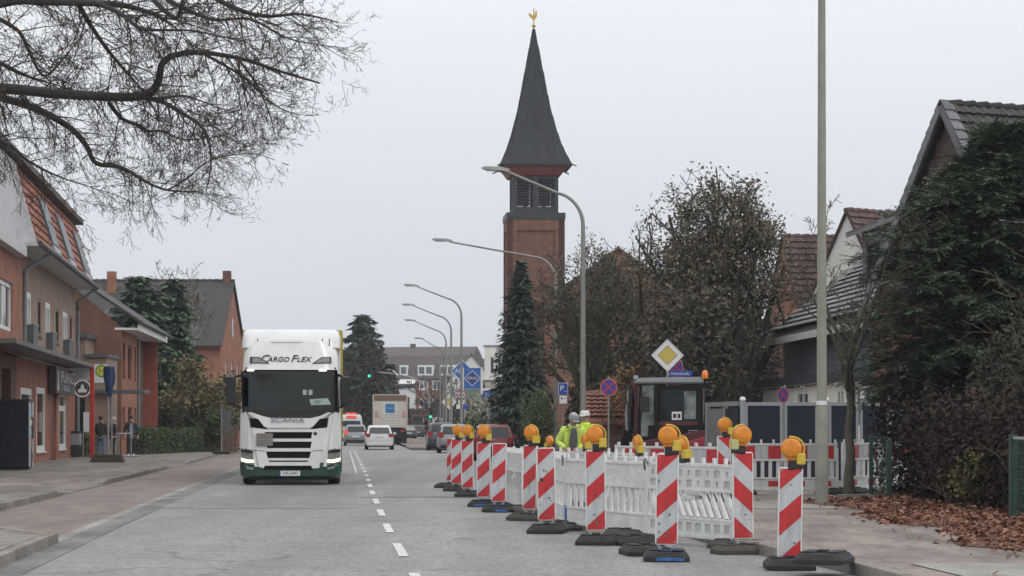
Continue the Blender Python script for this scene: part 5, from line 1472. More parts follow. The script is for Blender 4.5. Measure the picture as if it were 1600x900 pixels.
street_lamp(911, 52.8, 755, 268, 'curved street lamp reaching across in front of the church belfry')
street_lamp(868, 38.1, 677, 378, 'long armed street lamp just left of the curved one by the church')
street_lamp(721, 28.8, 632, 448, 'street lamp standing in front of the diamond fuel sign')
street_lamp(705, 24.8, 629, 478, 'street lamp next beyond the one at the fuel sign')
street_lamp(697, 21.6, 633, 502, 'street lamp third from the end of the row')
street_lamp(693, 17.9, 648, 530, 'small far street lamp beside the brick block')
street_lamp(688, 16, 607, 550, 'farthest street lamp above the mansard roof')
# --- traffic signs
M_SRED = mat('sign_red', (0.42, 0.03, 0.04), .4, var=.06); M_SBLUE = mat('sign_blue', (0.02, 0.055, 0.30), .4, var=.06)
M_SWH = mat('sign_white', (0.66, 0.67, 0.67), .4, var=.05); M_SYEL = mat('sign_yellow', (0.52, 0.40, 0.10), .45, var=.06); M_SBK = mat('sign_black_print', (0.02, 0.02, 0.02), .5)
def ringpoly(r0, r1, y, n=32):
    mb = MB()
    for k in range(n):
        a, b = 2 * math.pi * k / n, 2 * math.pi * (k + 1) / n
        mb.quad((r0 * math.cos(a), y, r0 * math.sin(a)), (r1 * math.cos(a), y, r1 * math.sin(a)), (r1 * math.cos(b), y, r1 * math.sin(b)), (r0 * math.cos(b), y, r0 * math.sin(b)))
    return mb
def disc(r, y0, y1, n=32): return MB().lathe([(r, y0), (r, y1)], n=n, axis='y')
def pole(t, h, r=.03): part('pole', MB().tube([(0, .06, -.05), (0, .06, h)], r, 8), STEEL, t, smooth=True)
def clamps(t, *zs):
    for z in zs: part('clamp', MB().box(-.07, .07, .012, .095, z - .02, z + .02), STEEL, t)
def diamond(t, z, a, ins=True):
    h = a / math.sqrt(2)
    D = lambda k: [(0, z - k), (k, z), (0, z + k), (-k, z)]
    part('plate', MB().prism(D(h), -.01, .01), M_SWH, t)
    part('edge', MB().prism(D(h) + [], .011, .016), STEEL, t)
    b = MB()
    for (p, q) in zip(D(h), D(h)[1:] + D(h)[:1]):
        b.bar((p[0] * .985, -.012, z + (p[1] - z) * .985), (q[0] * .985, -.012, z + (q[1] - z) * .985), .006, .03, (0, 1, 0))
    part('border', b, mat('border_grey', (0.13, 0.14, 0.14), .5), t)
    part('outline', MB().prism(D(h * .60), -.0125, -.011), M_SBK, t)
    part('yellow_field', MB().prism(D(h * .57), -.015, -.013), M_SYEL, t)
def no_stopping(t, z, r):
    o = Vector((0, 0, z))
    part('plate', disc(r, -.01, .01).xf(Matrix.Translation(o)), M_SBLUE, t)
    part('red_ring', ringpoly(r * .82, r * .985, -.0125).xf(Matrix.Translation(o)), M_SRED, t)
    part('white_rim', ringpoly(r * .985, r * 1.01, -.0115).xf(Matrix.Translation(o)), M_SWH, t)
    for a in (45, -45):
        part('red_bar', MB().box(-r * .84, r * .84, -.0135 - .001 * (a > 0), -.0125, -r * .09, r * .09).xf(Matrix.Translation(o) @ Matrix.Rotation(R(a), 4, 'Y')), M_SRED, t)
s = 60; x, d = PX(1043, s)
t = thing('priority_sign', 'large yellow and white diamond priority sign above the excavator cab', 'traffic sign', (x, d, .1), 0)
pole(t, 3.6); diamond(t, ZY(555, s) - .1, .62); clamps(t, ZY(555, s) - .25, ZY(555, s) + .05)
s = 54; x, d = PX(1064, s)
t = thing('street_name_sign', 'blue street name plate with white lettering above the excavator roof', 'street sign', (x, d, .1), 0)
zc = ZY(584, s) - .1
part('plate', MB().box(-.33, .33, -.012, .012, zc - .085, zc + .085), M_SBLUE, t, bevel=.004)
text('lettering', 'Müthelstraße', .115, M_SWH, t, (-.02, -.014, zc), ext=.001, sx=.86)
part('pole', MB().tube([(-.4, .03, 0), (-.4, .03, zc + .1)], .03, 8), STEEL, t); part('bracket', MB().box(-.37, -.331, -.01, .05, zc - .05, zc + .05), STEEL, t)
s = 50; x, d = PX(1057, s)
t = thing('no_stopping_sign', 'blue no stopping sign half hidden by the street name plate', 'traffic sign', (x, d, .1), R(-35))
pole(t, 3.2); no_stopping(t, ZY(573, s) - .1, .25)
part('extra_plate', MB().box(-.2, .2, -.01, .01, ZY(594, s) - .25, ZY(594, s) + .02), mat('pink_plate', (0.35, 0.16, 0.22), .5), t)
s = 46; x, d = PX(951, s)
t = thing('no_stopping_sign', 'round red ringed blue no stopping sign on its own grey pole by the workers', 'traffic sign', (x, d, .1), 0)
pole(t, ZY(592, s)); no_stopping(t, ZY(605, s) - .1, .285); clamps(t, ZY(605, s) - .2, ZY(605, s))
s = 50; x, d = PX(1224, s)
t = thing('no_stopping_sign', 'no stopping sign seen edge on above the panel gate', 'traffic sign', (x, d, .1), R(-55))
pole(t, ZY(606, s)); no_stopping(t, ZY(617, s) - .1, .25)
s = 44; x, d = PX(880, s)
t = thing('parking_sign', 'blue parking sign with a white plate below by the grey lamp post', 'traffic sign', (x, d, .1), 0)
t.scale = (.78, 1, .78); pole(t, (ZY(600, s) - .1) / .78); z = (ZY(608, s) - .1) / .78
part('plate', MB().box(-.2, .2, -.01, .01, z - .27, z + .27), M_SBLUE, t, bevel=.004); part('rim', MB().box(-.22, .22, .011, .016, z - .29, z + .29), M_SWH, t)
text('lettering', 'P', .36, M_SWH, t, (-.06, -.0125, z + .03), ext=.001); text('lettering', 'mit', .09, M_SWH, t, (.11, -.0125, z - .1), ext=.001)
part('extra_plate', MB().box(-.17, .17, -.01, .01, z - .66, z - .3), M_SWH, t, bevel=.004)
part('car_symbol', MB().box(-.1, -.03, -.014, -.011, z - .47, z - .38).box(.02, .13, -.014, -.011, z - .44, z - .41), M_SBK, t)
# far group of signs
s = 20; x, d = PX(702, s)
t = thing('priority_sign', 'small far diamond priority sign before the lamp posts', 'traffic sign', (x, d, .1), 0)
pole(t, 3.6); diamond(t, ZY(628, s) - .1, .85)
s = 20; x, d = PX(721, s)
t = thing('truck_ban_sign', 'white round no trucks sign with a red ring above blue plates', 'traffic sign', (x, d, .1), 0)
pole(t, 4.2); z = ZY(617, s) - .1; o_ = Matrix.Translation((0, 0, z))
part('plate', disc(.33, -.01, .01).xf(o_), M_SWH, t); part('red_ring', ringpoly(.26, .34, -.0125).xf(o_), M_SRED, t)
part('truck_symbol', MB().prism([(-.2, -.09), (.2, -.09), (.2, .06), (.12, .06), (.08, .1), (-.2, .1)], -.014, -.011).xf(o_), M_SBK, t)
part('extra_plate', MB().box(-.25, .2, -.01, .01, z - .72, z - .42), M_SWH, t)
text('lettering', '12 t', .2, M_SBK, t, (-.02, -.013, z - .57), ext=.001)
part('info_plate', MB().box(.02, .55, -.015, .005, z - 1.12, z - .52 - .2), M_SBLUE, t); part('route_plate', MB().box(-.4, -.0, -.01, .01, z - 1.1, z - .75), M_SWH, t)
t2 = thing('bus_stop_sign', 'white far plate with a green and yellow ring below the no trucks sign', 'sign', (x - .45, d - 1, .1), 0)
pole(t2, 1.4); part('plate', MB().box(-.35, .35, -.01, .01, .65, 1.5), M_SWH, t2); part('ring', ringpoly(.12, .2, -.0125).xf(Matrix.Translation((0, 0, 1.15))), mat('sign_green', (0.05, 0.25, 0.08), .5), t2)
part('low_plate', MB().box(-.1, .3, -.02, -.0105, .1, .55), M_SWH, t2)
# fuel station pylons
s = 15; x, d = PX(738, s)
t = thing('fuel_sign', 'square blue fuel station sign with white diamond and lettering', 'sign', (x, d, 0), 0)
w = 26 / s / 2; z0, z1 = ZY(607, s), ZY(575, s); zc = (z0 + z1) / 2
MB_ = mat('fuel_sign_blue', (0.012, 0.10, 0.36), .4, var=.05)
part('panel', MB().box(-w, w, -.15, .15, z0, z1), MB_, t)
part('side_strip', MB().box(w + .005, w + .22, -.16, .16, z0 - .6, z1 + .05), M_SWH, t)
part('left_edge', MB().box(-w - .1, -w - .005, -.16, .16, z0 - .2, z1 + .03), M_SWH, t)
D = lambda k: [(0, zc - k), (k * 1.05, zc), (0, zc + k), (-k * 1.05, zc)]
part('diamond_line', MB().prism(D(.82), -.16, -.152), M_SWH, t); part('diamond', MB().prism(D(.74), -.168, -.161), mat('deep_blue', (0.012, 0.03, 0.16), .4), t)
text('lettering', 'ARAL', .42, M_SWH, t, (0, -.172, zc), ext=.003, sx=1.15)
part('price_panel', MB().box(-w, w + .15, -.1, .1, z0 - 1.1, z0 - .02), mat('price_panel', (0.16, 0.2, 0.17), .5, var=.5, scale=6), t)
part('post', MB().box(w - .1, w + .12, -.1, .1, 0, z0 - 1.11).box(-w, -w + .2, -.1, .1, 0, z0 - 1.11), M_ALU, t)
s = 14.5; x, d = PX(722.5, s); zc = ZY(580, s) 
t = thing('diamond_fuel_sign', 'blue diamond fuel sign partly behind the lamp post', 'sign', (x, d, 0), 0)
h = 17 / s
D = lambda k: [(0, zc - k), (k, zc), (0, zc + k), (-k, zc)]
part('rim', MB().prism(D(h * 1.06), -.1, .1), M_SWH, t); part('panel', MB().prism(D(h * .97), -.108, -.101), MB_, t)
text('lettering', 'ARAL', .72, M_SWH, t, (0, -.112, zc), ext=.003, sx=.95)
part('post', MB().box(.2, .4, .11, .3, 0, zc + .6), M_ALU, t)
# traffic light on a mast arm
s = 18; x, d = PX(671, s)
t = thing('traffic_light', 'traffic light mast with a curved arm and a green lamp hung over the road', 'traffic light', (x, d, .1), 0)
top = ZY(583, s) - .1; ax = (577 - 671) / s
part('mast', MB().tube([(0, 0, -.1), (0, 0, top - 2.2), (-.15, 0, top - 1.5), (-.8, 0, top - .75), (-1.8, 0, top - .3), (-3.2, 0, top - .05), (ax + .5, 0, top + .12)], [.1, .09, .085, .08, .07, .06, .05], 8), STEEL, t, smooth=True)
M_SIG = mat('signal_dark_green', (0.012, 0.02, 0.017), .5)
M_GREEN = mat('green_light', (0.05, 0.9, 0.45), .3, emit=1.3)
def signal(t, x, z, nm='signal_head'):
    h = part(nm, MB().box(x - .17, x + .17, -.16, .12, z - .55, z + .45), M_SIG, t, bevel=.03)
    for k, m in ((.28, GLASS), (-.02, GLASS), (-.34, M_GREEN)):
        part('lens', MB().lathe([(.12, -.03), (.12, 0)], (x, -.165, z + k), 14, 'y'), m, h)
        v = MB()
        for i in range(8):
            a, b = R(180 * i / 8), R(180 * (i + 1) / 8)
            v.quad((x + .14 * math.cos(a), -.165, z + k + .14 * math.sin(a)), (x + .14 * math.cos(b), -.165, z + k + .14 * math.sin(b)), (x + .14 * math.cos(b), -.36, z + k + .14 * math.sin(b)), (x + .14 * math.cos(a), -.36, z + k + .14 * math.sin(a)))
        part('visor', v, M_SIG, h)
signal(t, ax, top + .1); signal(t, .1, ZY(645, s) - .1, 'low_signal_head')
part('camera', MB().box(ax + .5, ax + .85, -.12, .12, top + .1, top + .5), M_SIG, t)
part('arm_lamp', MB().bar((ax + 2.05, -.1, top + .25), (ax + 2.5, -.1, top - .2), .12, .12), M_SWH, t)
# bus stop on the left
s = 38; x, d = PX(144, s)
t = thing('bus_stop', 'red post of the bus stop with white flag panels and green H ring', 'bus stop', (x, d, .1), 0)
part('post', MB().box(-.09, .09, -.05, .05, 0, ZY(568, s) - .1), mat('bus_red', (0.45, 0.04, 0.03), .5, var=.1), t, bevel=.02)
z0, z1 = ZY(598, s) - .1, ZY(569, s) - .1
tb = part('timetable_panel', MB().box(-.72, -.095, -.03, .03, z0 + .1, z1 - .02), M_SWH, t)
for k in range(6): part('print_line', MB().box(-.68, -.12, -.034, -.031, z0 + .17 + k * .09, z0 + .185 + k * .09), mat('grey_print', (0.3, 0.3, 0.3), .6), tb)
fl = part('flag_panel', MB().box(.095, .62, -.03, .03, z0, z1), M_SWH, t)
part('ring', ringpoly(.2, .26, -.033).xf(Matrix.Translation((.39, 0, z0 + .48))), mat('sign_green', (0, 0, 0)), fl)
part('yellow_disc', disc(.2, -.034, -.031).xf(Matrix.Translation((.39, 0, z0 + .48))), mat('bus_yellow', (0.62, 0.5, 0.05), .5), fl)
text('lettering', 'H', .34, mat('sign_green', (0, 0, 0)), fl, (.39, -.037, z0 + .48), ext=.001)
part('notice', MB().box(-.35, -.12, -.07, -.04, 1.1, 1.9), M_SWH, t)
s = 43; x, d = PX(169, s)
t = thing('covered_sign', 'temporary sign wrapped in blue plastic on a pole with rubber feet', 'covered sign', (x, d, .12), 0)
part('pole', MB().tube([(0, 0, .02), (0, 0, 3.45)], .045, 8).tube([(.13, 0, .02), (.13, 0, 2.6)], .03, 8), STEEL, t)
bag = MB(); secs = []
rd = random.Random(2)
for z, w, dp in ((3.5, .13, .05), (3.46, .20, .08), (3.15, .21, .09), (2.85, .18, .11), (2.65, .13, .09), (2.5, .12, .08), (2.4, .09, .07)):
    secs.append([(w * math.cos(a) * rd.uniform(.85, 1.1) + .05, dp * math.sin(a) * rd.uniform(.7, 1.3) - .03, z) for a in [2 * math.pi * k / 14 for k in range(14)]])
part('blue_cover', bag.loft(secs), mat('blue_sack', (0.010, 0.034, 0.095), .5, var=.45, scale=5, bump=.8, bscale=8), t, smooth=True)
for k in range(3):
    part('foot', MB().box(-.62 + .05 * k, .58 - .04 * k, -.22, .22, .0 + k * .1, .095 + k * .1), RUBBROWN, t, bevel=.02)
s = 37; x, d = PX(118, s)
t = thing('litter_bin', 'dark litter bin with a pale grey hood beside the shop corner', 'bin', (x, d, .12), 0)
part('body', MB().loft([[(-.2, -.18, 0), (.2, -.18, 0), (.2, .18, 0), (-.2, .18, 0)], [(-.22, -.2, .5), (.22, -.2, .5), (.22, .2, .5), (-.22, .2, .5)]]), mat('bin_dark', (0.03, 0.035, 0.045), .5), t)
part('hood', MB().box(-.23, .23, -.21, .21, .505, .98), mat('bin_grey', (0.28, 0.29, 0.31), .5), t, bevel=.03); part('lid', MB().box(-.2, .2, -.18, .18, .985, 1.1), mat('bin_dark', (0, 0, 0)), t)
part('post', MB().box(.3, .35, -.03, .03, 0, 1.05), STEEL, t)
shrub('clipped_bush', 'small clipped green bush between the litter bin and red post', (PX(133, 37)[0], F / 37 + 1, .1), .3, .4, .95, 170, M_HEDGE, .09, 900, cat='bush', box=True, stems=8)
s = 37; x, d = PX(181, s)
t = thing('railing', 'pale steel railing beside the waiting people', 'railing', (x, d, .12), 0)
for a, b in ((-.12, 0), (.12, 0), (.32, 2)): part('upright', MB().tube([(a, b, 0), (a, b, 1.0)], .03, 6), M_ALU, t)
part('rail', MB().tube([(-.12, 0, 1.0), (.12, 0, 1.0), (.32, 2, 1.0)], .03, 6).tube([(-.12, -.2, .05), (.9, .2, .05)], .03, 6), M_ALU, t)
s = 33; x, d = PX(346, s)
t = thing('sign_pole', 'thin grey pole with the back of a small sign left of the truck mirror', 'sign pole', (x, d, .1), 0)
part('pole', MB().tube([(0, 0, 0), (0, 0, 2.2)], .03, 8), STEEL, t); part('sign_back', MB().box(.02, .45, -.01, .02, 1.0, 2.1), mat('sign_back_grey', (0.09, 0.095, 0.1), .5), t)
part('foot', MB().box(-.4, .4, -.2, .2, 0, .12), RUBBER, t, bevel=.02)
t = thing('garden_fence', 'brown wooden garden fence behind the truck mirror', 'fence', (PX(352, 31)[0], F / 31, .1), 0)
for k in range(7): part('board', MB().box(-.15 + k * .12, -.05 + k * .12, -.02, .02, 0, 1.35), mat('fence_brown', (0.13, 0.08, 0.06), .8, orand=.2), t)
part('rail', MB().box(-.15, .7, .022, .06, .3, .38).box(-.15, .7, .022, .06, 1.0, 1.08), mat('fence_brown', (0, 0, 0)), t)
# green mesh fence at the right
M_FG = mat('fence_green', (0.018, 0.055, 0.045), .5)
t = thing('green_mesh_fence', 'dark green wire fence with posts along the hedge', 'fence', (0, 0, .1), 0)
def gp(px, s, h):
    x, d = PX(px, s); return Vector((x, d, 0)), h
a_ = Vector((*PX(1389, 89), 0)); b_ = Vector((*PX(1583, 112), 0)); c_ = Vector((*PX(1700, 127), 0))
for p, w_, h_ in ((a_, .09, 1.12), (b_, .10, 1.25), (c_, .09, 1.25)):
    part('post', MB().box(p.x - w_ / 2, p.x + w_ / 2, p.y - w_ / 2, p.y + w_ / 2, -.05, h_), M_FG, t)
e_ = a_ + Vector((-.16, 1.0, 0))
part('post', MB().box(e_.x - .03, e_.x + .03, e_.y - .03, e_.y + .03, -.05, 1.2), M_FG, t)
for p, q in ((b_, c_), (e_, a_)):
    w = MB()
    for k in range(7): w.bar(p + Vector((0, 0, .08 + k * .18)), q + Vector((0, 0, .08 + k * .18)), .012, .012)
    L = (q - p).length
    for k in range(int(L / .06)):
        c = p.lerp(q, k * .06 / L); w.bar(c + Vector((0, 0, .05)), c + Vector((0, 0, 1.18)), .005, .005, (1, 0, 0))
    part('wire_panel', w, M_FG, t)
part('top_rail', MB().bar(b_ + Vector((0, 0, 1.2)), c_ + Vector((0, 0, 1.2)), .03, .04), mat('pale_rail', (0.28, 0.33, 0.33), .5), t)
part('plinth', MB().box(a_.x - .9, a_.x - .3, a_.y - .1, a_.y + .15, .02, .16), mat('kerb_granite', (0, 0, 0)), t)
# ------------------------------------------------------------------ caution beacons
M_BWH = mat('beacon_white_sheet', (0.47, 0.49, 0.51), .4, var=.20, scale=5, fine=.08, bscale=50, stretch=(2.5, 2.5, .5))
M_BRED = mat('beacon_red_sheet', (0.47, 0.026, 0.032), .4, var=.22, scale=5, fine=.06, stretch=(2.5, 2.5, .5))
M_BFR = mat('beacon_frame', (0.66, 0.67, 0.66), .45, var=.14, scale=7)
M_AMB = mat('amber_lens', (0.74, 0.27, 0.022), .28, var=.30, scale=11, coat=.25)
M_AMBR = mat('amber_ring', (0.66, 0.23, 0.02), .3, var=.1)
M_YELB = mat('yellow_housing', (0.56, 0.40, 0.05), .45, var=.15, scale=8)
M_YELP = mat('pale_green_housing', (0.45, 0.45, 0.2), .45, var=.1)
M_GREYC = mat('bracket_grey', (0.30, 0.33, 0.35), .5, var=.2)
def lamp(parent, z, mirror=False, battery=None, scale=1.0, x=0.0, y=0.0, arm=True):
    """amber warning lamp: lens drum, rim ring, battery box, curved guard, clamp"""
    sg = -1 if mirror else 1
    h = part('lamp_housing', MB().lathe([(.085, -.035), (.108, -.03), (.108, .03), (.085, .035)], (0, 0, .165), 26, 'y').box(-.05 * 1, .05, -.025, .025, .03, .09), M_AMBR, parent, smooth=True)
    h.location = (x, y, z); h.scale = (sg * scale, scale, scale)
    prof = [(.094, -.036), (.089, -.044), (.072, -.050), (.045, -.054), (.015, -.055)]
    part('lens', MB().lathe(prof, (0, 0, .165), 26, 'y').lathe([(r, -h_) for r, h_ in prof], (0, 0, .165), 26, 'y'), M_AMB, h, smooth=True)
    lens_ribs = MB()
    for r in (.03, .055, .078):
        y_ = -.056 + (.001 if r < .05 else .003 if r < .07 else .007)
        for k in range(20):
            a, b = 2 * math.pi * k / 20, 2 * math.pi * (k + 1) / 20
            lens_ribs.bar((r * math.cos(a), y_, .165 + r * math.sin(a)), (r * math.cos(b), y_, .165 + r * math.sin(b)), .005, .005, (0, 1, 0))
    part('lens_ribs', lens_ribs, M_AMBR, h)
    part('battery_box', MB().box(.055, .145, -.05, .05, .0, .115), battery or M_YELB, h, bevel=.012)
    part('clamp', MB().box(-.03, .05, -.03, .03, -.055, .045).box(-.02, .12, -.035, .035, -.045, -.003), BLACK, h, bevel=.006)
    pts = [(.0 + .112 * math.sin(a) * 1.2, .0, .165 + .118 * math.cos(a)) for a in [R(-10 + 125 * k / 10) for k in range(11)]]
    part('guard', MB().tube(pts, .010, 6), M_YELB, h, smooth=True)
    return h
def foot_mb(L=.68, W=.40, H=.11):
    def oc(l, w, z, c=.06): return [(-l / 2 + c, -w / 2, z), (l / 2 - c, -w / 2, z), (l / 2, -w / 2 + c, z), (l / 2, w / 2 - c, z), (l / 2 - c, w / 2, z), (-l / 2 + c, w / 2, z), (-l / 2, w / 2 - c, z), (-l / 2, -w / 2 + c, z)]
    mb = MB().loft([oc(L, W, .004), oc(L, W, .05), oc(L - .10, W - .10, H)])
    mb.box(-L * .38, -L * .12, -W * .28, W * .28, H - .003, H + .018); mb.box(L * .12, L * .38, -W * .28, W * .28, H - .003, H + .018)
    mb.box(-.05, .05, -.06, .06, H - .003, H + .03)
    return mb
FOOT = foot_mb(.50, .70).mesh('foot', RUBBER, bevel=.006); FOOTB = foot_mb(.70, .42, .10).mesh('foot', RUBBROWN, bevel=.006)
GRIP = MB().box(-.19, -.13, -.03, .03, .112, .128).box(.13, .19, -.03, .03, .112, .128).mesh('grip', BLACK)
M_BLUEP = mat('blue_spray_paint', (0.03, 0.11, 0.30), .6, var=.5, scale=9)
def beacon_base(mirror=False, w=.25, h=1.0, smooth=False):
    t = bpy.data.objects.new('caution_beacon', None); C.objects.link(t)
    H = .17
    out = [(-w / 2, H + .02), (-w / 2 + .02, H), (w / 2 - .02, H), (w / 2, H + .02), (w / 2, H + h - .02), (w / 2 - .02, H + h), (-w / 2 + .02, H + h), (-w / 2, H + h - .02)]
    part('board', MB().prism(out, -.02, .02), M_BFR, t, bevel=.005)
    e = .014; x0, x1 = -w / 2 + e, w / 2 - e; z0, z1 = H + e, H + h - e
    part('reflective_sheet', MB().box(x0, x1, -.0225, -.0202, z0, z1), M_BWH, t)
    def L_(k): return (1 - (.225 + .2433 * k), 1 - (.02 + .2433 * k))   # left and right height fractions of stripe edge k
    zz = lambda f: z0 + (z1 - z0) * f
    sg = -1 if mirror else 1
    a, b, c, d_ = [L_(k) for k in range(4)]
    polys = [[(x0, zz(1)), (x0, zz(a[0])), (x1, zz(a[1])), (x1, zz(1))],
             [(x0, zz(b[0])), (x0, zz(c[0])), (x1, zz(c[1])), (x1, zz(b[1]))],
             [(x0, zz(max(0.0, d_[0]))), (x0, zz(0)), (x1, zz(0)), (x1, zz(d_[1]))]]
    for p in polys:
        part('stripe', MB().prism([(sg * u, v) for u, v in p], -.0245, -.0228), M_BRED, t)
    part('bracket', MB().prism([(-.11, H - .002), (-.085, H - .002), (.0, .105), (.085, H - .002), (.11, H - .002), (.025, .06), (-.025, .06)], -.012, .012), M_GREYC, t)
    part('bolt', MB().lathe([(.012, -.03), (.012, -.0235)], (x0 + .02, 0, z1 - .02), 8, 'y').lathe([(.012, -.03), (.012, -.0235)], (x1 - .02, 0, z0 + .02), 8, 'y'), STEEL, t)
    f = link('foot', FOOT, t); g = link('grip', GRIP, f)
    return t
proto = beacon_base(); protoM = beacon_base(True)
def beacon(px, s, rz, label, mirror=False, z=0.0, tilt=0.0):
    o = copy_tree(protoM if mirror else proto)
    o.location = (*PX(px, s), z); o.rotation_euler = (0, R(tilt), R(rz))
    return tag(o, label, 'caution beacon', 'red and white caution beacons round the roadworks')
BE = [  # photo column, scale, turn, mirrored, lamp, label, brown foot
    (1233, 152, -2, False, dict(), 'nearest caution beacon, standing by itself at the edge of the pavement', 0),
    (1041, 143, -3, False, dict(), 'caution beacon at the front corner of the white barrier with slanted slats', 0),
    (1161, 136, 14, True, dict(mirror=True, battery='p'), 'caution beacon with reversed stripes at the end of the slanted slat barrier', 1),
    (932, 126, -5, False, dict(), 'caution beacon in front of the white barrier with upright slats', 0),
    (855, 114, -8, False, None, 'muddy caution beacon without a lamp, black scuffs on its white bands', 0),
    (828, 101, -32, False, dict(), 'caution beacon turned away behind the scuffed one', 1),
    (779, 91.7, -8, False, None, 'lampless caution beacon with blue paint on its foot', 0),
    (756, 86, -10, False, dict(), 'caution beacon just beyond the one with a blue painted foot', 0),
    (731, 75.5, -6, False, dict(), 'third caution beacon from the far end of the row', 0),
    (713, 70, -10, False, dict(), 'second caution beacon from the far end of the row', 0),
    (704, 66.5, -48, False, None, 'farthest caution beacon, turned almost edge on', 0),
    (1131, 88, 10, True, dict(scale=1.05), 'caution beacon with reversed stripes behind the barriers near the gate', 0)]
M_MUD = mat('mud_scuff', (0.05, 0.047, 0.042), .9)
for i, (px, s, rz, mi, la, lab, br) in enumerate(BE):
    o = beacon(px, s, rz, lab, mi, z=.115 if i == 11 else .0, tilt=random.uniform(-1.2, 1.2) if i else 1.0)
    drop = .125 if i == 0 else 0
    if br:
        f = [c for c in o.children if c.name.startswith('foot')][0]; f.data = FOOTB
    if la is not None:
        kw = dict(la); kw['battery'] = M_YELP if kw.get('battery') else None
        lamp(o, 1.20, **kw)
    if drop:
        for c in o.children:
            if not c.name.startswith('foot'): c.location.z -= drop
    if i == 4:
        for (a, b, r_) in ((-.03, .86, .02), (-.05, .72, .03), (-.07, .745, .02), (.04, .48, .018), (.02, .80, .012), (.06, .44, .012)):
            part('scuff', MB().prism([(a + r_ * math.cos(k) * random.uniform(.7, 1.3), b + r_ * .7 * math.sin(k)) for k in (0, 1, 2, 3, 4, 5)], -.0262, -.0248), M_MUD, o)
    for k in range(random.randint(5, 9)):   # road splash and rubbed marks on the sheeting
        zc_ = .2 + .95 * random.random() ** 2.0 - (.125 if i == 0 else 0); a_ = random.uniform(-.10, .10); r_ = random.uniform(.004, .014)
        q = [(a_ + r_ * math.cos(m) * random.uniform(.6, 1.3), zc_ + r_ * math.sin(m) * random.uniform(.6, 1.6)) for m in (0, 1, 2, 3, 4, 5)]
        part('scuff', MB().prism(q, -.0262, -.0249), mat('splash', (0.16, 0.15, 0.14), .9), o)
    if i in (6, 1, 7):
        part('paint_patch', MB().box(-.12 if i != 6 else .0, .19, -.356, -.3515, .015, .05).box(-.1, .17, -.29, -.2, .1285, .1295), M_BLUEP, o)
# ------------------------------------------------------------------ barrier fences
M_CELL = mat('barrier_recess', (0.46, 0.47, 0.47), .6, var=.1)
def fence_base(kind):
    """2 m plastic barrier panel, local x 0..2, front is -y"""
    t = bpy.data.objects.new('barrier_fence', None); C.objects.link(t)
    L = 2.0
    part('frame', MB().box(0, .05, -.03, .03, .08, 1.02).box(L - .05, L, -.03, .03, .08, 1.02).box(.05, L - .05, -.028, .028, .08, .125).box(.05, L - .05, -.028, .028, .30, .335).box(.05, L - .05, -.028, .028, .655, .69).box(.05, L - .05, -.028, .028, .96, 1.0), PLWHITE, t, bevel=.006)
    if kind == 'back':
        ops = []
        for r_ in range(2):
            for k in range(9):
                if (k + r_) % 2 == 0: ops.append((.10 + k * .2, .22 + k * .2, .71 + r_ * .125, .80 + r_ * .125))
                else: ops.append((.135 + k * .2, .18 + k * .2, .72 + r_ * .125, .79 + r_ * .125))
        part('cell_board', wall_mb(.05, L - .05, .69, .96, ops, .03, .045), PLWHITE, t, loc=(0, -.022, 0))
        part('cell_floor', MB().box(.055, L - .055, -.008, .0, .695, .955), M_CELL, t)
        opb = [(.10 + k * .2, .22 + k * .2, .16, .27) for k in range(9)]
        part('toe_board', wall_mb(.05, L - .05, .125, .30, opb, .03, .045), PLWHITE, t, loc=(0, -.022, 0)); part('toe_floor', MB().box(.055, L - .055, -.008, .0, .13, .295), M_CELL, t)
        for k in range(13):
            x = .02 + k * .15
            if 5 < k < 8: z1_, dx = .55, .12
            else: z1_, dx = .652, .19
            a, b = max(.05, x), min(L - .05, x + dx)
            part('slat', MB().bar((min(L - .09, x + .2), 0, .34), (min(L - .09, x + .2) - dx if x + .2 - dx > .06 else .07, 0, z1_), .05, .032, (1, 0, 0)), PLWHITE, t)
        part('handle_plate', MB().box(.78, 1.02, -.022, .022, .56, .60), PLWHITE, t)
    else:
        part('top_board', MB().box(.052, L - .052, -.015, .015, .692, .958), PLWHITE, t)
        part('toe_board', MB().box(.052, L - .052, -.015, .015, .127, .298), PLWHITE, t)
        for k in range(13):
            x = .11 + k * .148
            part('slat', MB().box(x - .033, x + .033, -.014, .014, .336, .654), PLWHITE, t, bevel=.004)
        if kind == 'red':
            for k in range(4):
                x = .16 + k * .5
                part('red_stripe', MB().box(x, x + .25, -.0185, -.0155, .70, .95), M_BRED, t)
                part('white_stripe', MB().box(x - .24 if k else .06, x - .003, -.0185, -.0155, .70, .95), M_BWH, t)
                part('red_stripe', MB().box(x, x + .2, -.0185, -.0155, .16, .27), M_BRED, t)
        else:
            for k in range(8):
                part('stud', MB().lathe([(.018, 0), (.01, -.012)], (.2 + k * .23, -.015, .76 + .11 * (k % 2)), 8, 'y'), PLWHITE, t)
                part('stud', MB().lathe([(.014, 0), (.008, -.01)], (.2 + k * .23, -.015, .19), 8, 'y'), PLWHITE, t)
    for k in range(9):
        x = .06 + k * .235
        part('peg', MB().box(x - .02, x + .02, -.018, .018, 1.003 if .05 < x < 1.95 else 1.022, 1.075), PLWHITE, t, bevel=.004)
    part('hook', MB().tube([(L - .02, -.04, .9), (L - .02, -.05, 1.03), (L + .02, -.05, 1.05), (L + .05, -.04, .98)], .01, 6), mat('hook_steel', (0.12, 0.13, 0.14), .5, .4), t)
    return t
FPROTO = {k: fence_base(k) for k in ('back', 'slat', 'red')}
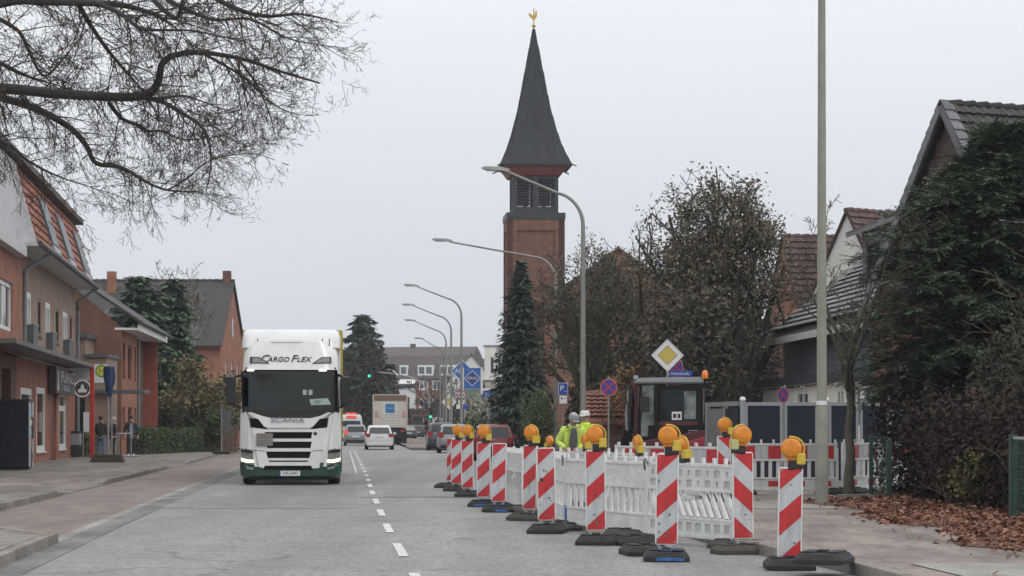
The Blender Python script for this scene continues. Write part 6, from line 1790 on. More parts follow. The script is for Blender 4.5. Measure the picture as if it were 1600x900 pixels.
def fence(kind, p0, p1, label, z=0.0):
    p0 = Vector(p0); p1 = Vector(p1); rz = math.atan2(p1.y - p0.y, p1.x - p0.x)
    o = copy_tree(FPROTO[kind])
    o.location = (p0.x, p0.y, z); L = math.hypot(p1.x - p0.x, p1.y - p0.y)
    o.rotation_euler = (0, 0, rz); o.scale = (L / 2.0, 1, 1)
    return tag(o, label, 'barrier', 'white plastic barrier panels round the roadworks')
def extras(o, feet=(), brown=True, lampat=None, paint=None, lampkw={}):
    for fx in feet:
        f = link('foot', FOOTB if brown else FOOT, o); f.location = (fx, 0, .0); f.rotation_euler = (0, 0, R(90) if fx < 0 else R(20)); f.location.x = abs(fx)
    if lampat is not None: lamp(o, 1.06, x=lampat, y=.0, **lampkw)
    if paint is not None: part('paint_patch', MB().box(paint - .031, paint + .031, -.034, .034, .06, .34), mat('blue_spray', (0.03, 0.14, 0.38), .5, var=.4, scale=8), o)
def P2(px, s): return PX(px, s)
fs = []
f = fence('back', P2(1012, 121), P2(1157, 131), 'white barrier back with slanted slats and square cells, nearest the kerb'); extras(f, (1.98,), True, .78, lampkw=dict(scale=1.0)); 
f = fence('slat', P2(884, 110), P2(1013, 121), 'white barrier with upright slats behind the foremost beacons, blue paint at its left foot'); extras(f, (.05, 1.6), True, paint=.02)
f = fence('slat', P2(853, 98), P2(884, 110.2), 'white barrier seen steeply from the side behind the scuffed beacon'); extras(f, (1.95,), True)
f = fence('back', P2(818, 92), P2(790, 85), 'white ribbed barrier seen end on between two groups of beacons'); extras(f, (.0,), True)
f = fence('back', P2(1050, 108), P2(948, 100), 'white barrier back inside the works, its upper cells above the upright slat barrier'); extras(f, (.1, 1.8), True, 1.02, lampkw=dict(mirror=True, scale=.95))
f = fence('slat', P2(905, 88), P2(1000, 92), 'white barrier in front of the man with the white cap'); extras(f, (.1, 1.8), True, .2, lampkw=dict(scale=.95))
f = fence('back', P2(905, 88), P2(800, 83), 'white barrier back behind the turned beacon by the stooping man'); extras(f, (.2, 1.8), True, .85, lampkw=dict(scale=.8))
f = fence('red', P2(962, 79), P2(1136, 84), 'red and white barrier board below the excavator'); extras(f, (.1, 1.9), False); f.location.z = .07
f = fence('red', P2(1146, 80), P2(1310, 80), 'red and white barrier board beside the thick lamp post', z=.12); extras(f, (.1, 1.9), False)
f = fence('red', P2(1316, 79), P2(1430, 74), 'red and white barrier board behind the young tree running into the hedge', z=.12); extras(f, (.1,), False)
def drop_tree(o):
    for c in list(o.children): drop_tree(c)
    bpy.data.objects.remove(o)
for o in [proto, protoM, *FPROTO.values()]: drop_tree(o)
t = thing('rubber_foot', 'loose black rubber foot lying on the kerb at the lower edge', 'rubber foot', (*PX(1285, 158), .115), R(-20)); t.location.y -= .1
o = link('block', FOOT, t); link('grip', GRIP, t)
t = thing('rubber_foot', 'loose rubber foot lying behind the foremost beacon row', 'rubber foot', (*PX(990, 126.5), 0), R(10))
o = link('block', FOOT, t); link('grip', GRIP, t)
t = thing('rubber_foot', 'second rubber foot tucked behind the corner beacon base', 'rubber foot', (*PX(1010, 139), 0), R(8)); t.location.y += .35
o = link('block', FOOT, t)
# low rubber strip along the pavement edge and the trench inside the works
tr = MB().box(-.9, 1.5, 31, 43, .003, .004)
strip('trench_fill', groundmat('sand_fill', (0.20, 0.17, 0.13), (0.26, 0.22, 0.17), fine=.3, rough=.9, patch=.4), lambda d: Xr(d) - 1.2, lambda d: Xr(d) - .1, 30.5, 44, .007)
# ================================================================== vehicles
M_TW = mat('truck_white', (0.68, 0.69, 0.70), .28, var=.09, scale=2.5, coat=.5)
M_TGRN = mat('truck_green', (0.008, 0.050, 0.032), .35, var=.15, coat=.4)
M_TYEL = mat('trailer_yellow', (0.42, 0.34, 0.05), .55, var=.15)
M_TBLK = mat('truck_black', (0.012, 0.013, 0.016), .35, var=.2)
M_MESH = mat('grille_black', (0.007, 0.007, 0.008), .7, var=.4, scale=40, spec=.1)
M_CHROME = mat('chrome_letter', (0.30, 0.31, 0.32), .35, .5, var=.05)
M_TYRE = mat('tyre_rubber', (0.016, 0.016, 0.017), .85, var=.25, bump=.3, bscale=50)
M_RIM = mat('wheel_rim', (0.32, 0.33, 0.34), .4, .6, var=.15)
M_DRL = mat('headlight_lit', (1.0, 0.93, 0.62), .3, emit=2.2)
M_MARK = mat('marker_light', (1.0, 0.9, 0.7), .3, emit=1.0)
M_LAMPG = mat('headlamp_glass', (0.20, 0.22, 0.20), .12, var=.4, scale=9)
M_TAIL = mat('tail_light', (0.30, 0.02, 0.02), .2, var=.1); M_TAILON = mat('tail_light_lit', (0.75, 0.07, 0.045), .3, emit=.5)
def wheel(parent, x, y, r, w, name='wheel', sgn=1):
    o = part(name, MB().lathe([(r * .62, -w / 2), (r * .93, -w / 2), (r, -w * .36), (r, w * .36), (r * .93, w / 2), (r * .62, w / 2)], n=26, axis='x'), M_TYRE, parent, smooth=True)
    o.location = (x, y, r)
    part('rim', MB().lathe([(.02, sgn * w * .42), (r * .2, sgn * w * .46), (r * .55, sgn * w * .30), (r * .63, sgn * w * .5), (r * .60, -sgn * w * .3), (.02, -sgn * w * .3)], n=20, axis='x'), M_RIM, o, smooth=True)
    return o
SEE = bpy.data.materials.new('clear_windscreen'); SEE.use_nodes = True
_t = SEE.node_tree; _t.nodes.remove(_t.nodes['Principled BSDF'])
_m = _t.nodes.new('ShaderNodeMixShader'); _tr = _t.nodes.new('ShaderNodeBsdfTransparent'); _gl = _t.nodes.new('ShaderNodeBsdfGlossy'); _fr = _t.nodes.new('ShaderNodeFresnel')
_tr.inputs['Color'].default_value = (0.52, 0.58, 0.58, 1); _gl.inputs['Roughness'].default_value = 0.04; _fr.inputs['IOR'].default_value = 1.5
_t.links.new(_fr.outputs[0], _m.inputs[0]); _t.links.new(_tr.outputs[0], _m.inputs[1]); _t.links.new(_gl.outputs[0], _m.inputs[2])
_t.links.new(_m.outputs[0], [n for n in _t.nodes if n.type == 'OUTPUT_MATERIAL'][0].inputs['Surface'])
def truck():
    s = 63.5; d = F / s
    t = thing('truck', 'white articulated truck with dark green bumper driving towards the viewer', 'truck', ((454 - 800) / s, d, 0), R(4.3))
    xx = lambda px: (px - 454) / s
    zz = lambda py: ZY(py, s)
    W = 1.24
    def yf(x, z):   # front surface of the cab: leans back above the sill, rounds off at the corners
        b = 0.0 if z < 1.75 else (z - 1.75) * .10 if z < 2.85 else .11 + (z - 2.85) * .38
        a = abs(x) / W
        return b + .30 * max(0, a - .72) ** 2 / .0784 * 1.0
    def section(z, w, back=2.25):
        pts = []
        xs = [-1, -.97, -.9, -.8, -.68, -.4, 0, .4, .68, .8, .9, .97, 1]
        for u in xs: pts.append((u * w, yf(u * W, z), z))
        pts += [(w, .7, z), (w, back, z), (-w, back, z), (-w, .7, z)]
        return pts
    zs = [(.55, 1.235), (.9, 1.245), (1.4, 1.245), (1.78, 1.235), (2.2, 1.215), (2.84, 1.19), (2.98, 1.18), (3.2, 1.16), (3.42, 1.10), (3.55, .98)]
    cb = MB().loft([section(z, w) for z, w in zs])
    cb.f = [f for f in cb.f if not (len(f) == 4 and all(abs(cb.v[i][0]) < 1.2 and 1.77 < cb.v[i][2] < 2.85 and cb.v[i][1] < .6 for i in f))]   # the windscreen opening
    part('cab', cb, M_TW, t, smooth=True)
    dkc = mat('cab_interior', (0.035, 0.036, 0.04), .8)
    part('cab_lining', MB().box(-1.12, 1.12, 2.0, 2.05, 1.3, 2.9).box(-1.12, 1.12, .3, 2.0, 1.3, 1.34).box(-1.12, 1.12, .25, 2.0, 2.87, 2.9).box(-1.14, -1.125, .45, 2.0, 1.3, 2.9).box(1.125, 1.14, .45, 2.0, 1.3, 2.9), dkc, t)
    part('dashboard', MB().loft([[(-1.1, .33, 1.5), (1.1, .33, 1.5), (1.1, .33, 1.86), (-1.1, .33, 1.86)], [(-1.1, .8, 1.5), (1.1, .8, 1.5), (1.1, .72, 1.92), (-1.1, .72, 1.92)]]), BLACK, t)
    for q in (-.62, .62):
        sb = part('seat', MB().box(q - .26, q + .26, 1.25, 1.42, 1.4, 2.3).box(q - .14, q + .14, 1.27, 1.4, 2.33, 2.55), mat('seat_grey', (0.07, 0.07, 0.08), .8), t, bevel=.04)
    part('steering_wheel', MB().tube([(.62 + .22 * math.cos(a_), .86 + .06 * math.sin(a_), 2.0 + .2 * math.sin(a_)) for a_ in [2 * math.pi * k / 18 for k in range(19)]], .018, 6, False), BLACK, t)
    part('sun_curtain', MB().box(-1.08, -.86, .55, .62, 2.0, 2.85), mat('curtain_blue', (0.10, 0.12, 0.16), .8), t)
    def patch(name, poly, off, m, thick=.03, parent=None, lab=None, sub=6, smooth=False):
        """panel following the cab front; poly in (x,z)"""
        bm = bmesh.new(); vs = [bm.verts.new((x, 0, z)) for x, z in poly]; bm.faces.new(vs)
        for k in range(1, sub * 2):
            xk = -W + 2 * W * k / (sub * 2)
            bmesh.ops.bisect_plane(bm, geom=bm.verts[:] + bm.edges[:] + bm.faces[:], plane_co=(xk, 0, 0), plane_no=(1, 0, 0))
        r_ = bmesh.ops.extrude_face_region(bm, geom=bm.faces[:])
        nv = [v for v in r_['geom'] if isinstance(v, bmesh.types.BMVert)]
        nvs = set(nv)
        for v in bm.verts:
            y0 = yf(v.co.x, v.co.z)
            v.co.y = y0 - off if v in nvs else y0 - off + thick
        bmesh.ops.recalc_face_normals(bm, faces=bm.faces[:])
        me = bpy.data.meshes.new(name); bm.to_mesh(me); bm.free(); me.materials.append(m)
        return link(name, me, parent or t)
    # windscreen, its black surround and the visor
    patch('windscreen_surround', [(xx(379), zz(640)), (xx(523), zz(640)), (xx(524), zz(643)), (xx(513), zz(650)), (xx(485), zz(655)), (xx(425), zz(655)), (xx(392), zz(650)), (xx(379), zz(643))], .012, M_TBLK)
    patch('windscreen_surround', [(xx(376), zz(580)), (xx(523), zz(580)), (xx(523), zz(584.5)), (xx(376), zz(584.5))], .012, M_TBLK)
    for q0, q1 in ((376, 381.5), (517.5, 523.5)): patch('windscreen_surround', [(xx(q0), zz(584.3)), (xx(q1), zz(584.3)), (xx(q1), zz(640.2)), (xx(q0 + (2 if q0 < 400 else 0)), zz(640.2))], .0125, M_TBLK)
    ws = patch('windscreen', [(xx(380), zz(583)), (xx(519), zz(583)), (xx(520), zz(638)), (xx(510), zz(641.5)), (xx(390), zz(641.5)), (xx(381), zz(638))], .024, SEE)
    card = patch('windscreen_card', [(xx(483), zz(624)), (xx(512), zz(622)), (xx(517), zz(632)), (xx(486), zz(633))], .03, mat('pale_card', (0.30, 0.40, 0.34), .5, var=.3, scale=14), .004)
    for a in (486, 495): patch('windscreen_sticker', [(xx(a - 13), zz(609)), (xx(a - 7), zz(609)), (xx(a - 7), zz(617)), (xx(a - 13), zz(617))], .028, mat('sticker', (0.35, 0.38, 0.38), .5), .004)
    text('lettering', 'CHRISTIAN', .10, mat('dark_green_print', (0.02, 0.08, 0.05), .5), t, (xx(500), yf(xx(500), zz(628)) - .034, zz(628)), rot=(R(84), R(2), R(12)), ext=.001, sx=.62)
    for sx in (-1, 1): patch('wiper', [(sx * .1, zz(643)), (sx * .75, zz(645)), (sx * .75, zz(646.3)), (sx * .1, zz(644.5))], .036, BLACK, .01)
    for a, b in ((386, 397), (498, 510)): patch('marker_light', [(xx(a), zz(577)), (xx(b), zz(577)), (xx(b), zz(580)), (xx(a), zz(580))], .03, M_MARK)
    # roof lamps and company name
    for sg in (-1, 1):
        o_ = lambda q: [(sg * u, v) for u, v in q]
        p_ = o_([(.52, zz(568)), (1.02 * .99, zz(567)), (1.0, zz(557)), (.76, zz(557.5))])
        hl = patch('roof_lamp', p_, .015, M_TBLK)
        patch('roof_lamp_lens', o_([(.60, zz(566.5)), (.95, zz(566)), (.94, zz(559)), (.77, zz(559))]), .022, M_LAMPG, parent=hl)
    tx = M_CHROME2 = mat('dark_letter', (0.03, 0.03, 0.035), .4)
    for st, x0, sz, wx in (('C', 412.5, .27, 1.15), ('ARGO', 434.5, .185, 1.02), ('F', 458, .27, 1.15), ('LEX', 474, .185, 1.1)):
        z = zz(560.5) if sz > .25 else zz(561.5)
        o = text('lettering', st, sz, tx, t, (xx(x0), yf(xx(x0), z) - .012, z), rot=(R(72), 0, 0), shear=.28, ext=.012, sx=wx)
    patch('roof_flap', [(xx(422), zz(530.5)), (xx(474), zz(530.5)), (xx(471), zz(534)), (xx(425), zz(534))], .02, M_TW)
    # roof air deflector
    def fs_(z, w, y0, y1):
        return [(-w, y0 + .28, z), (-w * .93, y0 + .1, z), (-w * .8, y0, z), (w * .8, y0, z), (w * .93, y0 + .1, z), (w, y0 + .28, z), (w, y1, z), (-w, y1, z)]
    part('roof_deflector', MB().loft([fs_(3.40, 1.225, .46, 2.4), fs_(3.62, 1.22, .56, 2.4), fs_(3.80, 1.19, .74, 2.4), fs_(3.87, 1.12, .95, 2.4)]), M_TW, t, smooth=True)
    for x in (-.82, .95, .78): part('antenna', MB().tube([(x, .42, 3.3), (x, .46, 3.62)], .012, 6), BLACK, t)
    # upper front panel with maker's lettering
    patch('front_panel', [(xx(386), zz(645)), (xx(393), zz(644)), (xx(410), zz(650)), (xx(425), zz(653.5)), (xx(485), zz(653.5)), (xx(500), zz(650)), (xx(513), zz(644)), (xx(517), zz(645)), (xx(507), zz(651.5)), (xx(499), zz(655)), (xx(489), zz(666.5)), (xx(482), zz(668.5)), (xx(420), zz(668.5)), (xx(413), zz(666.5)), (xx(404), zz(655)), (xx(396), zz(651.5))], .045, M_TW)
    text('lettering', 'SCANIA', .165, M_CHROME, t, (xx(449.5), yf(0, 1.6) - .06, zz(656.3)), ext=.012, sx=1.42)
    for sg in (-1, 1):
        o_ = lambda q: [(sg * (u - .05) - .04, v) for u, v in q]
        patch('air_intake', o_([(1.02, zz(652)), (.80, zz(654)), (.62, zz(668)), (.56, zz(671)), (.99, zz(667.5))]), .02, M_MESH)
        patch('upper_lamp', o_([(1.04, zz(648.5)), (.85, zz(650)), (.78, zz(655)), (1.03, zz(653))]), .03, M_CHROME)
        # side cheeks
        patch('corner_panel', [(sg * 1.235, zz(648)), (sg * 1.10, zz(643)), (sg * 1.04, zz(650)), (sg * .93, zz(700)), (sg * .93, zz(703)), (sg * 1.235, zz(699))], .035, M_TW)
    # grille
    patch('grille_frame', [(xx(394), zz(669)), (xx(420), zz(671)), (xx(482), zz(671)), (xx(506), zz(669)), (xx(503), zz(690)), (xx(499), zz(731)), (xx(488), zz(732)), (xx(484), zz(728)), (xx(418), zz(728)), (xx(414), zz(732)), (xx(404), zz(729)), (xx(399), zz(690))], .03, M_TW)
    for a, b, z0, z1, ins in ((414, 488, 675, 685, 2), (416, 487, 690, 700, 2), (416, 486, 705.5, 715.5, 3), (420, 482, 719.5, 721.5, 1), (414, 486, 727.5, 734, -3)):
        patch('grille_slot', [(xx(a), zz(z0)), (xx(b), zz(z0)), (xx(b - ins), zz(z1)), (xx(a + ins), zz(z1))], .036, M_MESH, .02)
    patch('panel_gap', [(xx(396), zz(703)), (xx(415), zz(704.4)), (xx(415), zz(705.2)), (xx(396), zz(703.8))], .034, M_TBLK, .01)
    patch('panel_gap', [(xx(487), zz(704.4)), (xx(505), zz(703)), (xx(505), zz(703.8)), (xx(487), zz(705.2))], .034, M_TBLK, .01)
    o = part('badge', MB().lathe([(.045, 0), (.03, -.02)], (xx(492.5), yf(.6, 1.2) - .03, zz(677.5)), 12, 'y'), M_TBLK, t)
    # blank warning plate hung in front of the grille
    wp = part('warning_plate', MB().box(xx(401), xx(426.5), -.075, -.055, zz(696.5), zz(677)), mat('folded_plate', (0.17, 0.155, 0.145), .55, var=.15), t)
    text('lettering', 'S', .22, mat('faded_orange', (0.22, 0.13, 0.10), .6), wp, (xx(413), -.077, zz(683)), ext=.001, sx=1.2)
    part('fold_line', MB().box(xx(401), xx(426.5), -.079, -.0755, zz(687.2), zz(686.6)), M_CHROME, wp)
    # bumper, head lamps, plate
    def bs(z, w, y0): return [(-w, .42, z), (-w * .97, y0 + .25, z), (-w * .88, y0 + .09, z), (-w * .72, y0, z), (w * .72, y0, z), (w * .88, y0 + .09, z), (w * .97, y0 + .25, z), (w, .42, z), (w, 1.0, z), (-w, 1.0, z)]
    part('bumper', MB().loft([bs(.17, 1.18, .08), bs(.23, 1.24, -.02), bs(.47, 1.26, -.025), bs(.50, 1.255, .005), bs(.90, 1.25, .012), bs(.92, 1.24, .1)]), M_TGRN, t, smooth=True)
    part('underrun', MB().box(-1.0, 1.0, .2, .4, .13, .30), BLACK, t)
    for sg in (-1, 1):
        o_ = lambda q: [(sg * u, v) for u, v in q]
        hl = patch('headlight', o_([(1.225, zz(702.5)), (.925, zz(705)), (.885, zz(727)), (1.21, zz(722.5))]), .055, M_LAMPG, .05)
        patch('headlight_brow', o_([(1.23, zz(701.5)), (.925, zz(704)), (.915, zz(708.5)), (1.225, zz(706.5))]), .063, M_TBLK, .03, parent=hl)
        patch('running_light', o_([(1.225, zz(715.5)), (1.05, zz(718.5)), (.90, zz(718.5)), (.895, zz(722.3)), (1.05, zz(723)), (1.21, zz(720.5))]), .068, M_DRL, .02, parent=hl)
        patch('fog_lamp', o_([(1.10, zz(727.5)), (.91, zz(730)), (.90, zz(734)), (1.06, zz(733))]), .075, M_LAMPG, .03)
        patch('white_flank', o_([(.895, zz(706)), (.93, zz(703.5)), (.885, zz(729)), (.80, zz(729))]), .045, M_TW)
    npl = part('number_plate', MB().box(xx(437), xx(469), -.068, -.055, zz(743.5), zz(735.5)), mat('plate_white', (0.62, 0.64, 0.66), .4), t)
    text('lettering', 'HA S447', .115, M_SBK, npl, (xx(454), -.07, zz(739.4)), ext=.001, sx=.88)
    part('plate_band', MB().box(xx(436.8), xx(438.6), -.0695, -.0683, zz(743.5), zz(735.5)), M_SBLUE, npl)
    # mirrors
    for sg, px in ((-1, 361), (1, 539)):
        x = xx(px)
        mr = part('mirror', MB().box(x - .115, x + .115, .08, .30, zz(633), zz(588)), M_TBLK, t, bevel=.045)
        part('mirror_gap', MB().box(x - .117, x + .117, .075, .20, zz(605) - .008, zz(605) + .008), BLACK, mr)
        part('mirror_arm', MB().bar((sg * 1.17, .35, zz(585)), (x, .2, zz(590)), .05, .06).bar((sg * 1.17, .35, zz(638)), (x, .2, zz(632)), .05, .05), M_TBLK, t)
        part('side_window', MB().box(sg * 1.213 - .006, sg * 1.213 + .012 * sg + .006, .55, 1.5, 1.85, 2.6), GLASS, t)
        part('side_skirt', MB().box(sg * 1.25 - .03, sg * 1.25 + .012, 1.2, 3.0, .3, 1.0), M_TGRN, t)
        part('door_handle', MB().box(sg * 1.25 - .02, sg * 1.25 + .02, .75, .95, 1.5, 1.56), M_TBLK, t)
        part('side_fairing', MB().box(sg * 1.2 - .03, sg * 1.2 + .03, 2.26, 2.7, 1.1, 3.75), M_TW, t)
    for sg in (-1, 1):
        wheel(t, sg * 1.06, 1.45, .5, .31, sgn=sg)
        wheel(t, sg * 1.0, 5.0, .5, .34, sgn=sg)
        for yy in (11.5, 12.8, 14.1): wheel(t, sg * 1.0, yy, .5, .34, sgn=sg)
    # trailer
    part('trailer_body', MB().box(-1.27, 1.27, 2.95, 16.3, 1.12, 3.9), M_TW, t)
    part('trailer_curtain', MB().box(1.272, 1.29, 3.0, 16.28, 1.3, 3.82).box(-1.29, -1.272, 3.0, 16.28, 1.3, 3.82), M_TYEL, t)
    part('trailer_edge', MB().box(-1.285, 1.285, 2.90, 2.945, 1.1, 3.93), M_TYEL, t)
    part('chassis', MB().box(-.45, .45, 1.0, 16.0, .75, 1.1), BLACK, t)
    part('side_guard', MB().box(1.2, 1.26, 6.2, 10.8, .45, 1.05).box(-1.26, -1.2, 6.2, 10.8, .45, 1.05), M_TGRN, t)
truck()
def car(name, label, loc, rotz, paint, L=4.3, W=1.76, H=1.46, kind='hatch', lit=False, group='cars on the road', front=False, plate=True, flip=False):
    """car seen mostly from behind: local -y is its rear, +y its front"""
    t = thing(name, label, 'car', loc, rotz, group)
    hw = W / 2
    zb = .22; belt = H * .62
    #        y, lower half width, belt half width, belt height
    if kind == 'suv': st = [(0, .84, .80, .78), (.06, .93, .90, .95), (.35, .97, .95, belt + .02), (1.2, 1, .96, belt), (2.6, 1, .96, belt - .03), (3.1, .99, .94, belt - .1), (L - .45, .96, .9, belt - .2), (L - .1, .88, .8, belt - .32), (L, .78, .7, belt - .45)]
    elif kind == 'sedan': st = [(0, .84, .80, .70), (.06, .93, .88, .90), (.55, .97, .94, belt + .06), (1.2, 1, .96, belt + .02), (2.7, 1, .96, belt - .02), (3.2, .99, .94, belt - .06), (L - .5, .96, .9, belt - .18), (L - .1, .88, .8, belt - .32), (L, .78, .7, belt - .45)]
    else: st = [(0, .86, .82, .72), (.06, .94, .90, .92), (.28, .97, .95, belt + .02), (1.2, 1, .96, belt), (2.5, 1, .96, belt - .02), (3.0, .99, .94, belt - .08), (L - .45, .96, .9, belt - .2), (L - .1, .88, .8, belt - .32), (L, .78, .7, belt - .45)]
    secs = []
    for y, a, b, z in st:
        lo = zb + (.06 if y in (0, L) else 0)
        secs.append([(-hw * a * .9, y, lo), (-hw * a, y, lo + .12), (-hw * a, y, .55), (-hw * b, y, z - .05), (-hw * b * .93, y, z), (hw * b * .93, y, z), (hw * b, y, z - .05), (hw * a, y, .55), (hw * a, y, lo + .12), (hw * a * .9, y, lo)])
    part('body', MB().loft(secs), paint, t, smooth=True)
    # cabin
    y0, y1, y2, y3 = (.10, .42, 2.3, 3.25) if kind != 'sedan' else (.42, 1.15, 2.5, 3.3)
    if kind == 'suv': y1 = .36
    bz = belt - .02
    def cs(y, w, z): return [(-w, y, z), (w, y, z)]
    cab = MB(); bw, rw = hw * .93, hw * .74
    ym = (y1 + y2) / 2
    cab.loft([[(-bw * .93, y0 + .02, bz), (bw * .93, y0 + .02, bz), (bw, y0 + .5, bz), (bw, y3 - .5, bz), (bw * .9, y3, bz), (-bw * .9, y3, bz), (-bw, y3 - .5, bz), (-bw, y0 + .5, bz)],
              [(-rw * .95, y1 - .05, H - .10), (rw * .95, y1 - .05, H - .10), (rw * 1.04, y1 + .3, H - .09), (rw * 1.04, y2 - .2, H - .09), (rw * .95, y2 + .05, H - .10), (-rw * .95, y2 + .05, H - .10), (-rw * 1.04, y2 - .2, H - .09), (-rw * 1.04, y1 + .3, H - .09)],
              [(-rw * .8, y1 + .08, H - .015), (rw * .8, y1 + .08, H - .015), (rw * .86, y1 + .35, H), (rw * .86, y2 - .3, H), (rw * .8, y2 - .1, H - .015), (-rw * .8, y2 - .1, H - .015), (-rw * .86, y2 - .3, H), (-rw * .86, y1 + .35, H)]])
    part('roof', cab, paint, t, smooth=True)
    # rear window slab leaning with the tailgate
    zt_, zb_ = H - .13, bz + .06
    def sl(z): return y0 + .02 + (y1 - .07 - y0) * (z - bz) / (H - .10 - bz)
    part('rear_window', MB().loft([[(-bw * .80, sl(zb_) - .012, zb_), (bw * .80, sl(zb_) - .012, zb_), (bw * .80, sl(zb_) + .05, zb_), (-bw * .80, sl(zb_) + .05, zb_)],
                                   [(-rw * .84, sl(zt_) - .012, zt_), (rw * .84, sl(zt_) - .012, zt_), (rw * .84, sl(zt_) + .05, zt_), (-rw * .84, sl(zt_) + .05, zt_)]]), GLASS, t)
    ys = y3 - .02
    def sf(z): return y3 - (y3 - y2 - .05) * (z - bz) / (H - .10 - bz)
    part('windscreen', MB().loft([[(-bw * .80, sf(zb_) + .015, zb_), (bw * .80, sf(zb_) + .015, zb_), (bw * .80, sf(zb_) - .05, zb_), (-bw * .80, sf(zb_) - .05, zb_)],
                                  [(-rw * .84, sf(zt_) + .015, zt_), (rw * .84, sf(zt_) + .015, zt_), (rw * .84, sf(zt_) - .05, zt_), (-rw * .84, sf(zt_) - .05, zt_)]]), GLASS, t)
    for sg in (-1, 1):
        for a, b in ((.16, .50), (.53, .86)):
            ya, yb = y0 + (y3 - y0) * a, y0 + (y3 - y0) * b
            ta, tb = y1 + (y2 - y1) * max(.0, (a - .08) * 1.15), y1 + (y2 - y1) * min(1, (b + .03) * 1.05)
            z0_, z1_ = bz + .05, H - .13
            xb_, xt_ = sg * (bw + .008), sg * (rw * 1.04 + .012)
            part('side_window', MB().loft([[(xb_, ya, z0_), (xb_, yb, z0_), (xb_ - sg * .03, yb, z0_), (xb_ - sg * .03, ya, z0_)], [(xt_, ta, z1_), (xt_, tb, z1_), (xt_ - sg * .03, tb, z1_), (xt_ - sg * .03, ta, z1_)]]), GLASS, t)
        zt1, zt0 = (.98, .74) if kind != 'suv' else (1.12, .80)
        tl = part('tail_light', MB().prism([(sg * hw * .60, zt1 - .05), (sg * hw * .93, zt1), (sg * hw * .965, zt0 + .06), (sg * hw * .66, zt0)], -.012, .26), M_TAILON if lit and sg < 0 else M_TAIL, t)
        wheel(t, sg * (hw - .12), .75, .32, .21, sgn=sg); wheel(t, sg * (hw - .12), L - .85, .32, .21, sgn=sg)
        part('wing_mirror', MB().box(sg * hw * .98 if sg > 0 else sg * hw * .98 - .18, sg * hw * .98 + .18 if sg > 0 else sg * hw * .98, y3 - .55, y3 - .40, bz, bz + .15), paint, t, bevel=.03)
        part('headlamp', MB().box(sg * hw * .5, sg * hw * .8, L - .12, L - .02, .6, .74), M_LAMPG, t)
        part('wheel_arch', MB().lathe([(.39, -.02), (.39, .02)], (sg * (hw - .035), .75, .33), 18, 'x'), BLACK, t)
    part('rear_bumper', MB().box(-hw * .82, hw * .82, -.035, .1, .26, .44), BLACK if kind != 'sedan' else paint, t, bevel=.03)
    if plate:
        pz = .78 if kind == 'sedan' else .66
        part('number_plate', MB().box(-.26, .26, -.025, .0, pz - .055, pz + .055), mat('plate_white', (0, 0, 0)), t)
        part('badge', MB().lathe([(.05, -.02), (.05, .0)], (0, .06, pz + .2), 12, 'y'), M_CHROME, t)
    part('underbody', MB().box(-hw * .8, hw * .8, .25, L - .3, .16, .24), BLACK, t)
    return t
M_CW = mat('car_white', (0.60, 0.61, 0.62), .25, var=.04, coat=.6); M_CS = mat('car_silver', (0.26, 0.28, 0.31), .3, .4, var=.05, coat=.5)
M_CG = mat('car_dark_grey', (0.06, 0.065, 0.075), .3, .3, var=.05, coat=.5); M_CR = mat('car_red', (0.20, 0.014, 0.018), .3, var=.06, coat=.5); M_CB = mat('car_blue_grey', (0.05, 0.065, 0.09), .3, var=.06, coat=.5)
s = 26.2; x, d = PX(593, s)
car('white_car', 'white saloon car driving away behind the garbage truck', (x, d, 0), R(4), M_CW, kind='sedan', L=4.5)
s = 22; x, d = PX(556, s)
car('silver_car', 'silver grey hatchback with a lit tail lamp beside the white saloon', (x, d, 0), R(4), M_CS, kind='suv', H=1.5, lit=True)
s = 29.5; x, d = PX(706, s)
car('silver_parked_car', 'silver estate car parked at the right kerb by the farthest beacons', (x + .15, d - 1, .0), R(3), M_CS, kind='suv', H=1.52, group='cars parked at the right kerb')
s = 27.2; x, d = PX(692, s)
car('grey_parked_car', 'dark grey car parked ahead of the silver estate', (x - .1, d + 1.5, .0), R(3), M_CG, kind='suv', H=1.62, group='cars parked at the right kerb')
s = 38; x, d = PX(772, s)
car('red_parked_car', 'red car parked behind the barriers, only its roof and rear window showing', (x, d, .0), R(2), M_CR, kind='hatch', H=1.5, group='cars parked at the right kerb')
for i, (px, s, m, lab) in enumerate([(640, 15.5, M_CB, 'dark blue car beyond the junction'), (632, 14.5, M_CG, 'dark car half hidden by the garbage truck'), (652, 13.8, M_CG, 'dark car waiting behind the pedestrian')]):
    x, d = PX(px, s); car('distant_car', lab, (x, d, 0), R(20 if i == 0 else 4), m, kind='hatch')
# white van with a red roof lamp
s = 17.5; x, d = PX(549, s)
t = thing('white_van', 'white emergency van with a red glowing roof bar between truck and silver car', 'van', (x, d, 0), R(4))
vs = lambda z, w, y0: [(-w, y0, z), (w, y0, z), (w, 5, z), (-w, 5, z)]
part('body', MB().loft([vs(.35, .98, .04), vs(.6, 1.0, 0), vs(1.6, .99, .03), vs(2.2, .9, .12), vs(2.42, .8, .3)]), M_CW, t, smooth=True)
part('rear_window', MB().box(-.8, .8, -.02, .06, 1.35, 1.85), GLASS, t)
part('number_plate', MB().box(-.3, .3, -.03, .0, .8, .95), mat('plate_white', (0, 0, 0)), t)
part('light_bar', MB().box(-.5, .5, .35, .6, 2.42, 2.58), M_TAILON, t, bevel=.04)
for sg in (-1, 1):
    part('tail_light', MB().box(sg * .88 - .06, sg * .88 + .06, -.02, .1, 1.0, 1.4), M_TAIL, t)
    wheel(t, sg * .85, .9, .34, .22, sgn=sg); wheel(t, sg * .85, 4.1, .34, .22, sgn=sg)
part('red_roof_sign', MB().box(-.45, .45, .0, .1, 2.12, 2.3), M_TAILON, t)
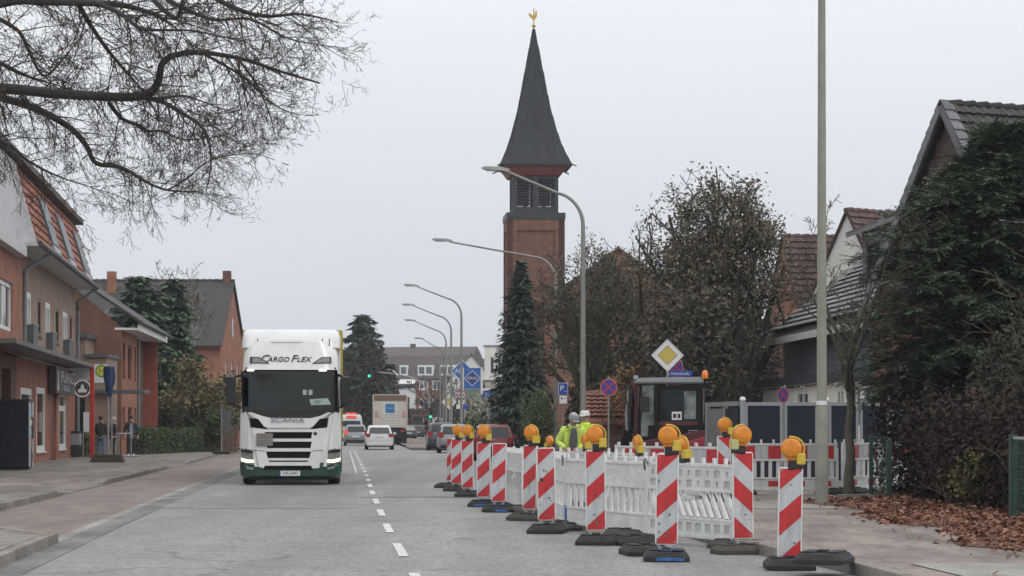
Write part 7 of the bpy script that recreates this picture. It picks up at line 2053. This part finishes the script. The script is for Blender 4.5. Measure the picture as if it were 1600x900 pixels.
# garbage truck seen from behind
s = 21.0; x, d = PX(609.5, s)
t = thing('garbage_truck', 'cream coloured box truck with red striped corners and a blue square on its rear', 'truck', (x, d, 0), R(3))
z1 = ZY(617, s); zd = ZY(626, s); z0 = ZY(668, s)
M_CREAM = mat('cream_panel', (0.50, 0.46, 0.41), .5, var=.08)
part('box_body', MB().box(-1.27, 1.27, 0, 7.5, z0, z1), M_CREAM, t)
part('roof_band', MB().box(-1.24, 1.24, -.04, -.003, zd, z1 - .03), mat('brown_band', (0.15, 0.095, 0.075), .6, var=.1), t)
part('frame', MB().box(-1.29, -1.2, -.06, .1, z0 - .05, z1 + .02).box(1.2, 1.29, -.06, .1, z0 - .05, z1 + .02).box(-1.199, 1.199, -.058, .1, z1 - .03, z1 + .04), M_CREAM, t)
part('blue_panel', MB().box(-.34, .34, -.035, -.003, ZY(645, s), ZY(631, s)), mat('panel_blue', (0.015, 0.16, 0.34), .5), t)
text('lettering', 'kommunal', .13, M_SWH, t, (0, -.04, ZY(637.5, s)), ext=.001)
part('shutter', MB().box(-.62, .62, -.02, -.004, z0 + .02, ZY(628, s)), mat('pale_shutter', (0.55, 0.54, 0.51), .5), t)
for k in range(5): part('shutter_slat', MB().box(-.62, .62, -.034, -.021, z0 + .12 + k * .2, z0 + .16 + k * .2), mat('slat_grey', (0.32, 0.31, 0.3), .5), t)
for sg in (-1, 1):
    wpl = part('warning_plate', MB().box(sg * 1.0 - .12, sg * 1.0 + .12, -.03, -.004, ZY(651.5, s), ZY(642.5, s)), M_BWH, t)
    for k in range(3):
        zb_ = ZY(651.5, s) + .02 + k * .15
        q = [(sg * 1.0 - sg * .115, zb_ - .0), (sg * 1.0 + sg * .115, zb_ - .0 + .02), (sg * 1.0 + sg * .115, zb_ + .085), (sg * 1.0 - sg * .115, zb_ + .065)]
        part('red_stripe', MB().prism(q, -.036, -.031), M_BRED, wpl)
    part('mirror', MB().box(sg * 1.45 - .08, sg * 1.45 + .08, 7.6, 7.8, 2.0, 2.7), M_TBLK, t)
    wheel(t, sg * 1.0, 1.8, .48, .5, sgn=sg); wheel(t, sg * 1.0, 5.8, .48, .3, sgn=sg)
    part('tail_light', MB().box(sg * .95 - .18, sg * .95 + .18, -.08, .0, .95, 1.1), M_TAIL, t)
part('chassis', MB().box(-.95, .95, .2, 7.0, .55, z0 - .003), BLACK, t); part('mudflap', MB().box(.3, 1.2, .9, .95, .12, z0 - .1).box(-1.2, -.3, .9, .95, .12, z0 - .1), BLACK, t)
part('cab', MB().box(-1.2, 1.2, 7.6, 9.4, .6, 2.9), M_CREAM, t, bevel=.1)
# ------------------------------------------------------------------ excavator
def excavator():
    s = 64; x, d = PX(1052, s)
    t = thing('excavator', 'dark red compact excavator with a grey roofed glass cab and amber beacon', 'excavator', (x, d, .05), R(-9))
    red = mat('machine_red', (0.24, 0.018, 0.03), .4, var=.12, scale=5); dk = mat('machine_dark', (0.012, 0.010, 0.012), .7, var=.15, spec=.2); rf = mat('cab_roof_grey', (0.14, 0.15, 0.16), .5, var=.06)
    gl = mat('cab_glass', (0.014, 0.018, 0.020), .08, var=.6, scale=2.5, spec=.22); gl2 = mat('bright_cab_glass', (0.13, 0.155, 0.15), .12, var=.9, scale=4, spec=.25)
    # tracks
    for sy in (-.75, .75):
        tr = MB(); 
        prof = [(-1.05 + .28 * math.cos(a), .3 + .28 * math.sin(a)) for a in [R(90 + 180 * k / 8) for k in range(9)]] + [(1.05 + .28 * math.cos(a), .3 + .28 * math.sin(a)) for a in [R(-90 + 180 * k / 8) for k in range(9)]]
        tr.prism(prof, sy - .19, sy + .19)
        o = part('track', tr, M_TYRE, t)
        for k in range(4): part('track_roller', MB().lathe([(.14, sy - .2), (.14, sy + .2)], (-.8 + k * .53, 0, .28), 12, 'y'), dk, o)
    part('undercarriage', MB().box(-.7, .7, -.55, .55, .3, .6), dk, t)
    part('blade', MB().prism([(-1.75, .08), (-1.6, .06), (-1.55, .45), (-1.72, .5)], -.95, .95), red, t)
    # upper body
    base = MB().prism([(-.95, .64), (1.0, .64), (1.12, .85), (1.12, 1.25), (.9, 1.32), (-.95, 1.0)], -.82, .82)
    dr_ = mat('machine_dark_red', (0.075, 0.012, 0.017), .5, var=.15)
    part('house', base, dr_, t, bevel=.03)
    part('counterweight', MB().prism([(.15, .75), (1.14, .72), (1.20, .95), (1.16, 1.22), (.75, 1.14), (.15, .95)], -.86, .86), red, t, bevel=.04)
    part('engine_cover', MB().box(-.55, .72, -.66, -.6, 1.02, 1.42).box(.78, .9, -.5, .5, 1.26, 1.40), dk, t)
    vn = MB()
    for k in range(4): vn.box(.42, .72, -.675, -.663, 1.12 + k * .055, 1.14 + k * .055)
    part('vent_slats', vn, M_GREYC, t)
    text('lettering', '3', .18, M_SWH, t, (.86, -.868, 1.0), ext=.002)
    part('warning_triangle', MB().prism([(.98, .87), (1.12, .87), (1.05, 1.15)], -.868, -.862), M_SWH, t)
    # cab: posts, windows, roof
    z0, z1 = 1.25, 2.42
    y0, y1 = -.62, .45; xa, xb = -.78, .72
    def post(p, q, w=.07): part('cab_post', MB().bar(p, q, w, w), dk, t)
    post((xa, y0, z0 - .2), (xa + .05, y0, z1)); post((-.36, y0, z0 - .25), (-.34, y0, z1), .09); post((xb, y0, z0 - .1), (xb - .02, y0, z1), .12)
    post((xa, y1, z0 - .2), (xa + .05, y1, z1)); post((xb, y1, z0 - .1), (xb - .02, y1, z1)); 
    part('lower_door', MB().box(xa, -.40, y0 - .02, y0 + .02, .95, z0 - .1), dk, t)
    part('cab_side', MB().box(-.31, xb, y0 - .02, y0 + .03, z0 + .0, z0 + .27), dr_, t)
    part('front_side_window', MB().box(xa + .05, -.41, y0 - .012, y0 + .012, z0 - .1, z1 - .03), gl2, t)
    rw = part('rear_side_window', MB().box(-.29, xb - .06, y0 - .012, y0 + .012, z0 + .27, z1 - .04), gl, t)
    part('window_rim', MB().box(-.29, xb - .06, y0 - .03, y0 - .013, z1 - .12, z1 - .04).box(-.29, -.22, y0 - .03, y0 - .013, z0 + .27, z1 - .121), dk, rw)
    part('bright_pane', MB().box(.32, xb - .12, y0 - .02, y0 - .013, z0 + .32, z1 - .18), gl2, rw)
    part('sticker', MB().box(.02, .26, y0 - .028, y0 - .021, z0 + .30, z0 + .50), M_SWH, rw); part('sticker_print', MB().box(.05, .13, y0 - .031, y0 - .0285, z0 + .35, z0 + .45).box(.16, .23, y0 - .031, y0 - .0285, z0 + .34, z0 + .45), M_SBK, rw)
    for a, b in ((-.16, -.08), (.08, .16)): part('reflection_strip', MB().box(a, b, y0 + .2, y0 + .21, z0 + .5, z1 - .1), mat('pale_reflection', (.14, .15, .14), .5), rw)  # pale strips standing for a reflection in the cab window, put in as colour
    part('windscreen', MB().box(xa - .02, xa + .01, y0 + .05, y1 - .05, z0, z1 - .05), gl2, t)
    part('back_window', MB().box(xb - .01, xb + .015, y0 + .07, y1 - .07, z0 + .25, z1 - .05), gl, t)
    part('far_side', MB().box(xa + .05, xb - .05, y1 - .01, y1 + .01, z0, z1 - .05), gl, t)
    part('seat', MB().box(.05, .2, -.3, .2, z0, z0 + .75).box(-.3, .2, -.3, .2, z0 - .1, z0 + .12), BLACK, t, bevel=.03)
    part('cab_roof', MB().loft([[(xa - .12, y0 - .06, z1), (xb + .06, y0 - .06, z1), (xb + .06, y1 + .06, z1), (xa - .12, y1 + .06, z1)], [(xa - .12, y0 - .08, z1 + .05), (xb + .08, y0 - .08, z1 + .05), (xb + .08, y1 + .08, z1 + .05), (xa - .12, y1 + .08, z1 + .05)], [(xa + .02, y0 + .02, z1 + .15), (xb, y0 + .02, z1 + .17), (xb, y1, z1 + .17), (xa + .02, y1, z1 + .15)]]), rf, t, bevel=.02)
    b = part('beacon_bracket', MB().box(xb + .0, xb + .22, y0 - .05, y0 + .1, z1 - .10, z1 + .02).tube([(xb + .1, y0, z1), (xb + .1, y0, z1 + .14)], .03, 8), dk, t)
    part('beacon_light', MB().lathe([(.075, 0), (.08, .05), (.075, .14), (.05, .19), (.01, .2)], (xb + .1, y0, z1 + .13), 14), mat('beacon_orange', (0.75, 0.20, 0.03), .2, coat=.5), t, smooth=True)
    # boom at the left with its cylinder and bucket
    part('boom', MB().prism([(-.9, .95), (-.98, 1.2), (-.95, 2.0), (-1.02, 2.5), (-.92, 2.6), (-.84, 2.3), (-.85, 1.4), (-.78, 1.0)], .02, .22), mat('dull_red', (0.11, 0.02, 0.025), .5, var=.2), t, bevel=.02)
    part('boom_cylinder', MB().tube([(-1.12, .12, 1.05), (-1.16, .12, 1.75)], .05, 8).tube([(-1.16, .12, 1.75), (-1.1, .12, 2.3)], .03, 8), M_RIM, t)
    part('boom_lamp', MB().box(-.98, -.86, -.02, .1, 2.54, 2.64), M_GREYC, t, bevel=.02)
    part('dipper', MB().prism([(-1.0, 2.58), (-.9, 2.5), (-1.0, 1.2), (-1.1, 1.25)], .24, .38), dk, t)
    part('bucket', MB().prism([(-1.15, 1.3), (-1.0, 1.15), (-.95, .75), (-1.15, .62), (-1.35, .8)], -.2, .45), dk, t)
    part('hose', MB().tube([(-.85, -.05, 1.0), (-1.08, -.1, 1.5), (-1.0, -.1, 2.0), (-1.12, -.05, 2.45)], .018, 6).tube([(-1.05, -.05, 2.4), (-1.22, -.1, 2.2), (-1.1, -.1, 1.9)], .016, 6), BLACK, t)
    mr = part('mirror', MB().box(-.74, -.52, y0 - .14, y0 - .1, 1.75, 2.12), BLACK, t, bevel=.04); part('mirror_arm', MB().bar((-.74, y0, 2.2), (-.64, y0 - .1, 2.05), .02, .02), BLACK, t)
excavator()
# ================================================================== people
SKIN = mat('skin', (0.42, 0.24, 0.18), .6, var=.08)
def skinned(name, V, E, Rr, m, parent, root=0, sub=1, smooth=True):
    """grow one continuous surface round a skeleton and bake it to a mesh"""
    me = bpy.data.meshes.new(name); me.from_pydata([tuple(v) for v in V], E, [])
    o = bpy.data.objects.new(name, me); C.objects.link(o)
    o.modifiers.new('skin', 'SKIN')
    sv = me.skin_vertices[0].data
    for i, r in enumerate(Rr):
        sv[i].radius = r if hasattr(r, '__len__') else (r, r); sv[i].use_root = (i == root)
    sd = o.modifiers.new('sub', 'SUBSURF'); sd.levels = sub; sd.render_levels = sub
    dg = bpy.context.evaluated_depsgraph_get()
    nm = bpy.data.meshes.new_from_object(o.evaluated_get(dg))
    bpy.data.objects.remove(o); bpy.data.meshes.remove(me)
    nm.materials.clear(); nm.materials.append(m)
    nm.polygons.foreach_set('use_smooth', [True] * len(nm.polygons))
    return link(name, nm, parent)
def person(label, loc, rotz, H=1.76, lean=0.0, headtilt=0.0, headturn=0.0, larm=((-.25, .02, -.28), (-.27, -.12, -.52)), rarm=((.25, .02, -.28), (.27, -.12, -.52)), lleg=(-.10, 0), rleg=(.10, 0), jacket=None, trousers=None, shoes=None, hat=None, hair=None, sleeves=True, longcoat=0.0, group=None, vest=None, stripes=None, wide=1.0):
    """standing figure facing local -y; arm offsets are elbow and wrist relative to the shoulder centre"""
    k = H / 1.76
    t = thing('person', label, 'person', loc, rotz, group)
    la = R(lean)
    def L_(p):   # lean the upper body about the hips
        x, y, z = p; dz = z - .92
        if dz <= 0: return Vector((x, y, z)) * k
        return Vector((x, y - dz * math.sin(la), .92 + dz * math.cos(la))) * k
    pel, sp1, sp2, neck, hd0 = (0, 0, .94), (0, .0, 1.12), (0, .01, 1.34), (0, .0, 1.50), (0, -.02, 1.58)
    sh = {-1: (-.17, .01, 1.42), 1: (.17, .01, 1.42)}
    arms = {-1: larm, 1: rarm}
    V, E, Rr = [], [], []
    def add(p, r, par=None):
        V.append(Vector(p)); Rr.append(r)
        if par is not None: E.append((par, len(V) - 1))
        return len(V) - 1
    iP = add(L_(pel), .12 * k); i1 = add(L_(sp1), .115 * k, iP); i2 = add(L_(sp2), .13 * k, i1); iN = add(L_(neck), .058 * k, i2)
    hd = Vector(L_(neck)) + Vector((0, -math.sin(R(lean * .6 + headtilt)), math.cos(R(lean * .6 + headtilt)))) * .065 * k
    iH = add(hd, .075 * k, iN); iH2 = add(hd + (hd - Vector(L_(neck))).normalized() * .09 * k, .085 * k, iH); iH3 = add(hd + (hd - Vector(L_(neck))).normalized() * .15 * k, .05 * k, iH2)
    J = {}
    for sg in (-1, 1):
        s_ = Vector(L_(sh[sg])); e_ = Vector(L_((arms[sg][0][0], arms[sg][0][1], 1.42 + arms[sg][0][2]))); w_ = Vector(L_((arms[sg][1][0], arms[sg][1][1], 1.42 + arms[sg][1][2])))
        a = add(s_, .058 * k, i2); b = add(e_, .043 * k, a); c = add(w_, .028 * k, b)
        fd = (w_ - e_).normalized(); sd = fd.cross(Vector((0, 1, 0))).normalized(); 
        pm = add(w_ + fd * .055 * k, (.038 * k, .02 * k), c)
        for j in range(4):
            o0 = w_ + fd * (.085) * k + sd * (j - 1.5) * .02 * k; ln = (.075, .085, .08, .06)[j] * k
            f1 = add(o0, .0095 * k, pm); bend = Vector((0, -.35, -.1))
            f2 = add(o0 + (fd + bend * .4).normalized() * ln * .5, .0085 * k, f1); add(V[f2] + (fd + bend).normalized() * ln * .5, .0075 * k, f2)
        th = add(w_ + fd * .045 * k - sd * .042 * k * sg, .011 * k, pm); add(V[th] + (fd - sd * .5 * sg).normalized() * .045 * k, .009 * k, th)
        lx, ly = (lleg if sg < 0 else rleg)
        hp = Vector((sg * .09, 0, .90)) * k; an = Vector((lx, ly, .085)) * k; kn = hp.lerp(an, .48) + Vector((0, -.03, 0))
        q = add(hp, .088 * k, iP); kk = add(kn, .060 * k, q); aa = add(an, .038 * k, kk); add(an + Vector((sg * .015, -.15 * k, -.045 * k)), .032 * k, aa)
        J[sg] = (s_, e_, w_, hp, kn, an)
    part_body = skinned('body', V, E, Rr, SKIN, t)
    # face: nose, eyes, mouth and ears
    up = (hd - Vector(L_(neck))).normalized(); fw = Vector((math.sin(R(headturn)), -math.cos(R(headturn)), -math.sin(R(headtilt + lean * .6)))).normalized(); rt = fw.cross(up).normalized()
    hc = hd + up * .085 * k
    part('nose', MB().loft([[tuple(hc + fw * .082 * k + rt * a * k + up * b * k) for a, b in ((-.016, -.03), (.016, -.03), (.01, .02), (-.01, .02))], [tuple(hc + fw * .108 * k + rt * a * k + up * b * k) for a, b in ((-.007, -.025), (.007, -.025), (.003, .01), (-.003, .01))]]), SKIN, t)
    for sg in (-1, 1):
        part('eye', MB().sphere(hc + fw * .083 * k + rt * .03 * sg * k + up * .012 * k, .009 * k, 8, 6), M_SBK, t)
        part('ear', MB().sphere(hc + rt * .084 * sg * k - up * .01 * k, .022 * k, 8, 6, (.5, .8, 1.3)), SKIN, t)
    part('mouth', MB().bar(hc + fw * .084 * k - rt * .022 * k - up * .045 * k, hc + fw * .084 * k + rt * .022 * k - up * .045 * k, .01, .008), mat('lips', (0.25, 0.09, 0.08), .6), t)
    def chain(name, pts, rad, m, par=t, sub=1):
        V_, E_, R_ = [], [], []
        for p, r, pr in zip(pts, rad, [None] + list(range(len(pts)))):
            V_.append(p); R_.append(r)
            if pr is not None: E_.append((pr, len(V_) - 1))
        return skinned(name, V_, E_, R_, m, par, sub=sub)
    # jacket: torso and sleeves in one garment
    if jacket:
        V, E, Rr = [], [], []
        hem = Vector(L_((0, 0, .86 - longcoat)))
        a0 = add(hem, (.185 * k * wide, .14 * k)); a1 = add(L_((0, 0, 1.05)), (.175 * k * wide, .135 * k), a0); a2 = add(L_((0, .01, 1.30)), (.185 * k * wide, .14 * k), a1); a3 = add(L_((0, .005, 1.44)), (.12 * k, .09 * k), a2); a4 = add(L_((0, -.005, 1.49)), .088 * k, a3); a5 = add(L_((0, -.012, 1.535)), .086 * k, a4)
        for sg in (-1, 1):
            s_, e_, w_ = J[sg][:3]
            b0 = add(s_ + Vector((sg * .02, 0, 0)), .082 * k, a2); b1 = add(s_.lerp(e_, .5), .074 * k, b0); b2 = add(e_, .066 * k, b1); b3 = add(e_.lerp(w_, .9), .052 * k, b2)
        jk = skinned('jacket', V, E, Rr, jacket, t)
        if stripes:
            for z in (1.0, 1.16):
                mb = MB(); n = 20
                for i in range(n):
                    a, b = 2 * math.pi * i / n, 2 * math.pi * (i + 1) / n
                    q = []
                    for (an, zz_) in ((a, z), (b, z), (b, z + .05), (a, z + .05)):
                        q.append(tuple(L_((.205 * wide * math.cos(an), .175 * math.sin(an), zz_))))
                    mb.poly(q)
                part('reflective_band', mb, stripes, jk)
        if vest:
            fr = MB().loft([[tuple(L_((x_, -.135, z_))) for x_, z_ in ((-.07, .78), (.07, .78), (.085, 1.2), (.05, 1.45), (-.05, 1.45), (-.085, 1.2))], [tuple(L_((x_ * .9, -.165, z_))) for x_, z_ in ((-.07, .78), (.07, .78), (.085, 1.2), (.05, 1.42), (-.05, 1.42), (-.085, 1.2))]])
            part('pullover', fr, vest, t, smooth=True)
    if trousers:
        V, E, Rr = [], [], []
        a0 = add(Vector((0, 0, .95)) * k, (.150 * k, .118 * k))
        for sg in (-1, 1):
            hp, kn, an = J[sg][3:]
            b0 = add(hp + Vector((0, 0, -.06)), .100 * k, a0); b1 = add(kn, .076 * k, b0); b2 = add(an + Vector((0, 0, .02)), .064 * k, b1)
        skinned('trousers', V, E, Rr, trousers, t)
    for sg in (-1, 1):
        an = J[sg][5]
        part('shoe', MB().loft([[(an.x + x_, an.y + y_, .012) for x_, y_ in ((-.045, .07), (.045, .07), (.05, -.08), (.035, -.19), (-.035, -.19), (-.05, -.08))], [(an.x + x_, an.y + y_, .07) for x_, y_ in ((-.042, .065), (.042, .065), (.045, -.08), (.03, -.17), (-.03, -.17), (-.045, -.08))], [(an.x + x_, an.y + y_, .11) for x_, y_ in ((-.035, .055), (.035, .055), (.035, -.03), (.025, -.05), (-.025, -.05), (-.035, -.03))]]), shoes or BLACK, t, smooth=True)
    top = hc + up * .03 * k
    if hair:
        o = part('hair', MB().sphere((0, 0, 0), .101 * k, 14, 10, (.95, 1.05, 1.0)), hair, t, smooth=True); o.location = hc + up * .035 * k - fw * .028 * k
    if hat:
        o = part('cap', MB().lathe([(.104 * k, -.02), (.106 * k, .02), (.096 * k, .05 * k), (.07 * k, .082 * k), (.01, .092 * k)], n=16), hat, t, smooth=True); o.location = top
        o.rotation_euler = (R(headtilt * .8 + lean * .5), 0, R(headturn))
        part('peak', MB().prism([(-.08, -.07), (.08, -.07), (.065, -.15), (0, -.175), (-.065, -.15)], -.015, .0, 'xy'), hat, o)
    return t
HV = mat('high_visibility_yellow', (0.55, 0.86, 0.06), .6, var=.12, scale=8); HV2 = mat('faded_high_visibility', (0.55, 0.70, 0.13), .6, var=.18, scale=8)
GREYW = mat('grey_workwear', (0.11, 0.115, 0.125), .8, var=.15, scale=8); REFL = mat('reflective_tape', (0.45, 0.5, 0.5), .4)
NAVY = mat('navy_cloth', (0.018, 0.022, 0.035), .8, var=.15); JEANS = mat('blue_jeans', (0.09, 0.15, 0.24), .85, var=.2, scale=9); DARKB = mat('dark_brown_jacket', (0.032, 0.027, 0.024), .8, var=.2)
LG = mat('light_grey_cap', (0.24, 0.25, 0.26), .8); WHC = mat('white_cap', (0.62, 0.62, 0.58), .7); GREYH = mat('grey_hair', (0.42, 0.40, 0.38), .8); BRH = mat('dark_hair', (0.03, 0.024, 0.02), .8); WHS = mat('white_shoe', (0.6, 0.6, 0.6), .6)
s = 79; x, d = PX(893, s)
w1 = person('stooping worker in an open yellow jacket over grey clothes, wearing a grey cap', (x, d, 0), R(8), H=1.76, lean=20, headtilt=22, headturn=14, larm=((-.30, -.02, -.26), (-.16, -.30, -.40)), rarm=((.26, -.05, -.28), (.05, -.30, -.42)), jacket=HV2, trousers=GREYW, hat=LG, hair=GREYH, vest=GREYW, stripes=None, wide=1.18)
s = 76; x, d = PX(915, s)
w2 = person('worker in a bright yellow jacket and a white cap', (x, d, 0), R(-16), H=1.78, lean=2, headtilt=10, headturn=-14, larm=((-.24, -.02, -.28), (-.16, -.22, -.42)), rarm=((.27, .02, -.28), (.25, -.10, -.50)), jacket=HV, trousers=GREYW, hat=WHC, hair=BRH, stripes=REFL, wide=1.22)
s = 79; x, d = PX(890, s)
t = thing('hand_tool', 'red handled tool held by the stooping worker', 'tool', (x - .02, d - .34, .92), R(8))
part('grip', MB().box(-.10, .10, -.05, .05, -.03, .05), mat('tool_red', (0.4, 0.03, 0.03), .5), t, bevel=.02); part('shaft', MB().tube([(0, 0, -.03), (.03, .05, -.85)], .02, 8), BLACK, t); part('body', MB().box(-.11, .11, -.06, .06, -.32, -.04), BLACK, t, bevel=.02)
s = 38.5; x, d = PX(158, s)
person('person in dark jacket and blue jeans, back turned, at the bus stop', (x, d, .12), R(170), H=1.72, jacket=DARKB, trousers=JEANS, hair=BRH, shoes=BLACK, larm=((-.23, 0, -.28), (-.18, -.16, -.46)), rarm=((.23, 0, -.28), (.18, -.16, -.46)))
s = 37.8; x, d = PX(177, s)
person('grey haired person in dark clothes half hidden behind the blue wrapped sign', (x, d, .12), R(-60), H=1.68, jacket=NAVY, trousers=NAVY, hair=GREYH, shoes=BLACK)
s = 36; x, d = PX(205, s)
person('walking man in navy jacket, pale shirt and white shoes', (x, d, .12), R(10), H=1.74, jacket=NAVY, trousers=mat('dark_trousers', (0.02, 0.02, 0.024), .8), hair=BRH, shoes=WHS, vest=mat('pale_blue_shirt', (0.22, 0.26, 0.33), .8), lleg=(-.12, -.10), rleg=(.11, .12), longcoat=.05, larm=((-.28, .02, -.27), (-.27, -.1, -.5)), rarm=((.28, .02, -.27), (.29, -.08, -.52)))
s = 17; x, d = PX(667, s)
cy = person('cyclist in dark clothes riding on the far pavement', (x, d, .55), R(175), H=1.72, jacket=NAVY, trousers=NAVY, hair=BRH, lleg=(-.10, -.12), rleg=(.10, .1))
t = thing('bicycle', 'dark bicycle under the far cyclist', 'bicycle', (x, d, .1), R(175))
for y in (-.5, .5):
    ty = MB()
    pts = [(0, y + .33 * math.cos(a), .34 + .33 * math.sin(a)) for a in [2 * math.pi * k / 20 for k in range(21)]]
    part('wheel', ty.tube(pts, .022, 6, False), M_TYRE, t)
part('frame', MB().tube([(0, -.5, .34), (0, -.35, .95), (0, -.38, 1.05)], .02, 6).tube([(0, -.36, .85), (0, .05, .35), (0, .5, .34), (0, .15, .85), (0, -.36, .8)], .02, 6), M_TBLK, t)
part('handlebar', MB().tube([(-.28, -.3, 1.05), (0, -.4, 1.05), (.28, -.3, 1.05)], .015, 6), M_TBLK, t); part('saddle', MB().box(-.08, .08, .08, .3, .88, .94), BLACK, t)
s = 14.5; x, d = PX(682, s)
person('far pedestrian in a pale top by the parked cars', (x, d, .1), R(20), H=1.7, jacket=mat('pale_top', (0.35, 0.30, 0.32), .8), trousers=NAVY, hair=BRH)
# glass shelter and kiosk beyond the junction
s = 13.5; x, d = PX(657, s)
t = thing('bus_shelter', 'reddish framed glass bus shelter beyond the junction', 'bus shelter', (x, d, .1), 0)
part('roof', MB().box(-1.0, 1.4, -.2, 1.6, 2.4, 2.55), mat('shelter_red', (0.20, 0.08, 0.08), .5), t)
for a in (-.95, .3, 1.35): part('post', MB().box(a - .05, a + .05, -.1, 0, 0, 2.4), mat('shelter_red', (0, 0, 0)), t)
part('pane', MB().box(-.9, .25, 1.4, 1.44, .3, 2.3).box(.35, 1.3, 1.4, 1.44, .3, 2.3), GLASSG, t); part('bench', MB().box(-.8, 1.2, .9, 1.3, .42, .5), M_WOOD, t)
part('crossbar', MB().box(-.95, 1.35, -.09, -.02, 1.1, 1.2), mat('shelter_red', (0, 0, 0)), t)
s = 12.8; x, d = PX(688, s)
t = thing('white_van', 'pale van parked beyond the bus shelter', 'van', (x, d, 0), R(30))
part('body', MB().loft([vs(.35, .98, .04), vs(.6, 1.0, 0), vs(1.6, .99, .03), vs(2.2, .9, .12), vs(2.4, .8, .3)]), mat('pale_van', (0.42, 0.44, 0.45), .35), t, smooth=True)
part('rear_window', MB().box(-.8, .8, -.02, .06, 1.3, 1.9), GLASS, t)
for sg in (-1, 1): wheel(t, sg * .85, .9, .34, .22, sgn=sg); wheel(t, sg * .85, 4.1, .34, .22, sgn=sg)
# island with kerb in front of the junction
isl = MB().prism([(-3.6, 0), (-2.2, -4), (-.9, -5), (-.2, -3), (-.2, 6), (-2.6, 6)], 0.0, .13, 'xy')
o = struct('traffic_island', isl, M_PAVE); o.location = (-2.35, 138, .004)
# ================================================================== misty air
hz = MB().box(-720, 720, -70, 1410, -1.0, 47)
me = hz.mesh('haze')
hm = bpy.data.materials.new('misty_air'); hm.use_nodes = True
ht = hm.node_tree
for n in list(ht.nodes):
    if n.type != 'OUTPUT_MATERIAL': ht.nodes.remove(n)
pv = ht.nodes.new('ShaderNodeVolumePrincipled')
pv.inputs['Color'].default_value = (0.88, 0.93, 1.0, 1)
pv.inputs['Density'].default_value = 0.0003
pv.inputs['Anisotropy'].default_value = 0.2
ht.links.new(pv.outputs[0], [n for n in ht.nodes if n.type == 'OUTPUT_MATERIAL'][0].inputs['Volume'])
me.materials.append(hm)
tag(link('haze', me), kind='stuff')
